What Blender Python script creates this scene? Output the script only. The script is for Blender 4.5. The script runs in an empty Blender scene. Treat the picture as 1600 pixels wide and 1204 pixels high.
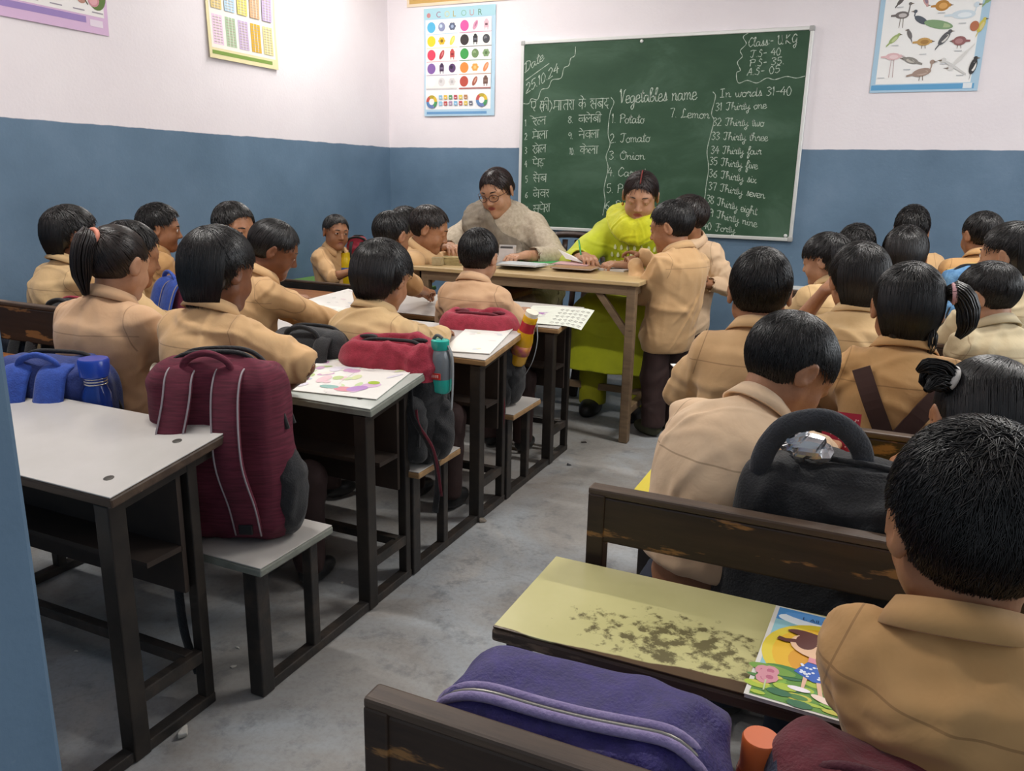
import bpy, math, random
import numpy as np
from mathutils import Matrix, Vector

# ------------------------------------------------------------------ camera, light, exposure
SC = bpy.context.scene
COL = SC.collection
CAM_H, YAW, PITCH, ROLL, FPX = 1.18, math.radians(24.3037), math.radians(14.4857), math.radians(1.2138), 1253.2
_f = np.array([-math.sin(YAW) * math.cos(PITCH), math.cos(YAW) * math.cos(PITCH), -math.sin(PITCH)])
_r = np.array([math.cos(YAW), math.sin(YAW), 0.0])
_u = np.cross(_r, _f)
_r, _u = math.cos(ROLL) * _r + math.sin(ROLL) * _u, -math.sin(ROLL) * _r + math.cos(ROLL) * _u
CAMP = np.array([0, 0, CAM_H])
cd = bpy.data.cameras.new('camera')
cd.sensor_fit, cd.sensor_width, cd.lens = 'HORIZONTAL', 36.0, 36.0 * FPX / 1600
cd.clip_start, cd.clip_end = 0.02, 100
cam = bpy.data.objects.new('camera', cd)
COL.objects.link(cam)
m = Matrix.Identity(4)
for i in range(3):
    m[i][0], m[i][1], m[i][2], m[i][3] = _r[i], _u[i], -_f[i], CAMP[i]
cam.matrix_world = m
SC.camera = cam
SC.view_settings.view_transform = 'Standard'
SC.view_settings.look = 'None'
SC.view_settings.gamma = 1
SC.view_settings.use_curve_mapping = False
SC.view_settings.exposure = 0.0

world = bpy.data.worlds.new('world')
SC.world = world
world.use_nodes = True
world.node_tree.nodes['Background'].inputs[0].default_value = (0.80, 0.90, 1.0, 1)
world.node_tree.nodes['Background'].inputs[1].default_value = .42


def area(name, loc, rot, sx, sy, power, color):
    d = bpy.data.lights.new(name, 'AREA')
    d.shape, d.size, d.size_y, d.energy, d.color = 'RECTANGLE', sx, sy, power, color
    o = bpy.data.objects.new(name, d)
    COL.objects.link(o)
    o.location, o.rotation_euler = loc, rot
    return o


ROOM = dict(xl=-3.49, xr=2.2, yb=5.38, yf=0.30, zc=2.95, zblue=1.385)
TUBES = [(-2.75, 4.25, 33), (0.55, 3.1, 47), (-1.9, 1.5, 34)]          # ceiling battens, centre points
area('window_daylight', (2.34, 2.6, 1.75), (0, math.radians(90), 0), 1.15, 2.3, 52, (0.93, 0.97, 1.0))
for tx, ty, tw in TUBES:
    area('tube_glow', (tx, ty, 2.85), (0, 0, 0), 1.2, 0.08, tw, (1.0, 0.965, 0.92))


# ------------------------------------------------------------------ pixel rays (used to measure where things stand)
def ray(px, py):
    a, b = (px - 800) / FPX, -(py - 602) / FPX
    return a * _r + b * _u + _f


def aty(px, py, y):
    d = ray(px, py)
    return CAMP + d * (y / d[1])


def atx(px, py, x):
    d = ray(px, py)
    return CAMP + d * (x / d[0])


def atz(px, py, z):
    d = ray(px, py)
    return CAMP + d * ((z - CAM_H) / d[2])


# ------------------------------------------------------------------ objects
WM = {}


def V(*a):
    return np.array(a, float)


def rz(a):
    return Matrix.Rotation(math.radians(a), 4, 'Z')


def rx(a):
    return Matrix.Rotation(math.radians(a), 4, 'X')


def ry(a):
    return Matrix.Rotation(math.radians(a), 4, 'Y')


def tr(p):
    return Matrix.Translation(Vector([float(c) for c in p]))


def np4(mx):
    return np.array([list(r) for r in mx])


def xf(mx, v):
    a = np4(mx)
    return np.asarray(v, float) @ a[:3, :3].T + a[:3, 3]


def tag(o, label=None, cat=None, group=None, kind=None):
    if label:
        o['label'] = label
    if cat:
        o['category'] = cat
    if group:
        o['group'] = group
    if kind:
        o['kind'] = kind
    return o


def thing(name, label, cat, loc, rot=0, group=None):
    o = bpy.data.objects.new(name, None)
    o.empty_display_size = 0.05
    COL.objects.link(o)
    mw = tr(loc) @ rz(rot)
    o.matrix_basis = mw
    WM[o.name] = mw
    return tag(o, label, cat, group)


def mesh(name, verts, faces, mat, parent=None, frame=None, smooth=False, bevel=0, fmat=None, subsurf=0, angle=40):
    """verts in world coordinates -> ONE mesh object, placed in `frame` (world matrix), parented without offset"""
    verts = np.asarray(verts, float)
    if frame is None:
        if parent is not None:
            frame = WM[parent.name]
        else:
            lo, hi = verts.min(0), verts.max(0)
            frame = tr(((lo[0] + hi[0]) / 2, (lo[1] + hi[1]) / 2, lo[2]))
    loc = xf(frame.inverted(), verts)
    me = bpy.data.meshes.new(name)
    if isinstance(faces, np.ndarray):
        n, k = faces.shape
        me.vertices.add(len(loc))
        me.vertices.foreach_set('co', loc.astype(np.float32).ravel())
        me.loops.add(n * k)
        me.loops.foreach_set('vertex_index', faces.astype(np.int32).ravel())
        me.polygons.add(n)
        me.polygons.foreach_set('loop_start', np.arange(0, n * k, k, dtype=np.int32))
        me.update(calc_edges=True)
        me.validate()
    else:
        me.from_pydata([tuple(p) for p in loc], [], faces)
    for mm in (mat if isinstance(mat, (list, tuple)) else [mat]):
        me.materials.append(mm)
    if fmat is not None:
        me.polygons.foreach_set('material_index', np.asarray(fmat, np.int32))
    me.polygons.foreach_set('use_smooth', np.full(len(me.polygons), bool(smooth)))
    me.update()
    o = bpy.data.objects.new(name, me)
    COL.objects.link(o)
    if parent is not None:
        o.parent = parent
        o.matrix_basis = WM[parent.name].inverted() @ frame
    else:
        o.matrix_basis = frame
    WM[o.name] = frame
    if bevel:
        b = o.modifiers.new('bevel', 'BEVEL')
        b.width, b.segments, b.limit_method, b.angle_limit = bevel, 2, 'ANGLE', math.radians(angle)
        for p in me.polygons:
            p.use_smooth = False
    if subsurf:
        s = o.modifiers.new('subsurf', 'SUBSURF')
        s.levels = s.render_levels = subsurf
    return o


class MB:
    """collects simple solids in world coordinates into one mesh"""

    def __init__(s):
        s.v, s.f, s.m = [], [], []

    def add(s, v, f, mi=0):
        n = len(s.v)
        s.v += [tuple(p) for p in v]
        s.f += [tuple(i + n for i in q) for q in f]
        s.m += [mi] * len(f)
        return s

    def box(s, lo, hi, mx=None, mi=0):
        x0, y0, z0 = lo
        x1, y1, z1 = hi
        v = V((x0, y0, z0), (x1, y0, z0), (x1, y1, z0), (x0, y1, z0), (x0, y0, z1), (x1, y0, z1), (x1, y1, z1), (x0, y1, z1))
        if mx is not None:
            v = xf(mx, v)
        return s.add(v, [(0, 3, 2, 1), (4, 5, 6, 7), (0, 1, 5, 4), (1, 2, 6, 5), (2, 3, 7, 6), (3, 0, 4, 7)], mi)

    def bar(s, a, b, w, h=None, up=(0, 0, 1), mi=0):
        a, b = V(*a), V(*b)
        h = w if h is None else h
        d = b - a
        L = np.linalg.norm(d)
        d = d / L
        up = V(*up)
        if abs(d @ up) > .95:
            up = V(0, 1, 0)
        sx = np.cross(d, up)
        sx /= np.linalg.norm(sx)
        sz = np.cross(sx, d)
        mx = Matrix.Identity(4)
        for i in range(3):
            mx[i][0], mx[i][1], mx[i][2], mx[i][3] = sx[i], d[i], sz[i], a[i]
        return s.box((-w / 2, 0, -h / 2), (w / 2, L, h / 2), mx, mi)

    def tube(s, pts, r, n=8, mi=0, flat=None, up=(0, 0, 1), caps=True):
        pts = np.asarray(pts, float)
        k = len(pts)
        r = np.broadcast_to(np.asarray(r, float), (k,)) if np.ndim(r) < 2 else r
        T = np.gradient(pts, axis=0)
        T /= np.linalg.norm(T, axis=1)[:, None] + 1e-12
        up = V(*up)
        v = []
        pn = None
        for i in range(k):
            a = up - T[i] * (T[i] @ up) if pn is None else pn - T[i] * (T[i] @ pn)
            if np.linalg.norm(a) < 1e-4:
                a = np.cross(T[i], V(1, 0, 0.3))
            a /= np.linalg.norm(a)
            pn = a
            b = np.cross(T[i], a)
            for j in range(n):
                t = 2 * math.pi * j / n + math.pi / n
                ca, cb = math.cos(t), math.sin(t)
                v.append(pts[i] + r[i] * (a * ca * (flat if flat else 1) + b * cb))
        f = []
        for i in range(k - 1):
            for j in range(n):
                j2 = (j + 1) % n
                f.append((i * n + j, i * n + j2, (i + 1) * n + j2, (i + 1) * n + j))
        if caps:
            f.append(tuple(range(n))[::-1])
            f.append(tuple((k - 1) * n + j for j in range(n)))
        return s.add(v, f, mi)

    def lathe(s, prof, mx, n=20, mi=0):
        v, f = [], []
        for (r_, z) in prof:
            for j in range(n):
                t = 2 * math.pi * j / n
                v.append((r_ * math.cos(t), r_ * math.sin(t), z))
        for i in range(len(prof) - 1):
            for j in range(n):
                j2 = (j + 1) % n
                f.append((i * n + j, i * n + j2, (i + 1) * n + j2, (i + 1) * n + j))
        f.append(tuple(range(n))[::-1])
        f.append(tuple((len(prof) - 1) * n + j for j in range(n)))
        return s.add(xf(mx, v), f, mi)

    def prism(s, poly, mx, h, mi=0):
        n = len(poly)
        v = [(x, y, 0) for x, y in poly] + [(x, y, h) for x, y in poly]
        f = [tuple(range(n))[::-1], tuple(range(n, 2 * n))] + [(i, (i + 1) % n, n + (i + 1) % n, n + i) for i in range(n)]
        return s.add(xf(mx, v), f, mi)

    def build(s, name, mat, parent=None, **k):
        if isinstance(mat, (list, tuple)):
            k['fmat'] = s.m
        return mesh(name, s.v, s.f, mat, parent, **k)


def spline(pts, n=8):
    """Catmull-Rom through the points"""
    p = np.asarray(pts, float)
    if len(p) < 3:
        return p
    q = np.vstack([2 * p[0] - p[1], p, 2 * p[-1] - p[-2]])
    out = []
    for i in range(1, len(q) - 2):
        t = np.linspace(0, 1, n, endpoint=False)[:, None]
        a, b, c, d = q[i - 1], q[i], q[i + 1], q[i + 2]
        out.append(.5 * (2 * b + (c - a) * t + (2 * a - 5 * b + 4 * c - d) * t ** 2 + (3 * b - a - 3 * c + d) * t ** 3))
    return np.vstack(out + [p[-1:]])


# ------------------------------------------------------------------ materials
def lin(c):
    if isinstance(c, str):
        c = tuple(int(c[i:i + 2], 16) for i in (0, 2, 4))
    return tuple(((x / 255) / 12.92 if x / 255 <= .04045 else ((x / 255 + .055) / 1.055) ** 2.4) for x in c) + (1.0,)


_mc = {}


def M(name, c, rough=.6, c2=None, scale=8., detail=4., bump=0., bscale=None, stretch=(1, 1, 1), metal=0., spec=.5, lo=.35, hi=.65,
      sheen=0., sss=0., trans=0., coat=0., emit=None):
    if name in _mc:
        return _mc[name]
    mt = bpy.data.materials.new(name)
    mt.use_nodes = True
    nt = mt.node_tree
    b = nt.nodes['Principled BSDF']
    b.inputs['Base Color'].default_value = lin(c)
    b.inputs['Roughness'].default_value = rough
    b.inputs['Metallic'].default_value = metal
    b.inputs['Specular IOR Level'].default_value = spec
    b.inputs['Sheen Weight'].default_value = sheen
    b.inputs['Coat Weight'].default_value = coat
    b.inputs['Transmission Weight'].default_value = trans
    if sss:
        b.inputs['Subsurface Weight'].default_value = sss
        b.inputs['Subsurface Radius'].default_value = (.012, .005, .003)
        b.inputs['Subsurface Scale'].default_value = .5
    if emit:
        b.inputs['Emission Color'].default_value = lin(c)
        b.inputs['Emission Strength'].default_value = emit
    if c2 is not None or bump:
        tc = nt.nodes.new('ShaderNodeTexCoord')
        mp = nt.nodes.new('ShaderNodeMapping')
        mp.inputs['Scale'].default_value = stretch
        nt.links.new(tc.outputs['Object'], mp.inputs[0])
    if c2 is not None:
        n = nt.nodes.new('ShaderNodeTexNoise')
        n.inputs['Scale'].default_value, n.inputs['Detail'].default_value = scale, detail
        n.inputs['Roughness'].default_value = .62
        nt.links.new(mp.outputs[0], n.inputs['Vector'])
        r = nt.nodes.new('ShaderNodeValToRGB')
        r.color_ramp.elements[0].position, r.color_ramp.elements[1].position = lo, hi
        r.color_ramp.elements[0].color, r.color_ramp.elements[1].color = lin(c), lin(c2)
        nt.links.new(n.outputs['Fac'], r.inputs[0])
        nt.links.new(r.outputs[0], b.inputs['Base Color'])
    if bump:
        n2 = nt.nodes.new('ShaderNodeTexNoise')
        n2.inputs['Scale'].default_value, n2.inputs['Detail'].default_value = bscale or scale * 4, 5
        nt.links.new(mp.outputs[0], n2.inputs['Vector'])
        bp = nt.nodes.new('ShaderNodeBump')
        bp.inputs['Strength'].default_value, bp.inputs['Distance'].default_value = min(1, bump), .004
        nt.links.new(n2.outputs['Fac'], bp.inputs['Height'])
        nt.links.new(bp.outputs[0], b.inputs['Normal'])
    _mc[name] = mt
    return mt


class NT:
    """small helper for hand-made node trees"""

    def __init__(s, mt):
        s.t = mt.node_tree
        s.b = s.t.nodes['Principled BSDF']

    def n(s, kind, **k):
        nd = s.t.nodes.new('ShaderNode' + kind)
        for a, v in k.items():
            if a.startswith('i_'):
                nm = a[2:].replace('_', ' ')
                nd.inputs[int(nm) if nm.isdigit() else nm].default_value = v
            else:
                setattr(nd, a, v)
        return nd

    def l(s, a, b):
        s.t.links.new(a, b)

    def math(s, op, a, b=None, c=None):
        nd = s.n('Math', operation=op)
        for i, x in enumerate((a, b, c)):
            if x is None:
                continue
            if isinstance(x, (int, float)):
                nd.inputs[i].default_value = x
            else:
                s.l(x, nd.inputs[i])
        return nd.outputs[0]

    def ramp(s, fac, stops):
        r = s.n('ValToRGB')
        e = r.color_ramp.elements
        while len(e) < len(stops):
            e.new(.5)
        for i, (p, c) in enumerate(stops):
            e[i].position, e[i].color = p, c if len(c) == 4 and not isinstance(c, str) else lin(c)
        s.l(fac, r.inputs[0])
        return r.outputs[0]

    def mix(s, fac, a, b, mode='MIX'):
        nd = s.n('Mix', data_type='RGBA', blend_type=mode)
        for i, x in ((0, fac), (6, a), (7, b)):
            if isinstance(x, (int, float)):
                nd.inputs[i].default_value = x
            elif isinstance(x, tuple):
                nd.inputs[i].default_value = x
            else:
                s.l(x, nd.inputs[i])
        return nd.outputs[2]


def new_mat(name):
    mt = bpy.data.materials.new(name)
    mt.use_nodes = True
    _mc[name] = mt
    return mt, NT(mt)


def wall_material():
    mt, t = new_mat('painted_plaster')
    geo = t.n('NewGeometry')
    sp = t.n('SeparateXYZ')
    t.l(geo.outputs['Position'], sp.inputs[0])
    n = t.n('TexNoise', i_Scale=2.2, i_Detail=6.0, i_Roughness=.6)
    t.l(geo.outputs['Position'], n.inputs['Vector'])
    n3 = t.n('TexNoise', i_Scale=9., i_Detail=3.0)
    t.l(geo.outputs['Position'], n3.inputs['Vector'])
    z = t.math('ADD', sp.outputs[2], t.math('MULTIPLY', t.math('SUBTRACT', n3.outputs['Fac'], .5), .012))
    up = t.math('SMOOTH_MIN', t.math('MAXIMUM', t.math('MULTIPLY', t.math('SUBTRACT', z, ROOM['zblue']), 250), 0.0), 1.0, .01)
    blue = t.ramp(n.outputs['Fac'], [(.30, '5b7389'), (.55, '667f96'), (.75, '7289a0')])
    sc = t.n('TexNoise', i_Scale=34., i_Detail=8., i_Roughness=.75)
    t.l(geo.outputs['Position'], sc.inputs['Vector'])
    scuff = t.ramp(sc.outputs['Fac'], [(.66, (0, 0, 0, 1)), (.74, (1, 1, 1, 1))])
    blue = t.mix(t.math('MULTIPLY', scuff, .35), blue, lin('93a3ae'))
    white = t.ramp(n.outputs['Fac'], [(.3, 'e8e1e5'), (.7, 'eee8eb')])
    t.l(t.mix(up, blue, white), t.b.inputs['Base Color'])
    t.b.inputs['Roughness'].default_value = .55
    t.b.inputs['Specular IOR Level'].default_value = .3
    nb = t.n('TexNoise', i_Scale=70., i_Detail=6.0)
    t.l(geo.outputs['Position'], nb.inputs['Vector'])
    bp = t.n('Bump', i_Strength=.25, i_Distance=.003)
    t.l(nb.outputs['Fac'], bp.inputs['Height'])
    t.l(bp.outputs[0], t.b.inputs['Normal'])
    return mt


def floor_material():
    mt, t = new_mat('worn_concrete')
    geo = t.n('NewGeometry')
    n = t.n('TexNoise', i_Scale=1.6, i_Detail=7., i_Roughness=.62, i_Distortion=.6)
    t.l(geo.outputs['Position'], n.inputs['Vector'])
    c = t.ramp(n.outputs['Fac'], [(.30, '83807d'), (.45, '9d9a96'), (.58, 'a9aeb2'), (.72, 'bbb8b3')])
    n2 = t.n('TexNoise', i_Scale=11., i_Detail=8., i_Roughness=.7)
    t.l(geo.outputs['Position'], n2.inputs['Vector'])
    st = t.ramp(n2.outputs['Fac'], [(.34, (1, 1, 1, 1)), (.47, (0, 0, 0, 1))])
    c = t.mix(t.math('MULTIPLY', st, .5), c, lin('5f6469'))
    n4 = t.n('TexNoise', i_Scale=.9, i_Detail=3.)
    t.l(geo.outputs['Position'], n4.inputs['Vector'])
    br = t.ramp(n4.outputs['Fac'], [(.55, (0, 0, 0, 1)), (.68, (1, 1, 1, 1))])
    c = t.mix(t.math('MULTIPLY', br, .6), c, lin('94877b'))
    ng = t.n('TexNoise', i_Scale=75., i_Detail=4., i_Roughness=.7)
    t.l(geo.outputs['Position'], ng.inputs['Vector'])
    c = t.mix(t.math('MULTIPLY', t.ramp(ng.outputs['Fac'], [(.45, (0, 0, 0, 1)), (.65, (1, 1, 1, 1))]), .22), c, lin('75716c'))
    vor = t.n('TexVoronoi', feature='DISTANCE_TO_EDGE', i_Scale=.75)
    nv = t.n('TexNoise', i_Scale=3., i_Detail=6.)
    t.l(geo.outputs['Position'], nv.inputs['Vector'])
    mv = t.n('MixRGB') if False else t.n('VectorMath', operation='MULTIPLY_ADD')
    t.l(nv.outputs['Color'], mv.inputs[0])
    mv.inputs[1].default_value = (.5, .5, .5)
    t.l(geo.outputs['Position'], mv.inputs[2])
    t.l(mv.outputs[0], vor.inputs['Vector'])
    cr = t.ramp(vor.outputs['Distance'], [(.0, (1, 1, 1, 1)), (.006, (0, 0, 0, 1))])
    c = t.mix(t.math('MULTIPLY', cr, .18), c, lin('6a6864'))
    t.l(c, t.b.inputs['Base Color'])
    t.l(t.ramp(n2.outputs['Fac'], [(.3, (.42,) * 3 + (1,)), (.7, (.7,) * 3 + (1,))]), t.b.inputs['Roughness'])
    bp = t.n('Bump', i_Strength=.3, i_Distance=.004)
    t.l(n2.outputs['Fac'], bp.inputs['Height'])
    t.l(bp.outputs[0], t.b.inputs['Normal'])
    return mt


def wood_material(name, dark, light, chip, amount=.62, rough=.5, along=0):
    """painted / varnished timber with worn-through patches"""
    mt, t = new_mat(name)
    tc = t.n('TexCoord')
    mp = t.n('Mapping')
    s = [14, 14, 14]
    s[along] = 1.6
    mp.inputs['Scale'].default_value = s
    t.l(tc.outputs['Object'], mp.inputs[0])
    n = t.n('TexNoise', i_Scale=2.5, i_Detail=8., i_Roughness=.65)
    t.l(mp.outputs[0], n.inputs['Vector'])
    c = t.ramp(n.outputs['Fac'], [(.35, dark), (.68, light)])
    mp2 = t.n('Mapping')
    s2 = [9, 9, 13]
    s2[along] = 3.0
    mp2.inputs['Scale'].default_value = s2
    t.l(tc.outputs['Object'], mp2.inputs[0])
    n2 = t.n('TexNoise', i_Scale=1.4, i_Detail=6., i_Roughness=.6)
    t.l(mp2.outputs[0], n2.inputs['Vector'])
    ch = t.ramp(n2.outputs['Fac'], [(amount, (0, 0, 0, 1)), (amount + .03, (1, 1, 1, 1))])
    c = t.mix(ch, c, lin(chip))
    t.l(c, t.b.inputs['Base Color'])
    t.b.inputs['Roughness'].default_value = rough
    bp = t.n('Bump', i_Strength=.35, i_Distance=.003)
    t.l(n.outputs['Fac'], bp.inputs['Height'])
    t.l(bp.outputs[0], t.b.inputs['Normal'])
    return mt


def yellow_top_material():
    """pale yellow laminate worn through to dark board near the front edge"""
    mt, t = new_mat('worn_yellow_laminate')
    tc = t.n('TexCoord')
    sp = t.n('SeparateXYZ')
    t.l(tc.outputs['Object'], sp.inputs[0])
    n = t.n('TexNoise', i_Scale=42., i_Detail=8., i_Roughness=.65)
    t.l(tc.outputs['Object'], n.inputs['Vector'])
    nl = t.n('TexNoise', i_Scale=6., i_Detail=4.)
    t.l(tc.outputs['Object'], nl.inputs['Vector'])
    # worn zone: an ellipse around the writing place
    dx = t.math('DIVIDE', t.math('SUBTRACT', sp.outputs[0], -.34), .17)
    dy = t.math('DIVIDE', t.math('SUBTRACT', sp.outputs[1], .10), .085)
    r2 = t.math('ADD', t.math('MULTIPLY', dx, dx), t.math('MULTIPLY', dy, dy))
    zone = t.math('SUBTRACT', 1.0, r2)
    w = t.math('ADD', t.math('MULTIPLY', zone, .16), n.outputs['Fac'])
    k = t.ramp(w, [(.59, (0, 0, 0, 1)), (.69, (1, 1, 1, 1))])
    grow = t.math('MULTIPLY', t.math('MINIMUM', t.math('MAXIMUM', t.math('ADD', sp.outputs[0], .52), 0.0), .25), .11)
    edge = t.math('ADD', t.math('MULTIPLY', t.math('SUBTRACT', t.math('ADD', grow, .026), sp.outputs[1]), 24), t.math('MULTIPLY', nl.outputs['Fac'], 1.0))
    ke = t.ramp(edge, [(.52, (0, 0, 0, 1)), (.58, (1, 1, 1, 1))])
    base = t.ramp(nl.outputs['Fac'], [(.3, 'c0ba80'), (.7, 'd0c992')])
    c = t.mix(t.math('MULTIPLY', k, .85), base, lin('4c4229'))
    c = t.mix(ke, c, lin('55402a'))
    t.l(c, t.b.inputs['Base Color'])
    t.b.inputs['Roughness'].default_value = .25
    return mt


def board_material():
    mt, t = new_mat('green_chalkboard')
    tc = t.n('TexCoord')
    mp = t.n('Mapping')
    mp.inputs['Scale'].default_value = (1.2, 1, 2.4)
    t.l(tc.outputs['Object'], mp.inputs[0])
    n = t.n('TexNoise', i_Scale=1.6, i_Detail=6., i_Roughness=.62, i_Distortion=.5)
    t.l(mp.outputs[0], n.inputs['Vector'])
    c = t.ramp(n.outputs['Fac'], [(.32, '2a4733'), (.5, '33503b'), (.72, '4a6552')])
    t.l(c, t.b.inputs['Base Color'])
    t.b.inputs['Roughness'].default_value = .55
    t.b.inputs['Specular IOR Level'].default_value = .3
    return mt


def cloth_material(name, c, c2, seam=True, yoke=.034, rough=.85, weave=900):
    """cotton; seam: a stitched yoke line across the upper back in the garment's own coordinates"""
    mt, t = new_mat(name)
    tc = t.n('TexCoord')
    n = t.n('TexNoise', i_Scale=7., i_Detail=5., i_Roughness=.6)
    t.l(tc.outputs['Object'], n.inputs['Vector'])
    col = t.ramp(n.outputs['Fac'], [(.3, c), (.7, c2)])
    if seam:
        sp = t.n('SeparateXYZ')
        t.l(tc.outputs['Object'], sp.inputs[0])
        dz = t.math('ABSOLUTE', t.math('SUBTRACT', t.math('ADD', sp.outputs[2], t.math('MULTIPLY', t.math('MULTIPLY', sp.outputs[0], sp.outputs[0]), .25)), yoke))
        line = t.math('LESS_THAN', dz, .0014)
        back = t.math('LESS_THAN', sp.outputs[1], 0.02)
        wid = t.math('LESS_THAN', t.math('ABSOLUTE', sp.outputs[0]), .15)
        msk = t.math('MULTIPLY', t.math('MULTIPLY', line, back), wid)
        ax = t.math('ABSOLUTE', sp.outputs[0])
        arm = t.math('LESS_THAN', t.math('ABSOLUTE', t.math('SUBTRACT', t.math('ADD', ax, t.math('MULTIPLY', sp.outputs[2], .25)), .135)), .0013)
        msk = t.math('MAXIMUM', msk, t.math('MULTIPLY', arm, t.math('GREATER_THAN', sp.outputs[2], -.012)))
        col = t.mix(t.math('MULTIPLY', msk, .42), col, lin('6b4a2e'))
    t.l(col, t.b.inputs['Base Color'])
    t.b.inputs['Roughness'].default_value = rough
    t.b.inputs['Specular IOR Level'].default_value = .2
    t.b.inputs['Sheen Weight'].default_value = .15
    n2 = t.n('TexNoise', i_Scale=13., i_Detail=4., i_Roughness=.5, i_Distortion=.4)
    t.l(tc.outputs['Object'], n2.inputs['Vector'])
    bp = t.n('Bump', i_Strength=.35, i_Distance=.012)
    t.l(n2.outputs['Fac'], bp.inputs['Height'])
    t.l(bp.outputs[0], t.b.inputs['Normal'])
    return mt


def hair_material(name, c, c2, rough=.36):
    mt, t = new_mat(name)
    tc = t.n('TexCoord')
    mp = t.n('Mapping')
    mp.inputs['Scale'].default_value = (260, 60, 22)
    t.l(tc.outputs['Object'], mp.inputs[0])
    n = t.n('TexNoise', i_Scale=1., i_Detail=3.)
    t.l(mp.outputs[0], n.inputs['Vector'])
    t.l(t.ramp(n.outputs['Fac'], [(.35, c), (.75, c2)]), t.b.inputs['Base Color'])
    t.b.inputs['Roughness'].default_value = rough
    t.b.inputs['Specular IOR Level'].default_value = .55
    bp = t.n('Bump', i_Strength=.4, i_Distance=.002)
    t.l(n.outputs['Fac'], bp.inputs['Height'])
    t.l(bp.outputs[0], t.b.inputs['Normal'])
    return mt


def skin_material(name, c, c2):
    mt = M(name, c, .48, c2, 30., 4., bump=.08, bscale=220, spec=.4, sss=.12)
    return mt


def eye_material():
    mt, t = new_mat('eyeball')
    tc = t.n('TexCoord')
    sp = t.n('SeparateXYZ')
    t.l(tc.outputs['Object'], sp.inputs[0])
    d = t.math('SQRT', t.math('ADD', t.math('MULTIPLY', sp.outputs[0], sp.outputs[0]), t.math('MULTIPLY', sp.outputs[2], sp.outputs[2])))
    front = t.math('GREATER_THAN', sp.outputs[1], 0.0)
    iris = t.math('MULTIPLY', t.math('LESS_THAN', d, .0068), front)
    pup = t.math('MULTIPLY', t.math('LESS_THAN', d, .003), front)
    c = t.mix(iris, lin('d8cfc6'), lin('2a160c'))
    c = t.mix(pup, c, lin('050505'))
    t.l(c, t.b.inputs['Base Color'])
    t.b.inputs['Roughness'].default_value = .12
    return mt


WALL, FLOOR = wall_material(), floor_material()
CHAR = M('dark_painted_steel', '24211f', .45, '3a332d', 9, 5, bump=.2, metal=.2)
STEEL2 = M('worn_black_steel', '2a2725', .5, '4b4037', 14, 6, bump=.3, lo=.45, hi=.75)
WHITE_LAM = M('white_laminate', 'c9c5c0', .28, 'bdb9b3', 3, 5, coat=.1)
GREY_LAM = M('grey_green_laminate', 'bfc4bd', .3, 'b0b5ae', 4, 5)
EDGE_BROWN = wood_material('dark_board_edge', '3f3026', '5c4a3b', '7d6752', .66)
EDGE_PLY = wood_material('plywood_edge', '8f6f4a', 'b08d62', '6a4d30', .68)
DARKWOOD = wood_material('dark_painted_bench_wood', '291b11', '3d2a1c', '93683a', .565)
BROWNWOOD = wood_material('orange_brown_desk_wood', '7a4a24', '9a6334', '5a3418', .68)
TABLEWOOD = wood_material('worn_table_wood', '6f5a44', '8d765a', '4a3a2c', .66)
TABLETOP = wood_material('pale_table_top', 'b59a6d', 'cbb083', '8d7047', .68, .35)
YELLOW = yellow_top_material()
YELLOW2 = M('bright_yellow_laminate', 'e2d04a', .35, 'd5c440', 5, 4)
BOARD = board_material()
ALU = M('aluminium_frame', 'd9dbd8', .35, metal=.3)
CHALK = M('white_chalk', 'ccd4c8', .9, '93a594', 120, 4)
PAPER = M('white_paper', 'e9e7e2', .7, 'dcdad4', 6, 3)
EYE = eye_material()
BLACKPL = M('black_plastic', '1a1a1c', .35)
STEELPL = M('bright_steel', 'c9c9c7', .22, metal=.9)


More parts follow.
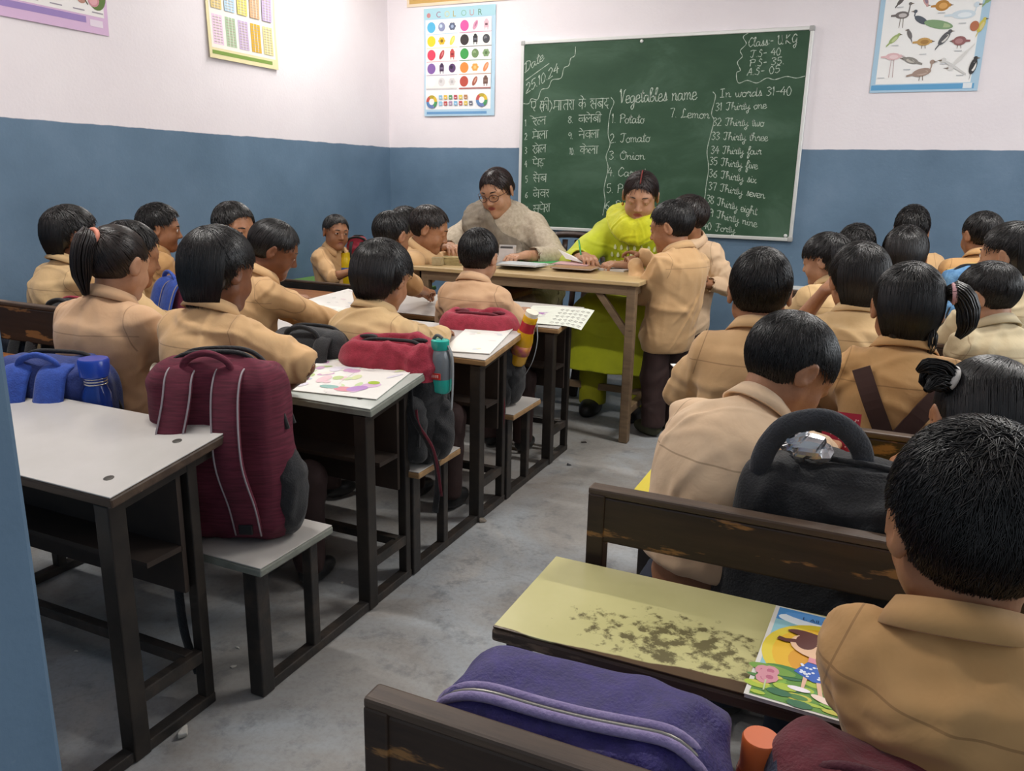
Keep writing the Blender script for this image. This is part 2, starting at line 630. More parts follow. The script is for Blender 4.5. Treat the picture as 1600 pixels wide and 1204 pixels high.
# ------------------------------------------------------------------ implicit surfaces: smooth-blended solids -> one continuous mesh
class Field:
    def __init__(s, lo, hi, v):
        s.lo, s.v = np.asarray(lo, float) - 2 * v, v
        s.n = np.ceil((np.asarray(hi, float) + 2 * v - s.lo) / v).astype(int) + 1
        s.d = np.full(s.n, 1.0, np.float32)
        s.ax = [(s.lo[i] + np.arange(s.n[i]) * v).astype(np.float32) for i in range(3)]

    def box(s, lo, hi):
        a = np.clip(np.floor((lo - s.lo) / s.v).astype(int), 0, s.n)
        b = np.clip(np.ceil((hi - s.lo) / s.v).astype(int) + 1, 0, s.n)
        sl = tuple(slice(a[i], b[i]) for i in range(3))
        return sl, s.ax[0][sl[0]][:, None, None], s.ax[1][sl[1]][None, :, None], s.ax[2][sl[2]][None, None, :]

    def put(s, sl, d, k, op):
        if d.size == 0:
            return
        a = s.d[sl]
        if op == 'sub':
            d = -d
            if k > 0:
                h = np.maximum(k - np.abs(a - d), 0) / k
                s.d[sl] = np.maximum(a, d) + h * h * k * .25
            else:
                s.d[sl] = np.maximum(a, d)
        elif op == 'add':
            if k > 0:
                h = np.maximum(k - np.abs(a - d), 0) / k
                s.d[sl] = np.minimum(a, d) - h * h * k * .25
            else:
                s.d[sl] = np.minimum(a, d)
        else:
            s.d[sl] = np.maximum(a, d)

    def cap(s, a, b, ra, rb, k=.02, op='add', A=None, sc=1.):
        """round cone a->b; A optional 3x3 that squashes space (sc corrects the distance)"""
        a, b = np.asarray(a, float), np.asarray(b, float)
        pad = max(ra, rb) * (1.0 if A is None else 1.35) + k + 2.5 * s.v
        sl, X, Y, Z = s.box(np.minimum(a, b) - pad, np.maximum(a, b) + pad)
        px, py, pz = X - a[0], Y - a[1], Z - a[2]
        w = b - a
        if A is not None:
            px, py, pz = (A[i][0] * px + A[i][1] * py + A[i][2] * pz for i in range(3))
            w = A @ w
        ww = float(w @ w) + 1e-12
        t = np.clip((px * w[0] + py * w[1] + pz * w[2]) / ww, 0, 1)
        d = np.sqrt((px - t * w[0]) ** 2 + (py - t * w[1]) ** 2 + (pz - t * w[2]) ** 2) - (ra + (rb - ra) * t)
        s.put(sl, (d * sc).astype(np.float32), k, op)

    def chain(s, pts, rs, k=.02, op='add', A=None, sc=1.):
        for i in range(len(pts) - 1):
            s.cap(pts[i], pts[i + 1], rs[i], rs[i + 1], k, op, A, sc)

    def ell(s, c, r, R=None, k=.02, op='add'):
        c, r = np.asarray(c, float), np.asarray(r, float)
        pad = r.max() + k + 2.5 * s.v
        sl, X, Y, Z = s.box(c - pad, c + pad)
        px, py, pz = X - c[0], Y - c[1], Z - c[2]
        if R is not None:
            px, py, pz = (R[0][i] * px + R[1][i] * py + R[2][i] * pz for i in range(3))
        k0 = np.sqrt((px / r[0]) ** 2 + (py / r[1]) ** 2 + (pz / r[2]) ** 2)
        k1 = np.sqrt((px / r[0] ** 2) ** 2 + (py / r[1] ** 2) ** 2 + (pz / r[2] ** 2) ** 2)
        s.put(sl, (k0 * (k0 - 1) / np.maximum(k1, 1e-6)).astype(np.float32), k, op)

    def rbox(s, c, h, r, R=None, k=.01, op='add', taper=0.):
        """rounded box, half sizes h; taper narrows x towards the top"""
        c, h = np.asarray(c, float), np.asarray(h, float)
        pad = float(np.linalg.norm(h)) + k + 2.5 * s.v
        sl, X, Y, Z = s.box(c - pad, c + pad)
        px, py, pz = X - c[0], Y - c[1], Z - c[2]
        if R is not None:
            px, py, pz = (R[0][i] * px + R[1][i] * py + R[2][i] * pz for i in range(3))
        if taper:
            px = px * (1 + taper * (pz / h[2] + 1) * .5)
        q = [np.abs(p_) - (h[i] - r) for i, p_ in enumerate((px, py, pz))]
        d = np.sqrt(sum(np.maximum(x, 0) ** 2 for x in q)) + np.minimum(np.maximum(np.maximum(q[0], q[1]), q[2]), 0) - r
        s.put(sl, d.astype(np.float32), k, op)

    def half(s, p, nrm, k=0.):
        """keep only the side behind the plane (remove where (x-p).n > 0)"""
        sl, X, Y, Z = s.box(s.lo, s.lo + s.n * s.v)
        d = ((X - p[0]) * nrm[0] + (Y - p[1]) * nrm[1] + (Z - p[2]) * nrm[2]).astype(np.float32)
        s.put(sl, -d, k, 'sub')

    def mesh(s, smooth=1):
        d = s.d
        sg = d < 0
        c = np.zeros(tuple(x - 1 for x in d.shape), np.uint8)
        O = [(i, j, k) for i in (0, 1) for j in (0, 1) for k in (0, 1)]
        nx, ny, nz = c.shape
        for i, j, k in O:
            c += sg[i:i + nx, j:j + ny, k:k + nz]
        cells = np.argwhere((c > 0) & (c < 8))
        ids = np.full(c.shape, -1, np.int32)
        ids[cells[:, 0], cells[:, 1], cells[:, 2]] = np.arange(len(cells))
        val = np.stack([d[cells[:, 0] + i, cells[:, 1] + j, cells[:, 2] + k] for i, j, k in O], 1)
        P = np.zeros((len(cells), 3))
        N = np.zeros(len(cells))
        Oa = np.array(O, float)
        for a in range(8):
            for b in range(a + 1, 8):
                if np.abs(Oa[a] - Oa[b]).sum() != 1:
                    continue
                va, vb = val[:, a], val[:, b]
                q = (va < 0) != (vb < 0)
                t = va[q] / (va[q] - vb[q])
                P[q] += Oa[a] + t[:, None] * (Oa[b] - Oa[a])
                N[q] += 1
        P = P / N[:, None]
        v = s.lo + (cells + P) * s.v
        F = []
        for ax in range(3):
            e = np.moveaxis(sg, ax, 0)
            ch = np.moveaxis(e[1:] != e[:-1], 0, ax)
            g = np.argwhere(ch)
            o1, o2 = [x for x in range(3) if x != ax]
            ok = (g[:, o1] > 0) & (g[:, o2] > 0) & (g[:, o1] < d.shape[o1] - 1) & (g[:, o2] < d.shape[o2] - 1)
            g = g[ok]
            q = []
            for a, b in ((0, 0), (1, 0), (1, 1), (0, 1)):
                h = g.copy()
                h[:, o1] -= a
                h[:, o2] -= b
                q.append(ids[h[:, 0], h[:, 1], h[:, 2]])
            q = np.stack(q, 1)
            ins = sg[g[:, 0], g[:, 1], g[:, 2]]
            if ax == 1:
                ins = ~ins
            q[~ins] = q[~ins][:, ::-1]
            F.append(q)
        F = np.vstack(F)
        F = F[(F >= 0).all(1)]
        for _ in range(smooth):
            v = relax(v, F)
        return v, F


def relax(v, F, w=.5):
    acc, n = np.zeros_like(v), np.zeros(len(v))
    for a in range(4):
        for b in (F[:, (a + 1) % 4], F[:, (a + 3) % 4]):
            for x in range(3):
                acc[:, x] += np.bincount(F[:, a], v[b, x], len(v))
            n += np.bincount(F[:, a], minlength=len(v))
    return v * (1 - w) + w * acc / np.maximum(n, 1)[:, None]


def normals(v, F):
    fn = np.cross(v[F[:, 2]] - v[F[:, 0]], v[F[:, 3]] - v[F[:, 1]])
    n = np.zeros_like(v)
    for a in range(4):
        for x in range(3):
            n[:, x] += np.bincount(F[:, a], fn[:, x], len(v))
    return n / (np.linalg.norm(n, axis=1)[:, None] + 1e-12)


def wrinkle(v, F, amp, rng, waves=34, lam=(.006, .014), stretch=(1, 1, 1), vert=.6):
    """cloth folds: many local creases, each a wavy ridge with its own reach, pushed along the normals"""
    n = normals(v, F)
    h = np.zeros(len(v))
    for _ in range(waves):
        c = v[rng.integers(len(v))]
        k = rng.normal(size=3)
        if rng.random() < vert:
            k[2] *= .35
        else:
            k[2] = np.sign(k[2]) * (abs(k[2]) + .8)
        k /= np.linalg.norm(k)
        d = v - c
        reach = rng.uniform(.05, .15)
        e = np.exp(-(d * d).sum(1) / reach ** 2)
        wv = rng.normal(size=3) * 14
        ph = d @ k + .012 * np.sin(d @ wv + rng.uniform(0, 6))
        w = rng.uniform(*lam)
        h += e * (np.exp(-(ph / w) ** 2) - .55 * np.exp(-((ph - 2.1 * w) / (1.5 * w)) ** 2)) * rng.uniform(.4, 1.)
    return v + n * (np.clip(h, -1.2, 1.6) * amp)[:, None]


# ------------------------------------------------------------------ people
SK = [skin_material('brown_skin', 'a47454', '956648'), skin_material('warm_skin', 'b48160', 'a47353'), skin_material('deep_skin', '7d5036', '70462f'),
      skin_material('fair_skin', 'b98c6e', 'ab7e61')]
LIP = [M('brown_lips', '84493c', .4, spec=.5), M('rose_lips', '984f48', .4, spec=.4)]
HAIR = hair_material('black_hair', '0d0b0b', '1d1918')
HAIRB = hair_material('brown_black_hair', '17110f', '2d211c')
SHIRTS = [cloth_material('tan_uniform_cotton', 'c9a173', 'd3ae80'), cloth_material('pinkish_tan_cotton', 'c9a17c', 'd3ae8a'),
          cloth_material('peach_uniform_cotton', 'dcbb98', 'e3c6a4'), cloth_material('sandy_uniform_cotton', 'c9a878', 'd2b285'),
          cloth_material('brown_tan_cotton', 'bf935f', 'c89d6a'), cloth_material('pale_khaki_cotton', 'b9a988', 'c4b595')]
PANTS = M('dark_maroon_trousers', '32211f', .8, '3c2826', 8, 4, bump=.3, bscale=30)
NAVYCLOTH = M('navy_cloth', '1d2433', .8, '262e40', 8, 4, bump=.3, bscale=30)
SHOE = M('black_leather_shoe', '17181a', .4, '232425', 12, 4)
SHOEG = M('dusty_green_shoe', '3c3d2b', .75, '4a4934', 12, 4)
BAND_PINK = M('pink_hair_band', 'd9a7ac', .6)
BAND_CORAL = M('coral_hair_band', 'd98a72', .6)

# hair boundary in head coordinates: how far forward (y) hair may reach at height z
ZS = np.array([-.14, -.055, -.030, -.026, .018, .024, .040, .058, .075, .085])
YS = {'boy': np.array([-.035, -.035, -.026, -.024, -.018, .036, .052, .060, .075, .30]),
      'fringe': np.array([-.035, -.035, -.024, -.022, -.014, .046, .30, .30, .30, .30]),
      'girl': np.array([-.03, -.03, -.022, -.02, -.014, .040, .056, .064, .076, .30]),
      'woman': np.array([-.03, -.026, -.004, .004, .026, .046, .060, .070, .082, .30])}


def head_frame(H, yaw, pitch, roll):
    return tr(H) @ rz(yaw) @ rx(-pitch) @ ry(roll)


def head_sdf(F, hm, s, adult=False, eyes=.0042, look=0.):
    def p(x, y, z):
        return xf(hm, V(x * s, y * s, z * s)[None])[0]

    R = np4(hm)[:3, :3]
    e = dict(R=R)
    zf = 1.10 if adult else 1.0
    F.ell(p(0, -.008, .022), V(.0705, .088, .078) * s, k=0, **e)
    F.ell(p(0, .020, -.030 * zf), V(.057, .062, .068 * zf) * s, k=.03 * s, **e)
    for sx in (-1, 1):
        F.cap(p(sx * .046, .006, -.052 * zf), p(sx * .012, .055, -.086 * zf), .017 * s, .015 * s, .03 * s)
        F.ell(p(sx * .034, .048, -.040 * zf), V(.024, .024, .024) * s, k=.02 * s, **e)
        F.cap(p(sx * .012, .072, .016), p(sx * .044, .060, .016), .0085 * s, .0075 * s, .02 * s)
        F.ell(p(sx * .029, .083, .000), V(.0125, .006, .0085) * s, k=.010 * s, op='sub', **e)
    F.cap(p(0, .060, -.086 * zf), p(0, .058, -.088 * zf), .016 * s, .015 * s, .02 * s)
    F.cap(p(0, .076, .004), p(0, .094, -.030 * zf), .0062 * s, .0098 * s, .011 * s)
    for sx in (-1, 1):
        F.ell(p(sx * .010, .086, -.034 * zf), V(.0075, .008, .006) * s, k=.006 * s, **e)
        F.ell(p(sx * .029, .0705, .000), V(.0142, .0142, .0142) * s, k=.003 * s, **e)
        sz = -.0015 - look * .004
        for a_, b_ in ((-1, 0), (0, 1)):
            F.cap(p(sx * .029 + a_ * .0105, .0855 - abs(a_) * .0065, sz - .001 * (a_ * sx < 0)), p(sx * .029 + b_ * .0105, .0855 - abs(b_) * .0065, sz), (eyes if not a_ else eyes * .62) * s, (eyes if not b_ else eyes * .62) * s, .001 * s, 'sub')
    F.cap(p(-.014, .0715, -.0565 * zf), p(.014, .0715, -.0565 * zf), .0046 * s, .0046 * s, .008 * s)
    F.cap(p(-.010, .0705, -.0640 * zf), p(.010, .0705, -.0640 * zf), .0054 * s, .0054 * s, .008 * s)
    F.cap(p(-.016, .0775, -.0602 * zf), p(.016, .0775, -.0602 * zf), .0016 * s, .0016 * s, .002 * s, 'sub')
    for sx in (-1, 1):
        er = np4(hm @ rz(sx * -22) @ rx(-8))[:3, :3]
        F.ell(p(sx * .076, -.012, -.006), V(.0075, .019, .030) * s, R=er, k=.008 * s)
        F.ell(p(sx * .085, -.006, -.004), V(.0055, .010, .018) * s, R=er, k=.004 * s, op='sub')


def hand_sdf(F, wrist, d, nrm, side, s, curl=25., spread=1.0):
    """palm + five separate fingers. d: pointing direction, nrm: back of the hand, side=+1 right hand, -1 left hand"""
    d = d / np.linalg.norm(d)
    n = nrm - d * (nrm @ d)
    n /= np.linalg.norm(n)
    a = np.cross(d, n) * side * 1.0            # towards the little finger
    W = V(*wrist)
    R = np.stack([a, d, n], 1)

    def q(x, y, z):
        return W + a * x * s + d * y * s + n * z * s

    F.rbox(q(0, .031, 0), V(.026, .034, .0095) * s, .009 * s, R=R, k=.014 * s)
    for i, (x, L, r) in enumerate(((-.021, .048, .0066), (-.0070, .054, .0068), (.0072, .050, .0066), (.0205, .040, .0058))):
        c = math.radians(curl * (1 + .12 * i))
        p0 = q(x, .060, 0)
        ang, pos = c * .5, p0
        fx = x * .25 * spread
        for j, (l, rr) in enumerate(((.42, 1.), (.33, .93), (.25, .82))):
            dirv = d * math.cos(ang) - n * math.sin(ang) + a * fx * (6 if j == 0 else 3)
            dirv /= np.linalg.norm(dirv)
            nx = pos + dirv * L * l * s
            F.cap(pos, nx, r * rr * s, r * rr * .94 * s, .0028 * s)
            pos = nx
            ang += c
    t0 = q(-.020, .016, -.004)
    t1 = q(-.036, .036, -.010 - .006 * curl / 30)
    t2 = q(-.036, .056, -.014 - .010 * curl / 30)
    F.cap(t0, t1, .0105 * s, .0078 * s, .006 * s)
    F.cap(t1, t2, .0076 * s, .0062 * s, .003 * s)


def ik(S, W, l1, l2, pole):
    d = W - S
    L = np.linalg.norm(d)
    if L > (l1 + l2) * .995:
        W = S + d / L * (l1 + l2) * .995
        d = W - S
        L = np.linalg.norm(d)
    u = d / L
    a = (l1 * l1 - l2 * l2 + L * L) / (2 * L)
    h = math.sqrt(max(l1 * l1 - a * a, 1e-6))
    p = pole - u * (pole @ u)
    p /= np.linalg.norm(p)
    return S + u * a + p * h, W


def locks(rng, n, style, s, E, length=(.35, .6), rad=.0016, lift=.02, whorl=(0, -.45, .9), seg=6, jitter=.16):
    """strands lying on the scalp, flowing away from the crown"""
    c, r = E
    w = V(*whorl)
    w = w / np.linalg.norm(w)
    ys = YS[style]

    off = rng.normal(size=n * 3) * .007

    def ok(u):
        p = c + u * r
        of = off[:len(u)]
        nape = -.058 if style in ('boy', 'fringe') else -.075
        return (p[:, 1] < np.interp(p[:, 2] + of, ZS, ys) + of * .5) & (p[:, 2] > nape + of)

    u = rng.normal(size=(n * 3, 3))
    u /= np.linalg.norm(u, axis=1)[:, None]
    q = ok(u)
    u, off = u[q][:n], off[q][:n]
    n = len(u)
    t = u * (u @ w)[:, None] - w
    t += rng.normal(size=(n, 3)) * jitter
    t -= u * (t * u).sum(1)[:, None]
    t /= np.linalg.norm(t, axis=1)[:, None] + 1e-9
    L = rng.uniform(*length, n)
    pts, alive = [], np.ones(n, bool)
    ang = np.zeros(n)
    lf = rng.uniform(.2, 1.0, n) * lift
    for k in range(seg):
        f = k / (seg - 1)
        uk = u * np.cos(ang)[:, None] + t * np.sin(ang)[:, None]
        pts.append(c + uk * r * (1 + .004 + lf * (f ** 1.3) - .012 * (1 - f))[:, None])
        nxt = ang + L / (seg - 1)
        un = u * np.cos(nxt)[:, None] + t * np.sin(nxt)[:, None]
        alive &= ok(un)
        ang = np.where(alive, nxt, ang + .012)
    P = np.stack(pts, 1) * s
    T = np.gradient(P, axis=1)
    T /= np.linalg.norm(T, axis=2)[:, :, None] + 1e-9
    nr = P / s - c
    nr /= np.linalg.norm(nr, axis=2)[:, :, None]
    B = np.cross(T, nr)
    B /= np.linalg.norm(B, axis=2)[:, :, None] + 1e-9
    Nn = np.cross(B, T)
    rr = rad * rng.uniform(.7, 1.3, n)[:, None] * np.array([.7, 1, 1, .9, .6, .12])[None, :seg]
    rg = []
    for a in (90, 210, 330):
        a = math.radians(a)
        rg.append(P + rr[:, :, None] * (B * math.cos(a) * 1.5 + Nn * math.sin(a)))
    v = np.stack(rg, 2).reshape(-1, 3)
    base = (np.arange(n) * seg * 3)[:, None, None, None]
    kk = (np.arange(seg - 1) * 3)[None, :, None, None]
    jj = np.array([[j, (j + 1) % 3, 3 + (j + 1) % 3, 3 + j] for j in range(3)])[None, None]
    return v, (base + kk + jj).reshape(-1, 4)


def strands(rng, path, n, r0, r1, rad, wav=.1, seg=10):
    """a bundle of hair along a path (ponytail, plait end): path points, bundle radius r0 -> r1"""
    P = spline(path, 5)
    P = P[np.linspace(0, len(P) - 1, seg).astype(int)]
    T = np.gradient(P, axis=0)
    T /= np.linalg.norm(T, axis=1)[:, None]
    a = np.cross(T, V(.3, 1, .2))
    a /= np.linalg.norm(a, axis=1)[:, None]
    b = np.cross(T, a)
    f = np.linspace(0, 1, seg)
    R = r0 + (r1 - r0) * f
    R = R * np.minimum(1, .35 + 3 * f) * np.where(f > .75, 1 - (f - .75) * 2.6, 1)
    vs, fs, o = [], [], 0
    for i in range(n):
        t, q = rng.uniform(0, 2 * math.pi), math.sqrt(rng.uniform(.25, 1))
        t2 = t + wav * np.sin(f * rng.uniform(2, 5))
        c = P + (a * np.cos(t2)[:, None] + b * np.sin(t2)[:, None]) * (R * q)[:, None]
        w = rad * np.linspace(1.2, .25, seg)
        for k in range(3):
            g = 2 * math.pi * k / 3
            vs.append(c + (a * math.cos(g) + b * math.sin(g)) * w[:, None])
        for s_ in range(seg - 1):
            for k in range(3):
                k2 = (k + 1) % 3
                fs.append((o + k * seg + s_, o + k2 * seg + s_, o + k2 * seg + s_ + 1, o + k * seg + s_ + 1))
        o += 3 * seg
    return np.vstack(vs), np.array(fs)


def join(*vf):
    vs, fs, o = [], [], 0
    for v, f in vf:
        vs.append(v)
        fs.append(np.asarray(f) + o)
        o += len(v)
    return np.vstack(vs), np.vstack(fs)


def hair_cap(s, style, thick=.011, v=.0045, top=0., nape=None, vol=1.0):
    """scalp hair as one solid in head coordinates"""
    c = V(0, -.010, .024 + top * .4)
    r = V(.0705 + thick * vol, .088 + thick, .078 + thick + top)
    F = Field(V(-.13, -.15, -.15), V(.13, .13, .15), v / s)
    F.ell(c, r - .0035, k=0)
    if nape:
        F.cap(V(-.03, -.056, -.02), V(-.022, -.058, nape), .032 * vol, .022 * vol, .03)
        F.cap(V(.03, -.056, -.02), V(.022, -.058, nape), .032 * vol, .022 * vol, .03)
    X, Y, Z = F.ax[0][:, None, None], F.ax[1][None, :, None], F.ax[2][None, None, :]
    g = (Y - np.interp(Z, ZS, YS[style])) * .75 + 0 * X
    g = g.astype(np.float32)
    k = .008
    h = np.maximum(k - np.abs(F.d - g), 0) / k
    F.d = np.maximum(F.d, g) + h * h * k * .25
    lim = -.060 if nape is None else nape - .03
    g = (lim - Z + 0 * X + 0 * Y).astype(np.float32) + (np.abs(X) * -.15).astype(np.float32)
    F.d = np.maximum(F.d, g)
    for sx in (-1, 1):
        if style == 'woman':
            F.ell(V(sx * .086, .004, -.022), V(.026, .018, .024), k=.006, op='sub')
        else:
            F.ell(V(sx * .083, -.004, -.010), V(.026, .018, .026), k=.006, op='sub')
    vv, ff = F.mesh(1)
    return vv * s, ff, (c, r)


def collar(S, frame, rn, zb, open_=28, fall=.030, mat=None, stand=.022, spread=.022, tilt=0.):
    """shirt collar: a stand and a fall lofted round the neck, open at the front (frame: neck base, y forward)"""
    v, f = [], []
    K = 30
    for i in range(K + 1):
        t = math.radians(-180 + open_ + (360 - 2 * open_) * i / K)      # 0 = back of the neck
        c, s_ = -math.cos(t), math.sin(t)
        fr = (1 + math.cos(t)) / 2
        fr = 1 - fr                                                   # 1 at the front ends
        z0 = zb - .018 * fr + tilt * c
        r0 = rn
        pr = [(r0 + .002, z0 - .012), (r0, z0 + stand * (1 - .5 * fr)), (r0 + .005, z0 + stand * (1 - .5 * fr) + .003),
              (r0 + spread * (1 + .25 * fr), z0 - fall * (.35 + .9 * fr ** 3)), (r0 + spread * (1 + .25 * fr) - .004, z0 - fall * (.35 + .9 * fr ** 3) - .002), (r0 + .006, z0 + stand * .3)]
        for (rr, z) in pr:
            v.append((s_ * rr, c * rr * 1.02, z))
    n = 6
    for i in range(K):
        for j in range(n):
            j2 = (j + 1) % n
            f.append((i * n + j, i * n + j2, (i + 1) * n + j2, (i + 1) * n + j))
    f.append(tuple(range(n)))
    f.append(tuple(K * n + j for j in range(n))[::-1])
    return mesh('collar', xf(frame, v), f, mat, S, smooth=True)


def eyes_and_brows(root, hm, s, lids=1.0, brow=True, hairm=None):
    for sx in (-1, 1):
        c = V(sx * .029, .0705, .000) * s
        u, w = [], []
        mb = MB()
        prof = [(.0128 * s * math.sin(math.pi * i / 8), -.0128 * s * math.cos(math.pi * i / 8)) for i in range(1, 8)]
        fr = hm @ tr(c)
        mb.lathe(prof, fr @ rx(-90), 14)
        mb.build('eye', EYE, root, frame=fr, smooth=True)
        if brow:
            pts = [V(sx * x, y, z) * s for x, y, z in ((.012, .0835, .0175), (.024, .0835, .0215), (.036, .0765, .021), (.046, .066, .016))]
            MB().tube(xf(hm, spline(pts, 4)), [.0016 * s] + [.0026 * s] * 6 + [.0018 * s] * 5 + [.0008 * s], 6).build('eyebrow', hairm or HAIR, root, smooth=True)


def person(label, px, py, w, Y, hyaw=0, hpitch=8, hroll=0, byaw=0, hip=(0, -.06), seat=.35, name='child', group=None, skin=0, shirt=0,
           style='boy', thick=.011, top=0., nape=None, vol=1., hands=None, sleeve=1.25, hunch=.03, legs='sit', vox=.005, nlocks=500, lrad=.0019, llen=(.35, .6), lift=.02,
           face=False, seed=1, sm=None, size=None, whorl=(0, -.45, .9), curl=(28, 28), hnorm=None, hdir=None, poles=None, girl=False, hairm=None, pants=None, shoe=None,
           eyes=.0056, look=0., jit=.16, extra=None, wide=1., kneef=None, collar_open=28, lean=None, hemz=None, Hw=None, bs=1., adult=False, garment=None, armz=.64, lips=0, taper=.5, arc=1.12, hem_up=.004, ytop=None):
    rng = np.random.default_rng(seed)
    hairm = hairm or HAIR
    if nlocks < 6000:
        nlocks, lrad = int(nlocks * 1.7), lrad * .70
    H = aty(px, py, Y) if Hw is None else V(*Hw)
    for _ in range(5):
        D = float((H - CAMP) @ _f)
        rel = math.radians(hyaw) - math.atan2(-H[0], H[1])
        we = math.hypot((.141 + 2 * thick * vol) * math.cos(rel), (.182 + 2 * thick) * math.sin(rel))   # head width as seen
        s = size or min(1.22, max(.90, w * D / (FPX * we)))
        if ytop is None or Hw is not None:
            break
        T_ = H + V(0, 0, (.100 + thick + top) * s) - CAMP                                            # crown
        py += ytop - (602 - FPX * (T_ @ _u) / (T_ @ _f))
        H = aty(px, py, Y)
    b = s * bs
    hm = head_frame(H, hyaw, hpitch, hroll)
    bR = rz(byaw)
    fwd, rgt = xf(bR, V(0, 1, 0)[None])[0], xf(bR, V(1, 0, 0)[None])[0]
    up = V(0, 0, 1)
    nk = rz(.5 * byaw + .5 * hyaw) @ rx(-.7 * hpitch)
    N = H - xf(nk, V(0, .022, .116)[None])[0] * s
    if legs == 'sit':
        hp = V(H[0] + hip[0], H[1] + hip[1], seat + .085 * b)
    else:
        hp = V(H[0] + hip[0], H[1] + hip[1], .47 * b)
    root = thing(name, label, 'person', (hp[0], hp[1], 0), 0, group)
    sp = N - hp
    sp = sp / np.linalg.norm(sp)
    bk = -fwd
    m1, m2 = hp + (N - hp) * .38 + bk * hunch * .6, hp + (N - hp) * .76 + bk * hunch
    # squash space front-to-back so that the trunk is wider than deep
    g = fwd - sp * (fwd @ sp)
    g /= np.linalg.norm(g)
    A = np.eye(3) + np.outer(g, g) * (1 / .72 - 1)
    sh_up = (N - m2) / np.linalg.norm(N - m2)
    sc0 = N - sh_up * .048 * b
    SH = {k: sc0 + rgt * k * .108 * b * wide - up * .004 for k in (-1, 1)}
    l1, l2 = .178 * b, .158 * b
    hands = hands or {}
    arm = {}
    for k in (-1, 1):
        tgt = hands.get(k)
        if tgt is None:
            tgt = N + fwd * .25 * b + rgt * k * .09 * b
            tgt[2] = armz
        elif len(tgt) == 2:
            tgt = N + fwd * tgt[1] * b + rgt * tgt[0] * b
            tgt[2] = armz
        pole = (rgt * k * .8 - up * .9 - fwd * .45) if poles is None or k not in poles else V(*poles[k])
        E, W = ik(SH[k], V(*tgt), l1, l2, pole)
        hd = (W - E) / np.linalg.norm(W - E)
        if hdir and k in hdir:
            hd2 = V(*hdir[k])
        else:
            hd2 = hd.copy()
            hd2[2] *= .3
        hd2 /= np.linalg.norm(hd2)
        hn = V(*hnorm[k]) if hnorm and k in hnorm else up + fwd * .1
        arm[k] = (SH[k], E, W, hd2, hn)
    # legs
    leg = {}
    for k in (-1, 1):
        j = hp + rgt * k * .058 * b - up * .02
        if legs == 'sit':
            kf = kneef or .27
            kn = j + fwd * kf * b + rgt * k * .02
            kn[2] = min(seat + .045, .27 * b + .07)
            an = kn - fwd * .02 + rgt * k * .005
            an[2] = .055
        else:
            kn = V(j[0], j[1], .265 * b) + fwd * .012
            an = V(j[0], j[1], .055) + rgt * k * .012 - fwd * .012
        leg[k] = (j, kn, an)
    allp = [H + V(.15, .15, .17) * s, H - V(.15, .15, .16) * s, hp - .19, hp + .19] + [q for a_ in arm.values() for q in (a_[1], a_[2] + a_[3] * .14 * b)] + [q for l_ in leg.values() for q in l_[1:]]
    lo, hi = np.min(allp, 0) - .075, np.max(allp, 0) + .075
    lo[2] = max(lo[2], 0.0)
    # ---- body: head, neck, trunk, arms, hands and legs in one surface
    F = Field(lo, hi, vox)
    F.chain([hp, m1, m2, N - sh_up * .05 * b], [.098 * b * min(wide, 1), .090 * b * min(wide, 1), .100 * b * min(wide, 1), .066 * b * min(wide, 1)], .03, A=A, sc=.8)
    F.cap(SH[-1], SH[1], .036 * b, .036 * b, .03)
    for k in (-1, 1):
        S_, E, W, hd, hn = arm[k]
        F.chain([S_, E], [.034 * b, .026 * b], .02)
        F.chain([E, E + (W - E) * .3, W], [.026 * b, .0275 * b, .0185 * b], .008)
        hand_sdf(F, W, hd, hn, k, b * .92, curl[0] if k < 0 else curl[1])
        j, kn, an = leg[k]
        F.chain([j, kn, an], [.055 * b, .038 * b, .028 * b], .015)
    nb = N + sh_up * .005
    F.chain([nb - sh_up * .03 * b, xf(hm, (V(0, -.022, -.045) * s)[None])[0]], [.046 * s * (1.1 if adult else 1), .040 * s * (1.06 if adult else 1)], .03 * s)
    head_sdf(F, hm, s, adult=adult, eyes=eyes, look=look)
    v, f = F.mesh(1)
    fm = None
    mats = [SK[skin]]
    if face:
        fc = v[f].mean(1)
        q = xf(hm.inverted(), fc) / s
        li = (np.abs(q[:, 0]) < .019) & (q[:, 1] > .062) & (np.abs(q[:, 2] + .0602) < .0088 * (1 - (q[:, 0] / .022) ** 2))
        mats, fm = [SK[skin], LIP[lips]], li.astype(int)
    mesh('body', v, f, mats, root, smooth=True, fmat=fm)
    if face:
        eyes_and_brows(root, hm, s, hairm=hairm)
    # ---- hair
    hv, hf, E_ = hair_cap(s, style, thick, .0045 if nlocks > 900 else .0055, top, nape, vol)
    parts = [(hv, hf)]
    lv = locks(rng, nlocks, style, s, E_, llen, lrad * s, lift, whorl, jitter=jit)
    parts.append(lv)
    if nape:
        K = int(nlocks * 1.1)
        a = rng.uniform(-arc, arc, K)
        cx, cy = .0705 + thick * vol, .088 + thick
        z0 = rng.uniform(-.03, .06, K)
        z1 = nape - .012 + rng.normal(size=K) * .008 + .012 * np.abs(a)
        out = rng.uniform(.985, 1.03, K)
        ring = []
        for q in np.linspace(0, 1, 6):
            z = z0 + (z1 - z0) * q
            ez = np.sqrt(np.clip(1 - ((np.maximum(z, .02) - .024) / (.078 + thick)) ** 2, .05, 1))
            low = np.clip((.0 - z) / .11, 0, 1)
            k_ = ez * out * (1 - taper * low ** 1.5)
            ring.append(np.stack([np.sin(a) * cx * k_, -.010 - np.cos(a) * cy * k_ * (1 + .06 * low), z], 1))
        P3 = np.stack(ring, 1) * s
        T3 = np.gradient(P3, axis=1)
        T3 /= np.linalg.norm(T3, axis=2)[:, :, None] + 1e-9
        n3 = np.stack([np.sin(a), -np.cos(a), 0 * a], 1)[:, None, :]
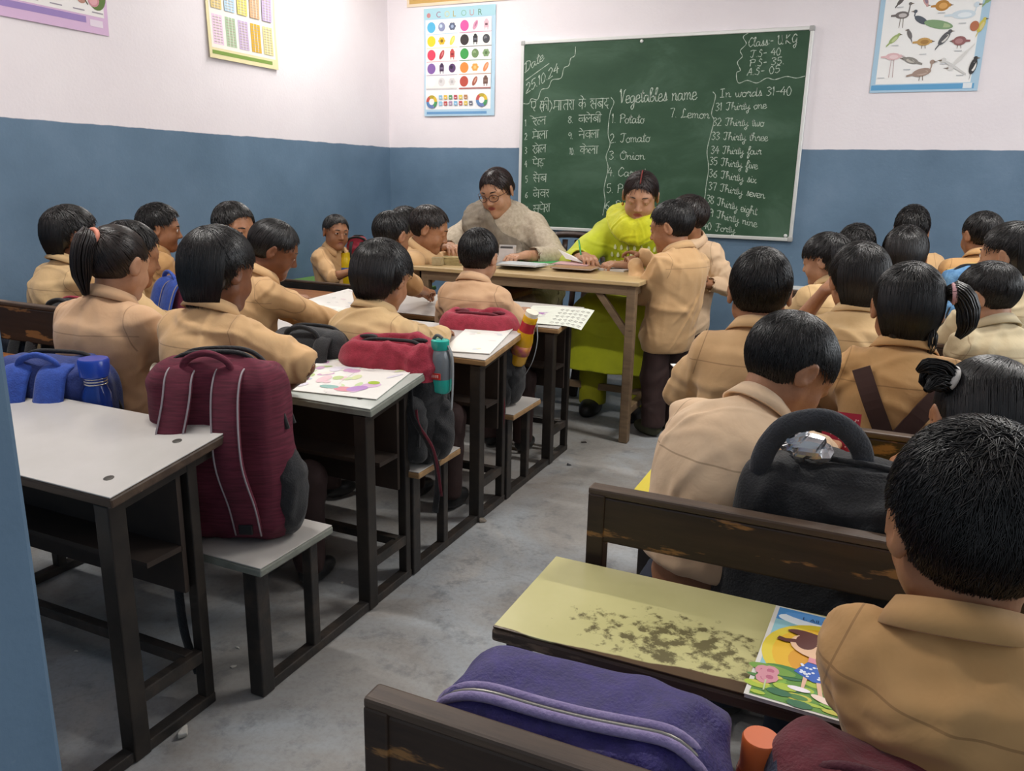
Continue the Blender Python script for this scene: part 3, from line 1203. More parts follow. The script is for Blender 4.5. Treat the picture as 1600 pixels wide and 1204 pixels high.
        B3 = np.cross(T3, n3)
        rr = lrad * s * np.array([.8, 1, 1, .9, .6, .12])[None, :, None] * rng.uniform(.7, 1.3, K)[:, None, None]
        v3 = np.stack([P3 + rr * (B3 * math.cos(math.radians(g_)) * 1.5 + n3 * math.sin(math.radians(g_))) for g_ in (90, 210, 330)], 2).reshape(-1, 3)
        b3 = (np.arange(K) * 18)[:, None, None, None] + (np.arange(5) * 3)[None, :, None, None] + np.array([[j_, (j_ + 1) % 3, 3 + (j_ + 1) % 3, 3 + j_] for j_ in range(3)])[None, None]
        parts.append((v3, b3.reshape(-1, 4)))
    if extra:
        parts += extra(rng, s)
    hv, hf = join(*parts)
    mesh('hair', xf(hm, hv), hf, hairm, root, frame=hm, smooth=True)
    # ---- shirt
    smat = sm or SHIRTS[shirt]
    G = Field(lo, hi, max(vox, .0055) if w < 100 else .0055)
    o = .013 * b
    if legs == 'sit':
        base = hp - up * .02
    else:
        base = hp - up * (.015 * b if hemz is None else hemz)
    G.chain([base, m1, m2, N - sh_up * .052 * b], [(.118 if legs == 'sit' else .132) * b * wide, (.112 if legs == 'sit' else .120) * b * wide, .118 * b * wide, .074 * b], .035, A=A, sc=.8)
    G.cap(SH[-1], SH[1], .036 * b + o * .55, .036 * b + o * .55, .03)
    G.cap(N - sh_up * .03 * b, N + sh_up * .010 * b, .060 * b, .049 * b, .02)
    for k in (-1, 1):
        S_, E, W, hd, hn = arm[k]
        G.cap(S_, S_ + (E - S_) * .6, .046 * b, .047 * b, .04)
        if sleeve >= 1:
            e2 = E + (W - E) * min(.97, sleeve - 1)
            G.chain([S_ + (E - S_) * .5, E], [.048 * b, .042 * b], .015)
            G.chain([E, e2], [.042 * b, .033 * b if sleeve > 1.6 else .042 * b], .012)
            u = (W - E) / np.linalg.norm(W - E)
            if sleeve < 1.9:
                G.cap(e2 - u * .004, e2 + u * .08, .031 * b, .030 * b, .004, 'sub')
        else:
            e2 = S_ + (E - S_) * sleeve
            u = (E - S_) / np.linalg.norm(E - S_)
            G.cap(S_ + (E - S_) * .4, e2, .049 * b, .050 * b, .015)
            G.cap(e2 + u * .004, e2 + u * .10, .036 * b, .037 * b, .004, 'sub')
    if garment == 'kameez':
        for k in (-1, 1):
            j, kn, an = leg[k]
            G.chain([j, kn + up * .012, kn + up * .012 + fwd * .01], [.10 * b, .078 * b, .074 * b], .05)
            G.chain([kn + fwd * .012, V(kn[0], kn[1], .25) + fwd * .03 + rgt * k * .035], [.078 * b, .070 * b], .06)
        G.cap(leg[-1][1] + up * .0, leg[1][1], .065 * b, .065 * b, .05)
        mid = (leg[-1][1] + leg[1][1]) / 2
        G.cap(mid, V(mid[0], mid[1], .24) + fwd * .03, .075 * b, .08 * b, .07)
        G.half(V(0, 0, .25), (0, 0, -1), .004)
    elif legs != 'sit':
        G.half(base - up * .075 * b, (0, 0, -1), .004)
    else:
        G.half(V(0, 0, seat + hem_up), (0, 0, -1), .01)
    sv, sf = G.mesh(2)
    bm = tr(m2) @ rz(byaw)
    sv = wrinkle(sv, sf, .0055 * b, rng, 60)
    if legs == 'sit' and not garment:
        sv[:, 2] = np.maximum(sv[:, 2], seat + .003)
    shirt_o = mesh('kameez' if garment else 'shirt', sv, sf, smat, root, frame=bm, smooth=True)
    if not garment:
        # collar round the neck
        ax_ = xf(hm, (V(0, -.022, -.045) * s)[None])[0] - (N - sh_up * .03)
        ax_ = ax_ / np.linalg.norm(ax_) * .6 + sh_up * .4
        ax_ /= np.linalg.norm(ax_)
        fy = xf(rz(byaw * .75 + hyaw * .25), V(0, 1, 0)[None])[0]
        fy = fy - ax_ * (fy @ ax_)
        fy /= np.linalg.norm(fy)
        fx = np.cross(fy, ax_)
        cm = Matrix.Identity(4)
        for q_ in range(3):
            cm[q_][0], cm[q_][1], cm[q_][2], cm[q_][3] = fx[q_], fy[q_], ax_[q_], (N + ax_ * .004 * s)[q_]
        collar(shirt_o, cm, .0545 * s, .026 * s, collar_open, .032 * s, smat, stand=.018 * s, spread=.023 * s)
    # ---- trousers or skirt, shoes
    T = Field(lo, hi, max(vox, .0065))
    T.ell(hp - up * .012, V(.104, .072, .07) * b, R=np4(bR)[:3, :3], k=0)
    for k in (-1, 1):
        j, kn, an = leg[k]
        wd = 1.15 if legs == 'stand' else 1.
        T.chain([j, kn, an + up * .01], [(.066 if legs == 'sit' else .058) * b, .050 * b * wd, .045 * b * wd], .02)
    if girl:
        T.ell(hp + fwd * .10 - up * .01, V(.15, .19, .065) * b, R=np4(bR)[:3, :3], k=.03)
    if legs == 'sit':
        T.half(V(0, 0, seat + .22), (0, 0, 1), .01)
    T.half(V(0, 0, .05), (0, 0, -1), .003)
    tv, tf = T.mesh(1)
    tv = wrinkle(tv, tf, .004, rng)
    if legs == 'sit':
        jx = tv - hp
        on = (jx @ fwd) < .17
        tv[:, 2] = np.where(on & (tv[:, 2] > seat - .12), np.maximum(tv[:, 2], seat + .002), tv[:, 2])
    mesh('skirt' if girl else 'trousers', tv, tf, pants or PANTS, root, smooth=True)
    for k in (-1, 1):
        an = leg[k][2]
        Q = Field(an - .16, an + .16, .007)
        Rb = np4(bR)[:3, :3]
        Q.ell(V(an[0], an[1], .034) + fwd * .035, V(.034, .078, .034) * b, R=Rb, k=0)
        Q.cap(V(an[0], an[1], .05), V(an[0], an[1], .085), .034 * b, .036 * b, .02)
        Q.half(V(0, 0, .002), (0, 0, -1), 0)
        qv, qf = Q.mesh(1)
        qv[:, 2] = np.maximum(qv[:, 2], .001)
        mesh('shoe', qv, qf, shoe or SHOE, root, smooth=True)
    info = dict(root=root, H=H, hm=hm, s=s, b=b, N=N, hp=hp, m1=m1, m2=m2, SH=SH, arm=arm, fwd=fwd, rgt=rgt, up=up, sh_up=sh_up, shirt=shirt_o, bm=bm, sv=sv, sf=sf)
    return info


# ------------------------------------------------------------------ the room
XL, XR, YB, YF, ZC = ROOM['xl'], ROOM['xr'], ROOM['yb'], ROOM['yf'], ROOM['zc']


def struct(name, mb, mat, **k):
    return tag(mb.build(name, mat, **k), kind='structure')


struct('floor', MB().box((XL - .15, -1.6, -.1), (XR + .15, YB + .15, 0)), FLOOR)
struct('ceiling', MB().box((XL - .15, YF, ZC), (XR + .15, YB + .15, ZC + .1)), M('ceiling_paint', 'e6e2df', .8))
struct('wall_left', MB().box((XL - .15, YF, 0), (XL, YB + .15, ZC)), WALL)
struct('wall_back', MB().box((XL, YB, 0), (XR, YB + .15, ZC)), WALL)
WY0, WY1, WZ0, WZ1 = 1.45, 3.75, 1.15, 2.35
struct('wall_right', MB().box((XR, YF, 0), (XR + .15, WY0, ZC)).box((XR, WY1, 0), (XR + .15, YB + .15, ZC)).box((XR, WY0, 0), (XR + .15, WY1, WZ0)).box((XR, WY0, WZ1), (XR + .15, WY1, ZC)), WALL)
wf = MB()
for a, b in (((XR + .02, WY0, WZ0), (XR + .08, WY1, WZ0 + .05)), ((XR + .02, WY0, WZ1 - .05), (XR + .08, WY1, WZ1)), ((XR + .02, WY0, WZ0), (XR + .08, WY0 + .05, WZ1)),
             ((XR + .02, WY1 - .05, WZ0), (XR + .08, WY1, WZ1)), ((XR + .02, (WY0 + WY1) / 2 - .025, WZ0), (XR + .08, (WY0 + WY1) / 2 + .025, WZ1))):
    wf.box(a, b)
for i in range(7):
    z = WZ0 + .15 + i * .15
    wf.box((XR + .03, WY0, z), (XR + .042, WY1, z + .012))
struct('window_1', wf, M('window_frame_paint', 'cfcac2', .5), bevel=.003)
JX = -.652
struct('wall_front', MB().box((XL, YF, 0), (JX, YF + .12, ZC)).box((JX, YF, 2.15), (1.25, YF + .12, ZC)).box((1.25, YF, 0), (XR, YF + .12, ZC)), WALL, bevel=.006)

for i, (tx, ty, tw) in enumerate(TUBES):
    t = thing('ceiling_light', ('white batten tube light on the ceiling near the chalkboard wall', 'white batten tube light on the ceiling above the right hand rows', 'white batten tube light on the ceiling above the left hand desks')[i],
              'light', (tx, ty, ZC - .085))
    MB().box((tx - .62, ty - .03, ZC - .05), (tx + .62, ty + .03, ZC)).build('housing', M('batten_white', 'e8e8e6', .5), t, bevel=.006)
    MB().tube([(tx - .6, ty, ZC - .068), (tx + .6, ty, ZC - .068)], .013, 12).build('tube', M('lit_tube', 'fffaf0', .5, emit=6), t, smooth=True)


# ------------------------------------------------------------------ desks with joined benches
SLOPE = 8.3


def steel_unit(y0, xe, xf_, label, zs=.345, zd=.594, desk_mat=None, edge=None, seat_mat=None, sedge=None, bench=True, dy=0., screws=True):
    """bench and desk on one welded frame of square tube; xe = aisle end, xf_ = far end"""
    t = thing('desk_bench', label, 'school desk', ((xe + xf_) / 2, y0 + .35, 0), 0, 'white desks with joined benches on the left')
    d0, d1 = y0 + .428, y0 + .738
    ds = tr((0, d0, zd)) @ rx(SLOPE)          # the writing top rises towards the board
    L_ = (d1 - d0) / math.cos(math.radians(SLOPE))
    b0, b1 = y0 - .01, y0 + .245
    desk_mat, edge = desk_mat or WHITE_LAM, edge or EDGE_BROWN
    lx = (xe - .03, xf_ + .06)
    for i, x in enumerate(lx):
        if bench:
            MB().box((x - .02, b0 + .015, .002), (x + .02, b0 + .055, zs - .022)).build('leg', STEEL2, t, bevel=.003)
            MB().box((x - .014, b1 - .045, .012), (x + .014, b1 - .017, zs - .022)).build('leg', STEEL2, t, bevel=.003)
        MB().box((x - .02, d0 + .01, .002), (x + .02, d0 + .05, zd - .028)).build('leg', CHAR, t, bevel=.003)
        MB().box((x - .014, y0 + .638, .012), (x + .014, y0 + .664, zd - .001)).build('leg', CHAR, t, bevel=.003)
        MB().box((x - .016, b0 + .02 if bench else d0, .001), (x + .016, y0 + .664, .026)).build('floor_rail', STEEL2, t, bevel=.003)
        MB().box((x - .013, d0 + .05, .115), (x + .013, y0 + .639, .145)).build('side_rail', STEEL2, t, bevel=.003)
        MB().box((x - .012, .03, -.055), (x + .012, L_ - .03, -.023), ds).build('desk_bearer', CHAR, t)
        if bench:
            MB().box((x - .012, b0 + .03, zs - .05), (x + .012, b1 - .02, zs - .022)).build('seat_bearer', CHAR, t)
    MB().box((lx[1], y0 + .60, .125), (lx[0], y0 + .625, .15)).build('foot_rail', STEEL2, t, bevel=.002)
    MB().box((lx[1], d0 + .10, zd - .20), (lx[0], y0 + .62, zd - .188)).box((lx[1], y0 + .618, zd - .30), (lx[0], y0 + .63, zd - .02)).build('book_shelf', M('dark_shelf_board', '2b211b', .7, '382c24', 9), t)
    tp = MB().box((xf_, 0, -.003), (xe + .012, L_, 0), ds).build('desk_top', desk_mat, t, bevel=.001)
    MB().box((xf_ - .002, -.002, -.024), (xe + .014, L_ + .002, -.0035), ds).build('edge_board', edge, tp, bevel=.004)
    if screws:
        for sy in (.055, L_ - .085):
            MB().lathe([(.010, 0), (.010, .0008), (.006, .0016)], ds @ tr((xe - .055, sy, 0)), 12).build('screw_head', M('dull_screw', '4a4742', .5, metal=.4), tp)
    if bench:
        st = MB().box((xf_, b0, zs - .003), (xe + .018, b1, zs)).build('seat', seat_mat or WHITE_LAM, t, bevel=.001)
        MB().box((xf_ - .002, b0 - .002, zs - .022), (xe + .02, b1 + .002, zs - .0035)).build('edge_board', sedge or edge, st, bevel=.004)
    return t


steel_unit(.524, -1.252, -2.42, 'white topped desk with dark brown edge, nearest of the left row by the blue jamb', edge=EDGE_BROWN)
steel_unit(1.237, -1.165, -2.20, 'grey-white desk with open colouring book, its bench holding the maroon school bag', desk_mat=GREY_LAM, edge=M('grey_edge_board', '8e9288', .5, '7a7d74', 20, 4), sedge=M('grey_edge_board', '8e9288', .5))
steel_unit(1.903, -1.165, -2.20, 'white desk with plywood edge whose bench carries the red bag with the teal bottle', edge=EDGE_PLY)
steel_unit(2.569, -1.165, -2.20, 'white desk nearest the teachers, open letter book overhanging its end', edge=EDGE_PLY)


def wood_unit(y0, x0, x1, label, group, zs=.335, zb=.655, zd=.55, top=None, topedge=None, wood=None, ph=.115, seat=None, bx=0.):
    """older timber bench with a back plank, joined to a desk in front"""
    wood = wood or DARKWOOD
    t = thing('bench_desk', label, 'school desk', ((x0 + x1) / 2, y0 + .3, 0), 0, group)
    MB().box((x0 + bx + .005, y0 - .012, zb - ph), (x1, y0 + .012, zb)).build('back_plank', wood, t, bevel=.004)
    MB().box((x0 + bx, y0 - .014, zb), (x1, y0 + .016, zb + .014)).build('back_cap', EDGE_BROWN, t, bevel=.004)
    MB().box((x0 + bx, y0 + .03, zs - .025), (x1, y0 + .27, zs)).build('seat', seat or wood, t, bevel=.004)
    for x in (x0 + .016, x1 - .03):
        xb = x + (bx if x < x1 - .1 else 0)
        MB().box((xb - .015, y0 - .0155, 0.001), (xb + .015, y0 + .0175, zb + .004)).build('back_post', wood, t, bevel=.003)
        MB().box((xb - .014, y0 + .23, .001), (xb + .014, y0 + .258, zs - .025)).build('leg', CHAR, t, bevel=.003)
        MB().box((x - .016, y0 + .345, .001), (x + .016, y0 + .377, zd - .026)).build('leg', CHAR, t, bevel=.003)
        MB().box((x - .014, y0 + .50, .001), (x + .014, y0 + .53, zd - .026)).build('leg', CHAR, t, bevel=.003)
        MB().bar((xb, y0, .015), (x, y0 + .53, .015), .026).build('floor_rail', CHAR, t, bevel=.003)
    MB().box((x0, y0 + .50, .12), (x1 - .03, y0 + .525, .145)).build('foot_rail', CHAR, t, bevel=.003)
    tp = MB().box((x0 - .012, y0 + .325, zd - .003), (x1, y0 + .575, zd)).build('desk_top', top or wood, t, bevel=.001)
    MB().box((x0 - .014, y0 + .323, zd - .024), (x1 + .002, y0 + .577, zd - .0035)).build('edge_board', topedge or EDGE_BROWN, tp, bevel=.005)
    return t


RX0, RX1 = -.42, .72
G_R = 'timber bench desks on the right'
wood_unit(.615, RX0 - .015, RX1, 'worn pale yellow desk with scuffed brown patches, nearest of the right hand row', G_R, top=YELLOW, zb=.64, ph=.10)
wood_unit(1.225, RX0 + .018, RX1, 'dark bench with chipped back plank and bright yellow desk top, under the bending boy', G_R, top=YELLOW2, zb=.664, ph=.082)
wood_unit(1.83, RX0 - .07, RX1, 'timber desk where the girl with brown cross straps sits', G_R, zd=.612, bx=.12, top=M('pale_cream_laminate', 'd9d2b8', .35), topedge=BROWNWOOD)
wood_unit(2.43, RX0 + .03, RX1, 'white topped desk with orange wood edge in front of the side profile boy', G_R, zd=.60, top=WHITE_LAM, topedge=BROWNWOOD)
wood_unit(3.03, RX0 + .03, RX1, 'desk of the long haired child in profile, right of the standing boys', G_R, top=WHITE_LAM, topedge=BROWNWOOD)
wood_unit(3.63, RX0 + .03, RX1 + .1, 'dark bench desk second from the chalkboard wall on the right', G_R, top=BROWNWOOD)
wood_unit(4.23, RX0 + .03, RX1 + .1, 'dark bench desk closest to the chalkboard wall on the right', G_R, top=BROWNWOOD)
G_L = 'timber bench desks along the left wall'
wood_unit(1.10, -3.42, -2.40, 'orange-brown wooden desk at the left picture edge behind the door jamb', G_L, zb=.74, zd=.585, top=BROWNWOOD, topedge=BROWNWOOD)
wood_unit(1.72, -3.42, -2.225, 'dark brown bench with tall back plank by the left wall, red-black bag on its seat', G_L, zb=.735, zd=.60, top=BROWNWOOD)
wood_unit(2.40, -3.42, -2.45, 'timber bench desk by the left wall with a maroon and blue bag', G_L, zb=.60, zd=.58, top=BROWNWOOD)
wood_unit(3.10, -3.42, -2.45, 'timber bench desk by the left wall, second from the room corner', G_L, zb=.55, zd=.54, top=BROWNWOOD)
wood_unit(3.78, -3.42, -2.50, 'green topped bench desk by the left wall where the boy faces the camera', G_L, zb=.56, zd=.52, top=M('green_laminate', '5f8a3c', .4), topedge=M('green_edge', '4a6b30', .5), wood=CHAR)

# teachers' table
TX0, TX1, TY0, TY1, TZ = -2.10, -.945, 3.42, 3.93, .75
t = thing('table', 'long worn wooden teachers table with diagonal braces, piled with notebooks', 'table', ((TX0 + TX1) / 2, 3.68, 0))
MB().box((TX0, TY0, TZ - .02), (TX1, TY1, TZ)).build('table_top', TABLETOP, t, bevel=.004)
ap = MB().box((TX0 + .03, TY0 + .02, TZ - .065), (TX1 - .03, TY0 + .042, TZ - .02)).box((TX0 + .03, TY1 - .042, TZ - .065), (TX1 - .03, TY1 - .02, TZ - .02))
ap.box((TX0 + .03, TY0 + .02, TZ - .065), (TX0 + .052, TY1 - .02, TZ - .02)).box((TX1 - .052, TY0 + .02, TZ - .065), (TX1 - .03, TY1 - .02, TZ - .02))
ap.build('apron', TABLEWOOD, t, bevel=.002)
for x in (TX0 + .06, TX1 - .04):
    for y in (TY0 + .04, TY1 - .04):
        MB().bar((x, y, 0.001), (x, y, TZ - .02), .042, .042, (0, 1, 0)).build('leg', TABLEWOOD, t, bevel=.004)
    MB().box((x - .018, TY0 + .06, .13), (x + .018, TY1 - .06, .165)).build('side_rail', TABLEWOOD, t, bevel=.003)
MB().box((TX0 + .06, (TY0 + TY1) / 2 + .14, .135), (TX1 - .04, (TY0 + TY1) / 2 + .165, .17)).build('stretcher', TABLEWOOD, t, bevel=.003)
for x, sx in ((TX1 - .05, -1), (TX0 + .07, 1)):
    MB().bar((x + sx * .005, TY0 + .045, TZ - .24), (x + sx * .16, TY0 + .045, TZ - .045), .03, .026, (0, 1, 0)).build('brace', TABLEWOOD, t, bevel=.003)


def plastic_chair(name, label, x, y, rot, mat, arms=True, zs=.43, zt=.86, legs_mat=None):
    t = thing(name, label, 'chair', (x, y, 0), rot)
    F_ = WM[t.name]
    w, d = .23, .21
    st = Field(V(-.3, -.3, .36), V(.3, .3, .48), .008)
    st.rbox(V(0, 0, zs - .012), V(w, d, .016), .015, k=0)
    st.ell(V(0, .02, zs + .03), V(.17, .16, .028), k=.02, op='sub')
    v, f = st.mesh(1)
    mesh('seat', xf(F_, v), f, mat, t, smooth=True)
    # back: bent frame with slats (back of the chair is -y)
    fr = spline([(-.2, -.19, zs - .02), (-.215, -.235, zs + .2), (-.17, -.28, zt - .04), (0, -.295, zt), (.17, -.28, zt - .04), (.215, -.235, zs + .2), (.2, -.19, zs - .02)], 6)
    MB().tube(xf(F_, fr), .020, 8, flat=1.5, up=(0, 1, 0)).build('back_frame', mat, t, smooth=True)
    for x_ in (-.11, -.037, .037, .11):
        p = spline([(x_ * .9, -.185, zs), (x_, -.245, zs + .2), (x_, -.285, zt - .03)], 4)
        MB().tube(xf(F_, p), .018, 6, flat=.5, up=(0, 1, 0)).build('back_slat', mat, t, smooth=True)
    for sx in (-1, 1):
        for sy in (-1, 1):
            MB().bar(xf(F_, [(sx * (w - .02), sy * (d - .02), zs - .02)])[0], xf(F_, [(sx * (w + .015), sy * (d + .02), .001)])[0], .045, .035).build('leg', legs_mat or mat, t, bevel=.006)
        if arms:
            p = spline([(sx * .215, -.235, zs + .2), (sx * .255, -.08, zs + .215), (sx * .25, .13, zs + .20), (sx * .235, .19, zs + .12), (sx * .225, .18, zs - .02)], 5)
            MB().tube(xf(F_, p), .022, 8, flat=.7).build('arm', mat, t, smooth=True)
    return t


# ------------------------------------------------------------------ flat printed matter: polygons stacked on a sheet, one mesh
class Art:
    """u right, v up in metres on a plane frame (x=u, y=v, z=out of the sheet)"""

    def __init__(s, step=.0005):
        s.v, s.f, s.m, s.mats, s.ix, s.z, s.step = [], [], [], [], {}, 0, step

    def mi(s, c, rough=.5):
        if c not in s.ix:
            s.ix[c] = len(s.mats)
            s.mats.append(M('print_' + c, c, rough, spec=.4))
        return s.ix[c]

    def poly(s, pts, c, z=None):
        s.z += 1
        n = len(s.v)
        zz = s.z * s.step * .09 + s.step if z is None else z
        s.v += [(p[0], p[1], zz) for p in pts]
        s.f.append(tuple(range(n, n + len(pts))))
        s.m.append(s.mi(c))
        return s

    def rect(s, u0, v0, u1, v1, c):
        nx, ny = max(1, int(abs(u1 - u0) / .022)), max(1, int(abs(v1 - v0) / .022))
        s.z += 1
        zz = s.z * s.step * .09 + s.step
        n = len(s.v)
        s.v += [(u0 + (u1 - u0) * i / nx, v0 + (v1 - v0) * j / ny, zz) for j in range(ny + 1) for i in range(nx + 1)]
        for j in range(ny):
            for i in range(nx):
                a = n + j * (nx + 1) + i
                s.f.append((a, a + 1, a + nx + 2, a + nx + 1))
                s.m.append(s.mi(c))
        return s

    def disc(s, u, v, ru, rv=None, c='000000', n=20, rot=0, a0=0, a1=360):
        rv = ru if rv is None else rv
        ca, sa = math.cos(math.radians(rot)), math.sin(math.radians(rot))
        P = []
        full = a1 - a0 >= 360
        for i in range(n if full else n + 1):
            t = math.radians(a0 + (a1 - a0) * i / n)
            x, y = ru * math.cos(t), rv * math.sin(t)
            P.append((u + x * ca - y * sa, v + x * sa + y * ca))
        if not full:
            P.append((u, v))
        return s.poly(P, c)

    def line(s, pts, w, c):
        P = np.asarray(pts, float)
        T = np.gradient(P, axis=0)
        T /= np.linalg.norm(T, axis=1)[:, None] + 1e-9
        Nn = np.stack([-T[:, 1], T[:, 0]], 1) * w / 2
        L, R_ = P + Nn, P - Nn
        s.z += 1
        n, k = len(s.v), len(P)
        zz = s.z * s.step * .09 + s.step
        s.v += [(a, b, zz) for a, b in L] + [(a, b, zz) for a, b in R_]
        for i in range(k - 1):
            s.f.append((n + k + i, n + k + i + 1, n + i + 1, n + i))
            s.m.append(s.mi(c))
        return s

    def sheet(s, w, h, c, thick=.0015, nx=26, ny=30):
        """a real sheet: front, back and edges, subdivided so that it can curl"""
        mi = s.mi(c)
        n = len(s.v)
        for zz in (s.step * .2, -thick):
            for j in range(ny + 1):
                for i in range(nx + 1):
                    s.v.append((w * i / nx, h * j / ny, zz))
        A = (nx + 1) * (ny + 1)
        for j in range(ny):
            for i in range(nx):
                a = n + j * (nx + 1) + i
                q = (a, a + 1, a + nx + 2, a + nx + 1)
                s.f += [q, tuple(x + A for x in q[::-1])]
                s.m += [mi, mi]
        ring = [(i, 0) for i in range(nx)] + [(nx, j) for j in range(ny)] + [(nx - i, ny) for i in range(nx)] + [(0, ny - j) for j in range(ny)]
        for k, (i, j) in enumerate(ring):
            i2, j2 = ring[(k + 1) % len(ring)]
            a, b = n + j * (nx + 1) + i, n + j2 * (nx + 1) + i2
            s.f.append((b, a, a + A, b + A))
            s.m.append(mi)
        return s

    def text(s, txt, u, v, h, c, bold=1.0):
        """plain capitals from the built-in face, laid flat"""
        cu = bpy.data.curves.new('lettering', 'FONT')
        cu.body, cu.size, cu.resolution_u = txt, h / .72, 3
        o = bpy.data.objects.new('lettering', cu)
        COL.objects.link(o)
        bpy.context.view_layer.update()
        me = bpy.data.meshes.new_from_object(o.evaluated_get(bpy.context.evaluated_depsgraph_get()))
        s.z += 1
        zz = s.z * s.step * .09 + s.step
        n = len(s.v)
        s.v += [(u + p.co[0], v + p.co[1], zz) for p in me.vertices]
        for p in me.polygons:
            s.f.append(tuple(n + i for i in p.vertices))
            s.m.append(s.mi(c))
        wdt = max((p.co[0] for p in me.vertices), default=0)
        bpy.data.objects.remove(o)
        bpy.data.curves.remove(cu)
        bpy.data.meshes.remove(me)
        return wdt

    def build(s, name, frame, parent=None, warp=None):
        v = np.array(s.v, float)
        if warp:
            v = warp(v)
        return mesh(name, xf(frame, v), s.f, s.mats, parent, frame=frame, fmat=s.m)


def plane_frame(o, ux, vy):
    o, ux, vy = V(*o), V(*ux), V(*vy)
    n = np.cross(ux, vy)
    mx = Matrix.Identity(4)
    for i in range(3):
        mx[i][0], mx[i][1], mx[i][2], mx[i][3] = ux[i], vy[i], n[i], o[i]
    return mx


def curl(amp, h, seed=0):
    def w(v):
        v = v.copy()
        v[:, 2] += .6 * amp * (1 + np.sin(v[:, 0] * 7 + seed)) * .5 + amp * .4 * (1 + np.sin(v[:, 1] / h * 6 + seed))
        return v
    return w


# ------------------------------------------------------------------ chalkboard and its handwriting
BX0, BX1, BZ0, BZ1, BY = -2.402, -.518, .832, 2.082, YB - .022
cb = thing('chalkboard', 'large green chalkboard with white chalk writing in a pale metal frame', 'chalkboard', ((BX0 + BX1) / 2, YB - .012, BZ0))
MB().box((BX0 + .01, BY, BZ0 + .01), (BX1 - .01, YB - .001, BZ1 - .01)).build('panel', BOARD, cb)
fw = .022
for nm, a, b in (('frame_rail', (BX0, BY - .006, BZ0), (BX1, YB, BZ0 + fw)), ('frame_rail', (BX0, BY - .006, BZ1 - fw), (BX1, YB, BZ1)),
                 ('frame_stile', (BX0, BY - .006, BZ0), (BX0 + fw, YB, BZ1)), ('frame_stile', (BX1 - fw, BY - .006, BZ0), (BX1, YB, BZ1))):
    MB().box(a, b).build(nm, ALU, cb, bevel=.004)
for x in (BX0 - .003, BX1 - .03):
    for z in (BZ0 - .003, BZ1 - .03):
        MB().box((x, BY - .009, z), (x + .033, YB, z + .033)).build('corner_cap', M('grey_corner_cap', 'a9aaa8', .5), cb, bevel=.008)
for x, z in ((-1.56, 2.045), (-.56, .865)):
    MB().lathe([(.012, 0), (.010, .005), (.004, .007)], tr((x, BY, z)) @ rx(90), 12).build('mounting_screw', ALU, cb, smooth=True)

GL = {}


def glyphs(txt):
    for ln in txt.strip().split('\n'):
        k, w, *st = ln.split('|')
        GL[k] = (float(w), [[tuple(float(c) for c in p.split(',')) for p in s.split()] for s in st])


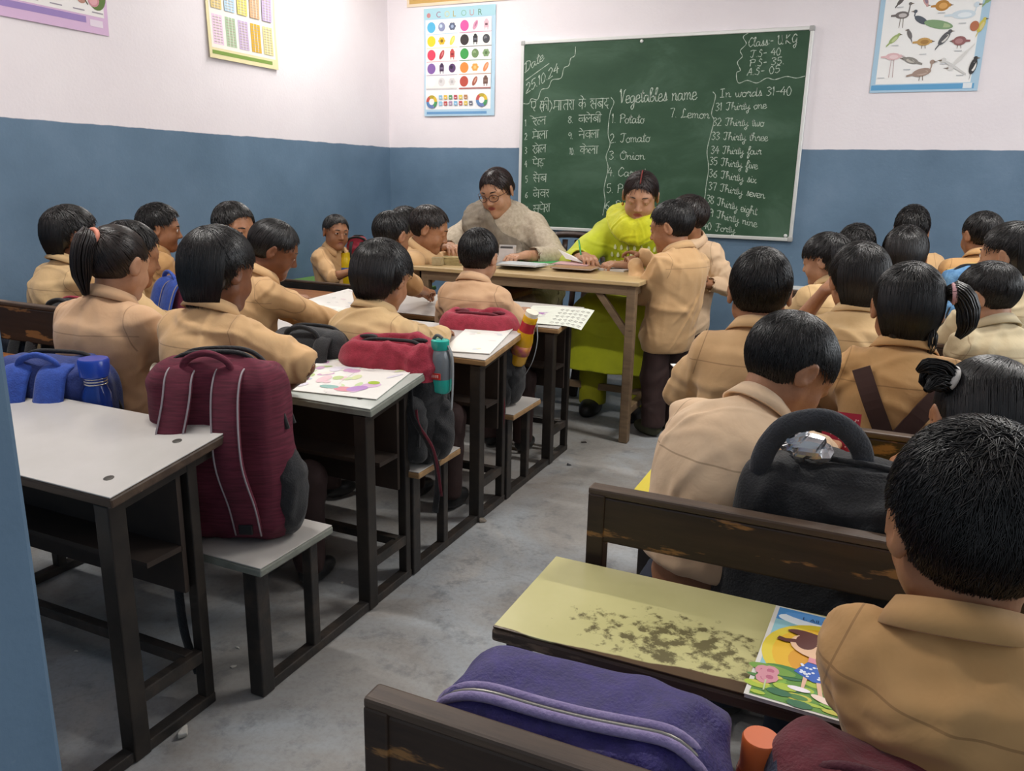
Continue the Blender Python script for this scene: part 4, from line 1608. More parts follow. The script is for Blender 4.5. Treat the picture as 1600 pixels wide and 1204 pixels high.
glyphs('''
a|5.6|4,4 2,5 0,3 1,0 3,1 4,4.5 4,1 5,0 6,1
b|4.8|0,4 2,9 1,10 0,8 .3,1 2,0 4,2 3,4 1.2,3
c|4.6|4,4 2,5 0,3 1,0 3,0 5,1
d|5.6|4,4 2,5 0,2 1,0 3,1 4,5 4.6,10 4.2,1 5,0 6,1
e|4.4|0,2 3,3 3,5 1,5 0,2 1,0 3,0 4.5,1.5
f|4.2|0,1 3,6 4,9 3,10 2,7 1,-4 2,-5 3,-2 2,0 4,1
g|5.4|4,4 2,5 0,3 1,0 3,1 4,4.5 3.6,-3 2,-5 1,-3 5.4,1
h|6|0,4 2,9 1,10 .2,6 0,0|0,0 1,4 3,5 4,3 4,1 5,0 6,1
i|3|0,2 1,5 1,1 2,0 3,1|1.2,7.4 1.5,7.9
l|3|0,3 2,9 1,10 .2,6 .5,1 2,0 3,1
m|7.4|0,4.6 .5,5 .5,0|.5,3 2,5 3,4 3,0|3,3 4.5,5 5.5,4 5.5,1 6.5,0 7.4,1
n|5.4|0,4.6 .5,5 .5,0|.5,3 2.5,5 3.5,4 3.5,1 4.5,0 5.4,1
o|4.8|2,5 0,3 1,0 3,0 4,3 2,5 3.5,4.4 4.8,4.8
r|4.4|0,3 1,6 1.6,4.6 3,5 2.6,1 3.5,0 4.4,1
s|4.2|0,0 1.6,3 2,6.2 3.2,2.5 2,0 .5,.8|2,0 4.2,1
t|3.2|.6,3 1.6,9 1,1 2,0 3.2,1|-.2,6 3.2,6.6
u|5.4|0,5 0,1 1.2,0 3,1.5 3.5,5 3.5,1 4.5,0 5.4,1
v|4.2|0,5 1.5,0 3,5 4.2,4.5
w|6.4|0,5 1,0 2.6,1 3,4.5 3.5,0 5,.6 5.5,5 6.4,4.5
x|4.4|0,5 1.5,3 3,0 4.4,1|3.5,5 0,0
y|5.2|0,5 0,2 1,1 3,2.4 3.5,5 3.2,-3 2,-5 1,-3 5.2,1
A|5|0,0 2,6 3.5,10 4,0|1,4 4.6,4
C|5.4|5,8 3,10 0,6 0,2 2,0 5,2
D|6.6|1.4,9 1,0|-.5,8.6 2,10 5,8.5 6,5 4,1 0,.2
F|5.6|0,9 2,10 6,9.4|3.4,9.6 2.5,0 1,-1 0,1|1.5,5 5,5.4
G|5.8|5,8 3,10 0,6 1,1.5 4,2 5,6 4.6,-3 3,-5 2,-3 5.6,1
I|5|0,9.4 4,10|2,10 2,0|0,0 4,.2
K|5.6|1,10 1,0|5,10 1,5 3,2.5 5.6,0
L|6.2|4,8.6 3,10 2,8 1.5,2 0,0 3,.6 6.2,1
O|6.6|3,10 0,6 1,1 4,0 6,4 5,9 3,10 2.4,7.6 6.4,8.4
P|5.4|1.2,9 .6,0|0,8 2,10 5,9 5,6 1,5
R|5.8|1.2,9 .6,0|0,8 2,10 5,9 4.6,6 1,5 4,2 5.8,0
S|5|4,8 3,10 1.5,7 4,4 3,0 0,1
T|6|0,8.8 2,10 6,9.4|4,9.6 3,2 2,0 0,1.5
U|6.6|0,8 1,10 1,2 3,0 5,3 5,10 5,1 6.6,0
V|5.6|0,8 1,10 2,0 4,8 5.4,10
0|5|2,10 0,6 1,0 3,0 4,5 2,10
1|2.6|0,8 1,10 1,0
2|5|0,8 2,10 4,7 2,3 0,0 4.6,.2
3|5|0,9 2,10 4,8 1.6,5.6 4,3 2,0 0,1
4|5.4|3,10 1.5,6.5 0,4 5,4|3.6,7 3.4,0
5|5|4.2,10 1,10 .5,6 3,6 4,3 2,0 0,1
6|5|4,9 1,6 0,2 2,0 4,2 2,5 .4,3
7|4.8|0,9.6 4,10 2.8,5 2,0
8|4.8|4,9 2,10 0,8 4,3 2,0 0,3 4,9
9|4.8|4,8 2,10 0,7 2,5 4,8 3.6,0
.|2|.4,.2 .8,.4
-|4.4|.4,4.4 3.6,4.6
:|2|.6,1.6 .9,2|.6,5.4 .9,5.8
(|3|2,11 .3,5 2,-1
)|3|.5,11 2.2,5 .5,-1
''')
DV = {}
_t, GL = GL, DV
glyphs('''
r|3.8|1,10 3,8 2.4,6 .6,6.2 1.8,3 3.2,0
l|7|6,10 6,0|6,5.4 4.5,7 3,4.4 1.5,7 .2,4.6 .6,2 2,1
m|7|1.2,10 1.2,4 0,3 .4,1.6 1.6,3.6 6,3.8|6,10 6,0
kh|8.4|.8,10 2.5,7.4 .4,5 1.6,3 3.2,0 5,1.6 7.2,2|7.2,10 7.2,0|7.2,6.2 5,7 4.2,5 5.6,3.6 7.2,4.6
p|7|1,10 1,5.4 2.4,4 6,4.4|6,10 6,0
dd|5.6|2.6,10 2.6,8 .8,7 1.2,5 3.6,4.6 3.8,2 1.6,1 .4,2.6|2,-1.6 2.3,-1.2
s|7|.8,10 2.4,8 2,6 .4,6.2 1.6,3 3.2,0|2,5.4 6,5.4|6,10 6,0
b|7|6,10 6,0|6,6.4 3,7.2 1,5 3,2.4 6,4|2,6.4 5,3.4
j|7|6,10 6,0|6,6.2 .6,6.2|.6,6.2 .3,4 1.8,2.2 4.2,3 3.8,4.6
v|7|6,10 6,0|6,6.4 3,7.2 1,5 3,2.4 6,4
n|7|6,10 6,0|6,5.4 2.4,5.4 .8,6 1,4.4 2.2,5.2
k|8|4,10 4,0|4,6 2,7.2 .4,5 2,3.2 4,5 6.2,7 7.4,4.6 6.8,2.2
t|7|6,10 6,0|6,5.8 3,6.2 1.4,3.4 3,.4
sh|7.4|.6,6.6 2,8.8 3.6,6.4 1.4,4 2.4,2 4,0|6.4,10 6.4,0|3.4,5 6.4,5.4
d|5.4|2.8,10 2.8,7 1,5.6 2,3 4.6,3.6 3.6,1.8 5.2,-.6
e|6.4|1,10 1,5 3,3.4 5.4,5.4|5.4,10 5.4,5.4 3.6,2 5,0
aa|2.6|1,10 1,0
ii|2.8|1,0 1,10 .6,13 -2,13.6 -3.6,11.6|1,10 2,10
E|0|-2.6,10 -4,12.6 -6,14
H|0|-3.8,5.6 -1.6,2.6
''')
GL = _t


def write(label, p0, p1, strokes_w, hpx, mat=CHALK, thick=.0046, seed=0):
    """strokes (glyph units, total width) between two measured points on the board"""
    rng = random.Random(seed)
    strokes, w = strokes_w
    A, B = aty(p0[0], p0[1], BY), aty(p1[0], p1[1], BY)
    top = aty(p0[0], p0[1] - hpx, BY)
    h = (top[2] - A[2]) / 10
    ux = (B - A) / w
    mb = []
    for st in strokes:
        q = spline(st, 5) if len(st) > 2 else np.array(st, float)
        q = q + np.array([[rng.uniform(-.12, .12), rng.uniform(-.12, .12)] for _ in q])
        P = np.array([[A[0] + x * ux[0], A[2] + x * ux[2] + y * h] for x, y in q])
        if len(P) == 2:
            P = np.vstack([P[0], P.mean(0), P[1]])
        mb.append(P)
    return mb


def chalk(strokes, thick, name='chalk_writing'):
    v, f = [], []
    for P in strokes:
        T = np.gradient(P, axis=0)
        T /= np.linalg.norm(T, axis=1)[:, None] + 1e-9
        Nn = np.stack([-T[:, 1], T[:, 0]], 1)
        k = len(P)
        wv = thick / 2 * (.85 + .3 * np.sin(np.arange(k) * 1.3))[:, None]
        L, R_ = P + Nn * wv, P - Nn * wv
        n = len(v)
        for yy in (BY - .0009, BY - .0001):
            v += [(x, yy, z) for x, z in L] + [(x, yy, z) for x, z in R_]
        for i in range(k - 1):
            a, b, c, d = n + i, n + i + 1, n + k + i, n + k + i + 1
            o = 2 * k
            f += [(a, b, d, c), (a + o, c + o, d + o, b + o), (a, a + o, b + o, b), (c, d, d + o, c + o)]
    return mesh(name, v, f, CHALK, cb)


def latin(txt):
    out, x = [], 0.
    for ch in txt:
        if ch == ' ':
            x += 4.
            continue
        w, st = GL[ch]
        out += [[(x + a, b) for a, b in s_] for s_ in st]
        x += w + (.35 if ch.isupper() or ch.isdigit() else 0)
    return out, x


def hindi(toks):
    out, x, x0 = [], 0., 0.
    for tk in toks.split():
        if tk == '_':
            out.append([(x0, 10), ((x0 + x) / 2, 10.1), (x - .4, 10)])
            x += 4
            x0 = x
            continue
        w, st = DV[tk]
        out += [[(x + a, b) for a, b in s_] for s_ in st]
        x += w
    out.append([(x0 - .3, 10), ((x0 + x) / 2, 10.1), (x, 10)])
    return out, x


LINES = [('Vegetables name', (968, 161), (1089, 155), 21), ('1. Potato', (956, 192), (1007, 192), 14), ('2. Tomato', (953, 223), (1016, 221), 14), ('3. Onion', (952, 249), (1008, 249), 13),
         ('4. Carrot', (949, 275), (1010, 276), 14), ('5. Pea', (948, 301), (988, 302), 14), ('6. Radish', (946, 327), (1004, 328), 14), ('7. Lemon', (1047, 183), (1109, 185), 14),
         ('In words 31-40', (1125, 152), (1238, 148), 13), ('31 Thirty one', (1118, 173), (1198, 169), 12), ('32 Thirty two', (1114, 196), (1194, 197), 12), ('33 Thirty three', (1112, 218), (1200, 220), 12),
         ('34 Thirty four', (1111, 240), (1190, 241), 12), ('35 Thirty five', (1109, 257), (1184, 264), 12), ('36 Thirty six', (1108, 276), (1182, 286), 12), ('37 Thirty seven', (1107, 296), (1195, 310), 12),
         ('38 Thirty eight', (1104, 316), (1183, 336), 12), ('39 Thirty nine', (1102, 336), (1183, 355), 12), ('40 Forty', (1098, 357), (1149, 364), 11),
         ('Class:- U.K.G', (1170, 73), (1246, 67), 14), ('T.S- 40', (1172, 90), (1221, 85), 11), ('P.S- 35.', (1171, 104), (1226, 100), 11), ('A.S- 05', (1167, 118), (1220, 113), 11),
         ('Date', (820, 114), (850, 93), 16), ('25.10.24', (822, 146), (874, 112), 15)]
for i, (tx, a, b_, h_) in enumerate(LINES):
    chalk(write(tx, a, b_, latin(tx), h_, seed=i), .0047 if i else .0058)
HIN = [('e _ k ii _ m aa t r aa _ k E _ sh b d', (829, 174), (951, 169), 15), ('r E l', (832, 197), (853, 194), 12), ('m E l aa', (832, 218), (856, 216), 12), ('kh E l', (832, 240), (853, 238), 12),
       ('p E dd', (832, 261), (851, 260), 12), ('s E b', (833, 285), (854, 284), 12), ('j E v r', (833, 309), (858, 308), 12), ('s p E r aa', (833, 333), (860, 330), 12),
       ('j l E b ii', (904, 192), (940, 191), 12), ('n E v l aa', (904, 217), (936, 215), 12), ('k E l aa', (906, 241), (935, 240), 12)]
for i, (tk, a, b_, h_) in enumerate(HIN):
    st = write(tk, a, b_, hindi(tk), h_, seed=50 + i)
    if i == 0:
        st += write('', (843, 174), (864, 173), latin('( )'), 15)
    num = ['', '1', '2', '3', '4', '5', '6', '7', '8.', '9.', '10.'][i]
    if num:
        nx = a[0] - (12 if i < 8 else 16)
        st += write(num, (nx, a[1]), (nx + (4 if len(num) < 2 else 8), a[1]), latin(num), 10, seed=80 + i)
    chalk(st, .0045)


def bz(pts):
    P = np.array([[800 + x / 3.265, 30 + y / 3.265] for x, y in pts])
    q = np.array([aty(x, y, BY) for x, y in spline(P, 6)])
    return q[:, [0, 2]]


for pts in ([(70, 312), (130, 268), (190, 225)],
            [(55, 430), (85, 430), (100, 405), (130, 410), (150, 360), (185, 350), (205, 310), (250, 300), (265, 250), (290, 235), (300, 200), (320, 185), (325, 140)],
            [(1215, 65), (1180, 90), (1195, 125), (1165, 160), (1175, 190), (1150, 220), (1165, 260), (1145, 275), (1155, 325), (1200, 312), (1250, 325), (1300, 300), (1340, 308), (1400, 292), (1450, 300), (1495, 290)],
            [(505, 398), (520, 425), (500, 480), (490, 580), (500, 640), (480, 700), (490, 760), (470, 860), (475, 930), (463, 1000)],
            [(1025, 370), (1038, 395), (1018, 480), (1030, 520), (1005, 620), (995, 680), (1003, 760), (990, 850), (985, 900), (972, 960)]):
    chalk([bz(pts)], .0045, 'chalk_line')

# ------------------------------------------------------------------ posters
# colour chart, back wall
def colour_chart():
    x0, z0, w, h = -3.176, 1.607, .568, .725
    fr = plane_frame((x0, YB - .004, z0), (1, 0, 0), (0, 0, 1))
    A = Art()
    A.sheet(w, h, 'b4d3e6')
    A.rect(.012, .045, w - .03, h - .075, 'eff0f2')
    A.rect(.02, .012, w - .06, .03, '6b9cc9')
    A.rect(.0, h - .07, w, h, 'a9d3de')
    A.disc(.04, h - .045, .016, c='c98a8a')
    u = .10
    for ch, c in zip('COLOUR', ('9b6b86', 'd3cf96', 'b9a24e', '86b7a4', 'c08d90', '5e8c70')):
        A.text(ch, u, h - .062, .04, c)
        u += .066
    rows = [('58b5dd', 'e3579f'), ('ecd22f', '332c2c'), ('dc4560', '3c9a4c'), ('8560a6', 'ec8a3e'), ('f3efef', 'b84e42')]
    pics = [[('8b93b5', 'c7d6e6'), ('5d6680', 'a3b3cf')], [('d9b52c', '8a6a1e'), ('e7d95c', 'f0e68e')], [('b03a44', 'd88080'), ('c04a4a', '8d2f35')], [('44304e', '7b6a85'), ('5a3d6a', '30233a')], [('d9d6d6', 'c4c0c0'), ('d4d0d0', 'b8b5b5')],
            [('d59bb3', 'b86b90'), ('e5b6c2', '7b5560')], [('2f2d33', '6b6b75'), ('44444a', '77777d')], [('6d8a5c', '93ab80'), ('7f9d70', '567549')], [('e0a24f', 'edc07c'), ('e08a5a', 'f0b088')], [('a05a48', 'cf9a86'), ('6d5148', '8b7166')]]
    for side in range(2):
        for i in range(5):
            v = h - .125 - i * .092
            ub = .02 + side * .268
            c = rows[i][side]
            A.rect(ub, v - .042, ub + .25, v + .045, 'f4eef0' if (i + side) % 2 else 'f6f2ea')
            A.disc(ub + .04, v, .034, .036, c, 24)
            for q in range(2):
                c1, c2 = pics[i + 5 * side][q]
                cu = ub + .125 + q * .085
                k = (i + 2 * side + q) % 4
                if k == 0:
                    A.disc(cu, v, .028, .030, c1).disc(cu - .006, v + .006, .012, .012, c2)
                elif k == 1:
                    for a in range(6):
                        A.disc(cu + .016 * math.cos(a * 1.05), v + .016 * math.sin(a * 1.05), .013, .011, c1, 10)
                    A.disc(cu, v, .011, c=c2)
                elif k == 2:
                    A.disc(cu, v, .016, .034, c1, rot=-28).disc(cu + .004, v + .006, .006, .020, c2, rot=-28)
                else:
                    A.rect(cu - .018, v - .020, cu + .018, v + .022, c1)
                    A.disc(cu, v + .024, .012, c=c1).rect(cu - .014, v - .034, cu - .008, v - .02, c1).rect(cu + .008, v - .034, cu + .014, v - .02, c1).rect(cu - .010, v - .006, cu + .010, v + .008, c2)
            A.rect(ub, v - .050, ub + .25, v - .045, c if i != 4 or side else 'd8d4d4')
    for cu, v in ((.065, .098), (.47, .105)):
        for a, c in ((0, 'd9b93c'), (60, 'b7a33a'), (120, 'c4574f'), (180, '5b86b8'), (240, '6c7fb3'), (300, '4e9a62')):
            A.disc(cu, v, .045, a0=a, a1=a + 60, c=c, n=8)
        A.disc(cu, v, .022, c='f2efef')
    for j, cs in enumerate((('8fc3df', 'c0504f', 'a58aa8', '7fb5d8', 'c25b58', 'd9c15a', '6b6f7d'), ('83b6d5', 'e3bb3f', '5e9c6a', 'b84d58', 'dcc95e', 'b5845d'))):
        for i, c in enumerate(cs):
            A.rect(.125 + i * .041, .072 + j * .042, .152 + i * .041, .100 + j * .042, c)
            A.rect(.131 + i * .041, .080 + j * .042, .146 + i * .041, .084 + j * .042, 'efeaea')
    tag(A.build('poster', fr, warp=curl(.006, h, 1)), 'colour chart poster with paint discs and fruit pictures, left of the chalkboard', 'poster')


colour_chart()


def bird_chart():
    x0, z0, w, h = -.178, 1.704, .552, .76
    fr = plane_frame((x0, YB - .004, z0), (1, 0, 0), (0, 0, 1))
    A = Art()
    A.sheet(w, h, 'a9c9de')
    A.rect(.026, .045, w - .04, h, 'f0f0ee')
    A.rect(.006, .012, w - .02, .040, '5c9fcc')
    A.rect(w - .075, .014, w - .03, .042, 'dfe6ea')
    W = lambda x, y: ((x - 400) / 850 * w, (725 - y) / 725 * h * .66)   # from the measured print layout

    def bird(x, y, L, c, c2=None, tail=-1, leg=None, rot=0, neck=0, beak='6b5a4a', fat=.42):
        u, v = W(x, y)
        L = L / 850 * w
        A.disc(u, v, L / 2, L * fat / 2, c, 16, rot)
        if c2:
            A.disc(u - L * .05 * tail, v - L * .02, L * .3, L * fat * .28, c2, 12, rot)
        ca, sa = math.cos(math.radians(rot)), math.sin(math.radians(rot))
        hx, hy = u - tail * L * .5 * ca, v - tail * L * .5 * sa + neck * L
        if neck:
            A.line([(u - tail * L * .42 * ca, v - tail * L * .4 * sa), (hx - .002, (v + hy) / 2), (hx, hy)], .006, c)
        A.disc(hx, hy, L * .13, L * .12, c, 10)
        A.poly([(hx - tail * L * .08, hy + .004), (hx - tail * L * .30, hy), (hx - tail * L * .08, hy - .004)], beak)
        A.poly([(u + tail * L * .35 * ca, v + tail * L * .35 * sa + .006), (u + tail * L * .8 * ca, v + tail * L * .8 * sa + .003), (u + tail * L * .8 * ca, v + tail * L * .8 * sa - .007), (u + tail * L * .35 * ca, v + tail * L * .35 * sa - .008)], c)
        if leg:
            for dx in (-.006, .008):
                A.line([(u + dx, v - L * fat * .4), (u + dx * 1.4, v - L * fat * .4 - leg / 850 * w)], .003, beak)

    bird(560, 25, 75, '5a5552', rot=50, tail=-1)
    bird(755, 30, 90, 'c79c97', '8d7a8d', rot=-65)
    bird(890, 75, 110, 'b8812f', 'dba45a', fat=.8)
    bird(1030, 15, 80, '77706b', rot=-10)
    bird(1140, 10, 90, 'c58a3e', fat=.6)
    bird(1235, 45, 90, '8aa873', rot=50, tail=-1)
    bird(585, 130, 110, '6f6866', 'c3bdbb', leg=80, neck=.8, tail=-1, fat=.55)
    bird(740, 175, 120, '4d5560', rot=-30, neck=.35, tail=1)
    A.disc(*W(880, 215), .075, .022, '7f9f74', 18, -12).disc(*W(900, 218), .05, .012, 'a7bc8f', 14, -12)
    bird(1060, 150, 180, 'cfdde6', 'e6eef3', neck=.4, tail=-1, fat=.4)
    bird(545, 310, 100, '9db06f', 'c2cf98', rot=45, tail=-1)
    bird(665, 280, 80, '6e6a6a', rot=-65, tail=1)
    bird(785, 340, 110, 'c39a57', 'a3783b', tail=-1, leg=30, fat=.6)
    bird(940, 320, 130, '55565a', 'd9d6d0', rot=55, tail=-1)
    bird(1060, 345, 100, '8f5b5b', 'b08080', tail=1, leg=30, fat=.75)
    bird(1205, 240, 110, 'c9bd4c', 'd7c98a', rot=70, tail=-1)
    A.disc(*W(1155, 240), .022, .026, 'b56b48')
    bird(555, 445, 120, 'dfb9bb', 'ead0d1', leg=150, neck=.0, tail=-1, fat=.5, beak='b99fa0')
    bird(705, 480, 120, '8a8680', 'bdb8ae', rot=-18, tail=1)
    bird(800, 575, 150, 'a0897c', 'b9a598', leg=40, rot=12, neck=.45, tail=-1, fat=.45)
    bird(1080, 480, 190, 'd8d7d4', rot=50, tail=1, fat=.14)
    bird(1030, 530, 170, 'cfcfcd', rot=-32, tail=1, fat=.14)
    bird(1190, 540, 130, '2c2b2e', 'e4e1dc', rot=80, tail=-1)
    for (x, y) in ((560, 70), (890, 130), (1060, 215), (790, 435), (1060, 420), (960, 515), (680, 550), (480, 610), (1100, 605), (560, 360)):
        u, v = W(x, y)
        A.rect(u - .018, v - .002, u + .018, v + .002, 'b9bcc0')
    tag(A.build('poster', fr, warp=curl(.006, h, 3)), 'bird chart poster with rows of birds and a blue border, upper right of the wall', 'poster')


bird_chart()


def left_posters():
    # arithmetic tables chart
    w, h = .56, .62
    o = atx(325, 92, XL)
    fr = plane_frame((XL + .004, o[1], 1.788), (0, 1, 0), (0, 0, 1))
    A = Art()
    A.sheet(w, h, 'e6dcae')
    A.rect(.02, .055, w - .02, h, 'f0ebe2')
    A.rect(.02, .022, w - .05, .042, '7f9c4b')
    cols = [['e3c9de', 'a9c0a0', 'c4b0d0', 'd8ab33', 'd5cf95'], ['dcc583', 'b3cfe2', 'd9d071', 'd9ab84', 'bba9cd'], ['d9a8a8', 'a8cba8', 'd9d39a', 'b8cbe0', 'b6c58e']]
    for j in range(3):
        for i in range(5):
            u, v = .035 + i * .102, .075 + j * .185
            A.rect(u, v, u + .08, v + .155, cols[j][i])
            for k in range(10):
                A.rect(u + .008, v + .010 + k * .0142, u + .072, v + .0135 + k * .0142, 'a79c8a')
            A.rect(u + .026, v, u + .029, v + .155, 'f0ebe2').rect(u + .052, v, u + .055, v + .155, 'f0ebe2')
    tag(A.build('poster', fr, warp=curl(.010, h, 2)), 'number tables poster with pastel columns and yellow border, on the left wall', 'poster')
    # fruit chart
    w, h = .74, .62
    fr = plane_frame((XL + .004, 2.21, 1.797), (0, 1, 0), (0, 0, 1))
    A = Art()
    A.sheet(w, h, 'd8b7d8')
    A.rect(.02, .075, w - .02, h, 'efecea')
    A.rect(.02, .040, w - .12, .068, '9a83bd')
    A.rect(w - .10, .03, w - .03, .06, 'e6d9e6')
    for i, (u, c, c2) in enumerate(((.10, '7b8a45', 'a3ac6a'), (.245, '8d7a3d', 'b3a05e'), (.355, 'c3765e', 'd99a84'), (.47, '5d4a36', 'efe9df'), (.585, 'a9975a', 'b98a7a'), (.685, '5f7a3a', 'c98a93'))):
        v = .165
        if i == 3:
            A.disc(u, v, .055, .05, c, 20).disc(u, v + .008, .046, .04, c2, 20).disc(u, v + .02, .03, .018, 'd9cfc2', 16)
        elif i == 2:
            A.disc(u, v, .026, .045, c, 18, -8).disc(u - .006, v + .01, .010, .02, c2, 12, -8)
        elif i == 4:
            A.disc(u - .02, v + .02, .034, .022, 'd9cf8a', 14, 30).disc(u + .015, v - .01, .030, .036, c2, 16, 20).line([(u + .02, v), (u + .05, v - .045)], .006, '5a5238')
        elif i == 5:
            A.disc(u, v, .05, .062, c, 20).disc(u - .018, v - .02, .032, .030, c2, 14, 20).disc(u - .018, v - .024, .022, .018, 'dca7ae', 12, 20)
        else:
            A.disc(u, v, .045, .040, c, 18).disc(u - .01, v + .008, .022, .018, c2, 12)
        A.rect(u - .03, v - .075, u + .03, v - .070, '9b94a0')
        A.disc(u, v + .2, .04, .05, c2, 16)
    tag(A.build('poster', fr, warp=curl(.007, h, 5)), 'fruit chart poster with lilac bottom border, top left on the left wall', 'poster')
    # banner along the top of the back wall
    fr = plane_frame((-3.32, YB - .004, 2.352), (1, 0, 0), (0, 0, 1))
    A = Art()
    A.sheet(1.26, .30, 'e5d3b8', nx=30, ny=8)
    A.rect(.02, .02, 1.24, .30, 'c9a45e').rect(.05, .045, 1.2, .30, 'a8884a')
    tag(A.build('wall_banner', fr, warp=curl(.006, .3, 4)), 'tan and gold paper banner above the colour chart, at the top of the back wall', 'banner')


left_posters()


# ------------------------------------------------------------------ the people
GK = 'schoolchildren in tan uniform'


def band(p, c, axis, r, mat, thick=.006):
    """elastic hair band (torus) in head coordinates"""
    s, hm = p['s'], p['hm']
    a = V(*axis)
    a = a / np.linalg.norm(a)
    b = np.cross(a, V(.3, .2, 1))
    b /= np.linalg.norm(b)
    d = np.cross(a, b)
    pts = [(V(*c) + (b * math.cos(t) + d * math.sin(t)) * r) * s for t in np.linspace(0, 2 * math.pi, 25)]
    MB().tube(xf(hm, pts), thick * s, 8, caps=False).build('hair_band', mat, p['root'], smooth=True)


def on_cloth(p, xz, side=-1, off=.002, rad=.016, verts=None):
    """points on the back (side -1) or front (+1) of a garment, given x,z in the garment's own frame"""
    q = xf(p['bm'].inverted(), p['sv'])
    out = []
    for x, z in xz:
        m_ = (np.abs(q[:, 0] - x) < rad) & (np.abs(q[:, 2] - z) < rad)
        if m_.any():
            y = (q[m_, 1] * side).max() * side
        else:
            i = np.argmin((q[:, 0] - x) ** 2 + (q[:, 2] - z) ** 2 + (q[:, 1] * side < 0) * 1.)
            y = q[i, 1]
        out.append((x, y + side * off, z))
    return np.array(out)


def ribbon(name, p, xz, w, mat, side=-1, th=.003):
    xz = spline(xz, 5)
    c = on_cloth(p, xz, side, th * .6)
    for _ in range(3):
        c[1:-1, 1] = .25 * c[:-2, 1] + .5 * c[1:-1, 1] + .25 * c[2:, 1]
    c[:, 1] += side * .0015
    T = np.gradient(xz, axis=0)
    T /= np.linalg.norm(T, axis=1)[:, None]
    n = np.stack([-T[:, 1], T[:, 0]], 1) * w / 2
    v, f = [], []
    for i in range(len(c)):
        for sx in (-1, 1):
            for d in (-th, th):
                v.append((c[i, 0] + sx * n[i, 0], c[i, 1] + d, c[i, 2] + sx * n[i, 1]))
    for i in range(len(c) - 1):
        a, b = 4 * i, 4 * i + 4
        f += [(a, a + 2, b + 2, b), (a + 1, b + 1, b + 3, a + 3), (a, b, b + 1, a + 1), (a + 2, a + 3, b + 3, b + 2)]
    f += [(0, 1, 3, 2), (4 * len(c) - 4, 4 * len(c) - 2, 4 * len(c) - 1, 4 * len(c) - 3)]
    return mesh(name, xf(p['bm'], v), f, mat, p['root'], frame=p['bm'], smooth=False)


def kid(label, px, py, w, Y, **k):
    return person(label, px, py, w, Y, name='person', group=GK, **k)


# --- left side -------------------------------------------------------------
kid('child in profile by the left wall, red-black bag behind, far left of the picture', 113, 380, 84, ytop=320, Y=1.98, hyaw=-22, byaw=-12, hpitch=6, hip=(-.02, -.08), shirt=3, skin=2, nlocks=900, seed=11, style='boy', nape=-.075, thick=.012, seat=.335)


def pony(rng, s):
    return [tuple(x * s if i == 0 else x for i, x in enumerate(strands(rng, [(.0, -.078, .062), (-.003, -.108, .060), (-.008, -.120, .015), (-.010, -.114, -.045), (-.008, -.100, -.095)], 300, .030, .026, .0026)))]


P_ = kid('girl with a coral banded ponytail, blue water bottle behind her back', 184, 420, 96, ytop=352, Y=1.55, hyaw=6, byaw=4, hpitch=10, hip=(-.03, -.06), shirt=1, skin=3, wide=1.14, style='girl', thick=.007, nlocks=1500, lrad=.0013, llen=(.5, .9), lift=.004, jit=.04, whorl=(0, -.8, .75),
         seed=12, extra=pony, girl=True, hairm=HAIRB, sleeve=1.5, hands={1: (.12, .25), -1: (-.10, .24)}, seat=.345)
band(P_, (0, -.096, .066), (0, -.9, .25), .019, BAND_CORAL, .007)
kid('child half hidden behind the ponytail girl, arm resting on a white desk', 205, 405, 92, ytop=345, Y=2.04, hyaw=-25, byaw=-15, hpitch=14, hip=(-.02, -.12), shirt=3, skin=0, nlocks=500, seed=13, style='boy', nape=-.07, sleeve=1.9, hands={1: (.16, .22), -1: (-.05, .24)}, seat=.345)
kid('child in profile before the blue left wall, beside the maroon and blue bag', 250, 364, 67, ytop=318, Y=2.66, hyaw=-44, byaw=-20, hpitch=6, hip=(-.03, -.06), shirt=4, skin=0, nlocks=700, seed=14, style='boy', thick=.012, top=.004, lift=.07, jit=.3, face=True)
kid('child looking back over the shoulder, only the head showing between two big heads', 366, 362, 66, ytop=315, Y=2.70, hyaw=-98, byaw=-60, hpitch=10, hip=(0, -.05), shirt=3, skin=0, nlocks=700, seed=15, style='boy', thick=.010, face=True)
P_ = kid('boy with long black hair seen from behind, elbow on the colouring book', 343, 434, 117, ytop=352, Y=1.54, hyaw=-4, byaw=-2, hpitch=10, hip=(.0, -.05), shirt=0, skin=2, style='boy', nape=-.078, taper=.38, thick=.016, nlocks=3000, lrad=.0011, llen=(.5, .9), lift=.014, jit=.10, seed=16,
         sleeve=.93, hands={1: tuple(atz(452, 600, .632)), -1: (-.10, .26)}, poles={1: (1.0, .5, -.35)}, hdir={1: (-.9, .15, -.1)}, vox=.0038, seat=.345, curl=(28, 45))


def lowtail(rng, s):
    return [tuple(x * s if i == 0 else x for i, x in enumerate(strands(rng, [(0, -.088, -.01), (0, -.100, -.05), (-.004, -.090, -.10), (-.01, -.082, -.155)], 160, .026, .012, .0026)))]


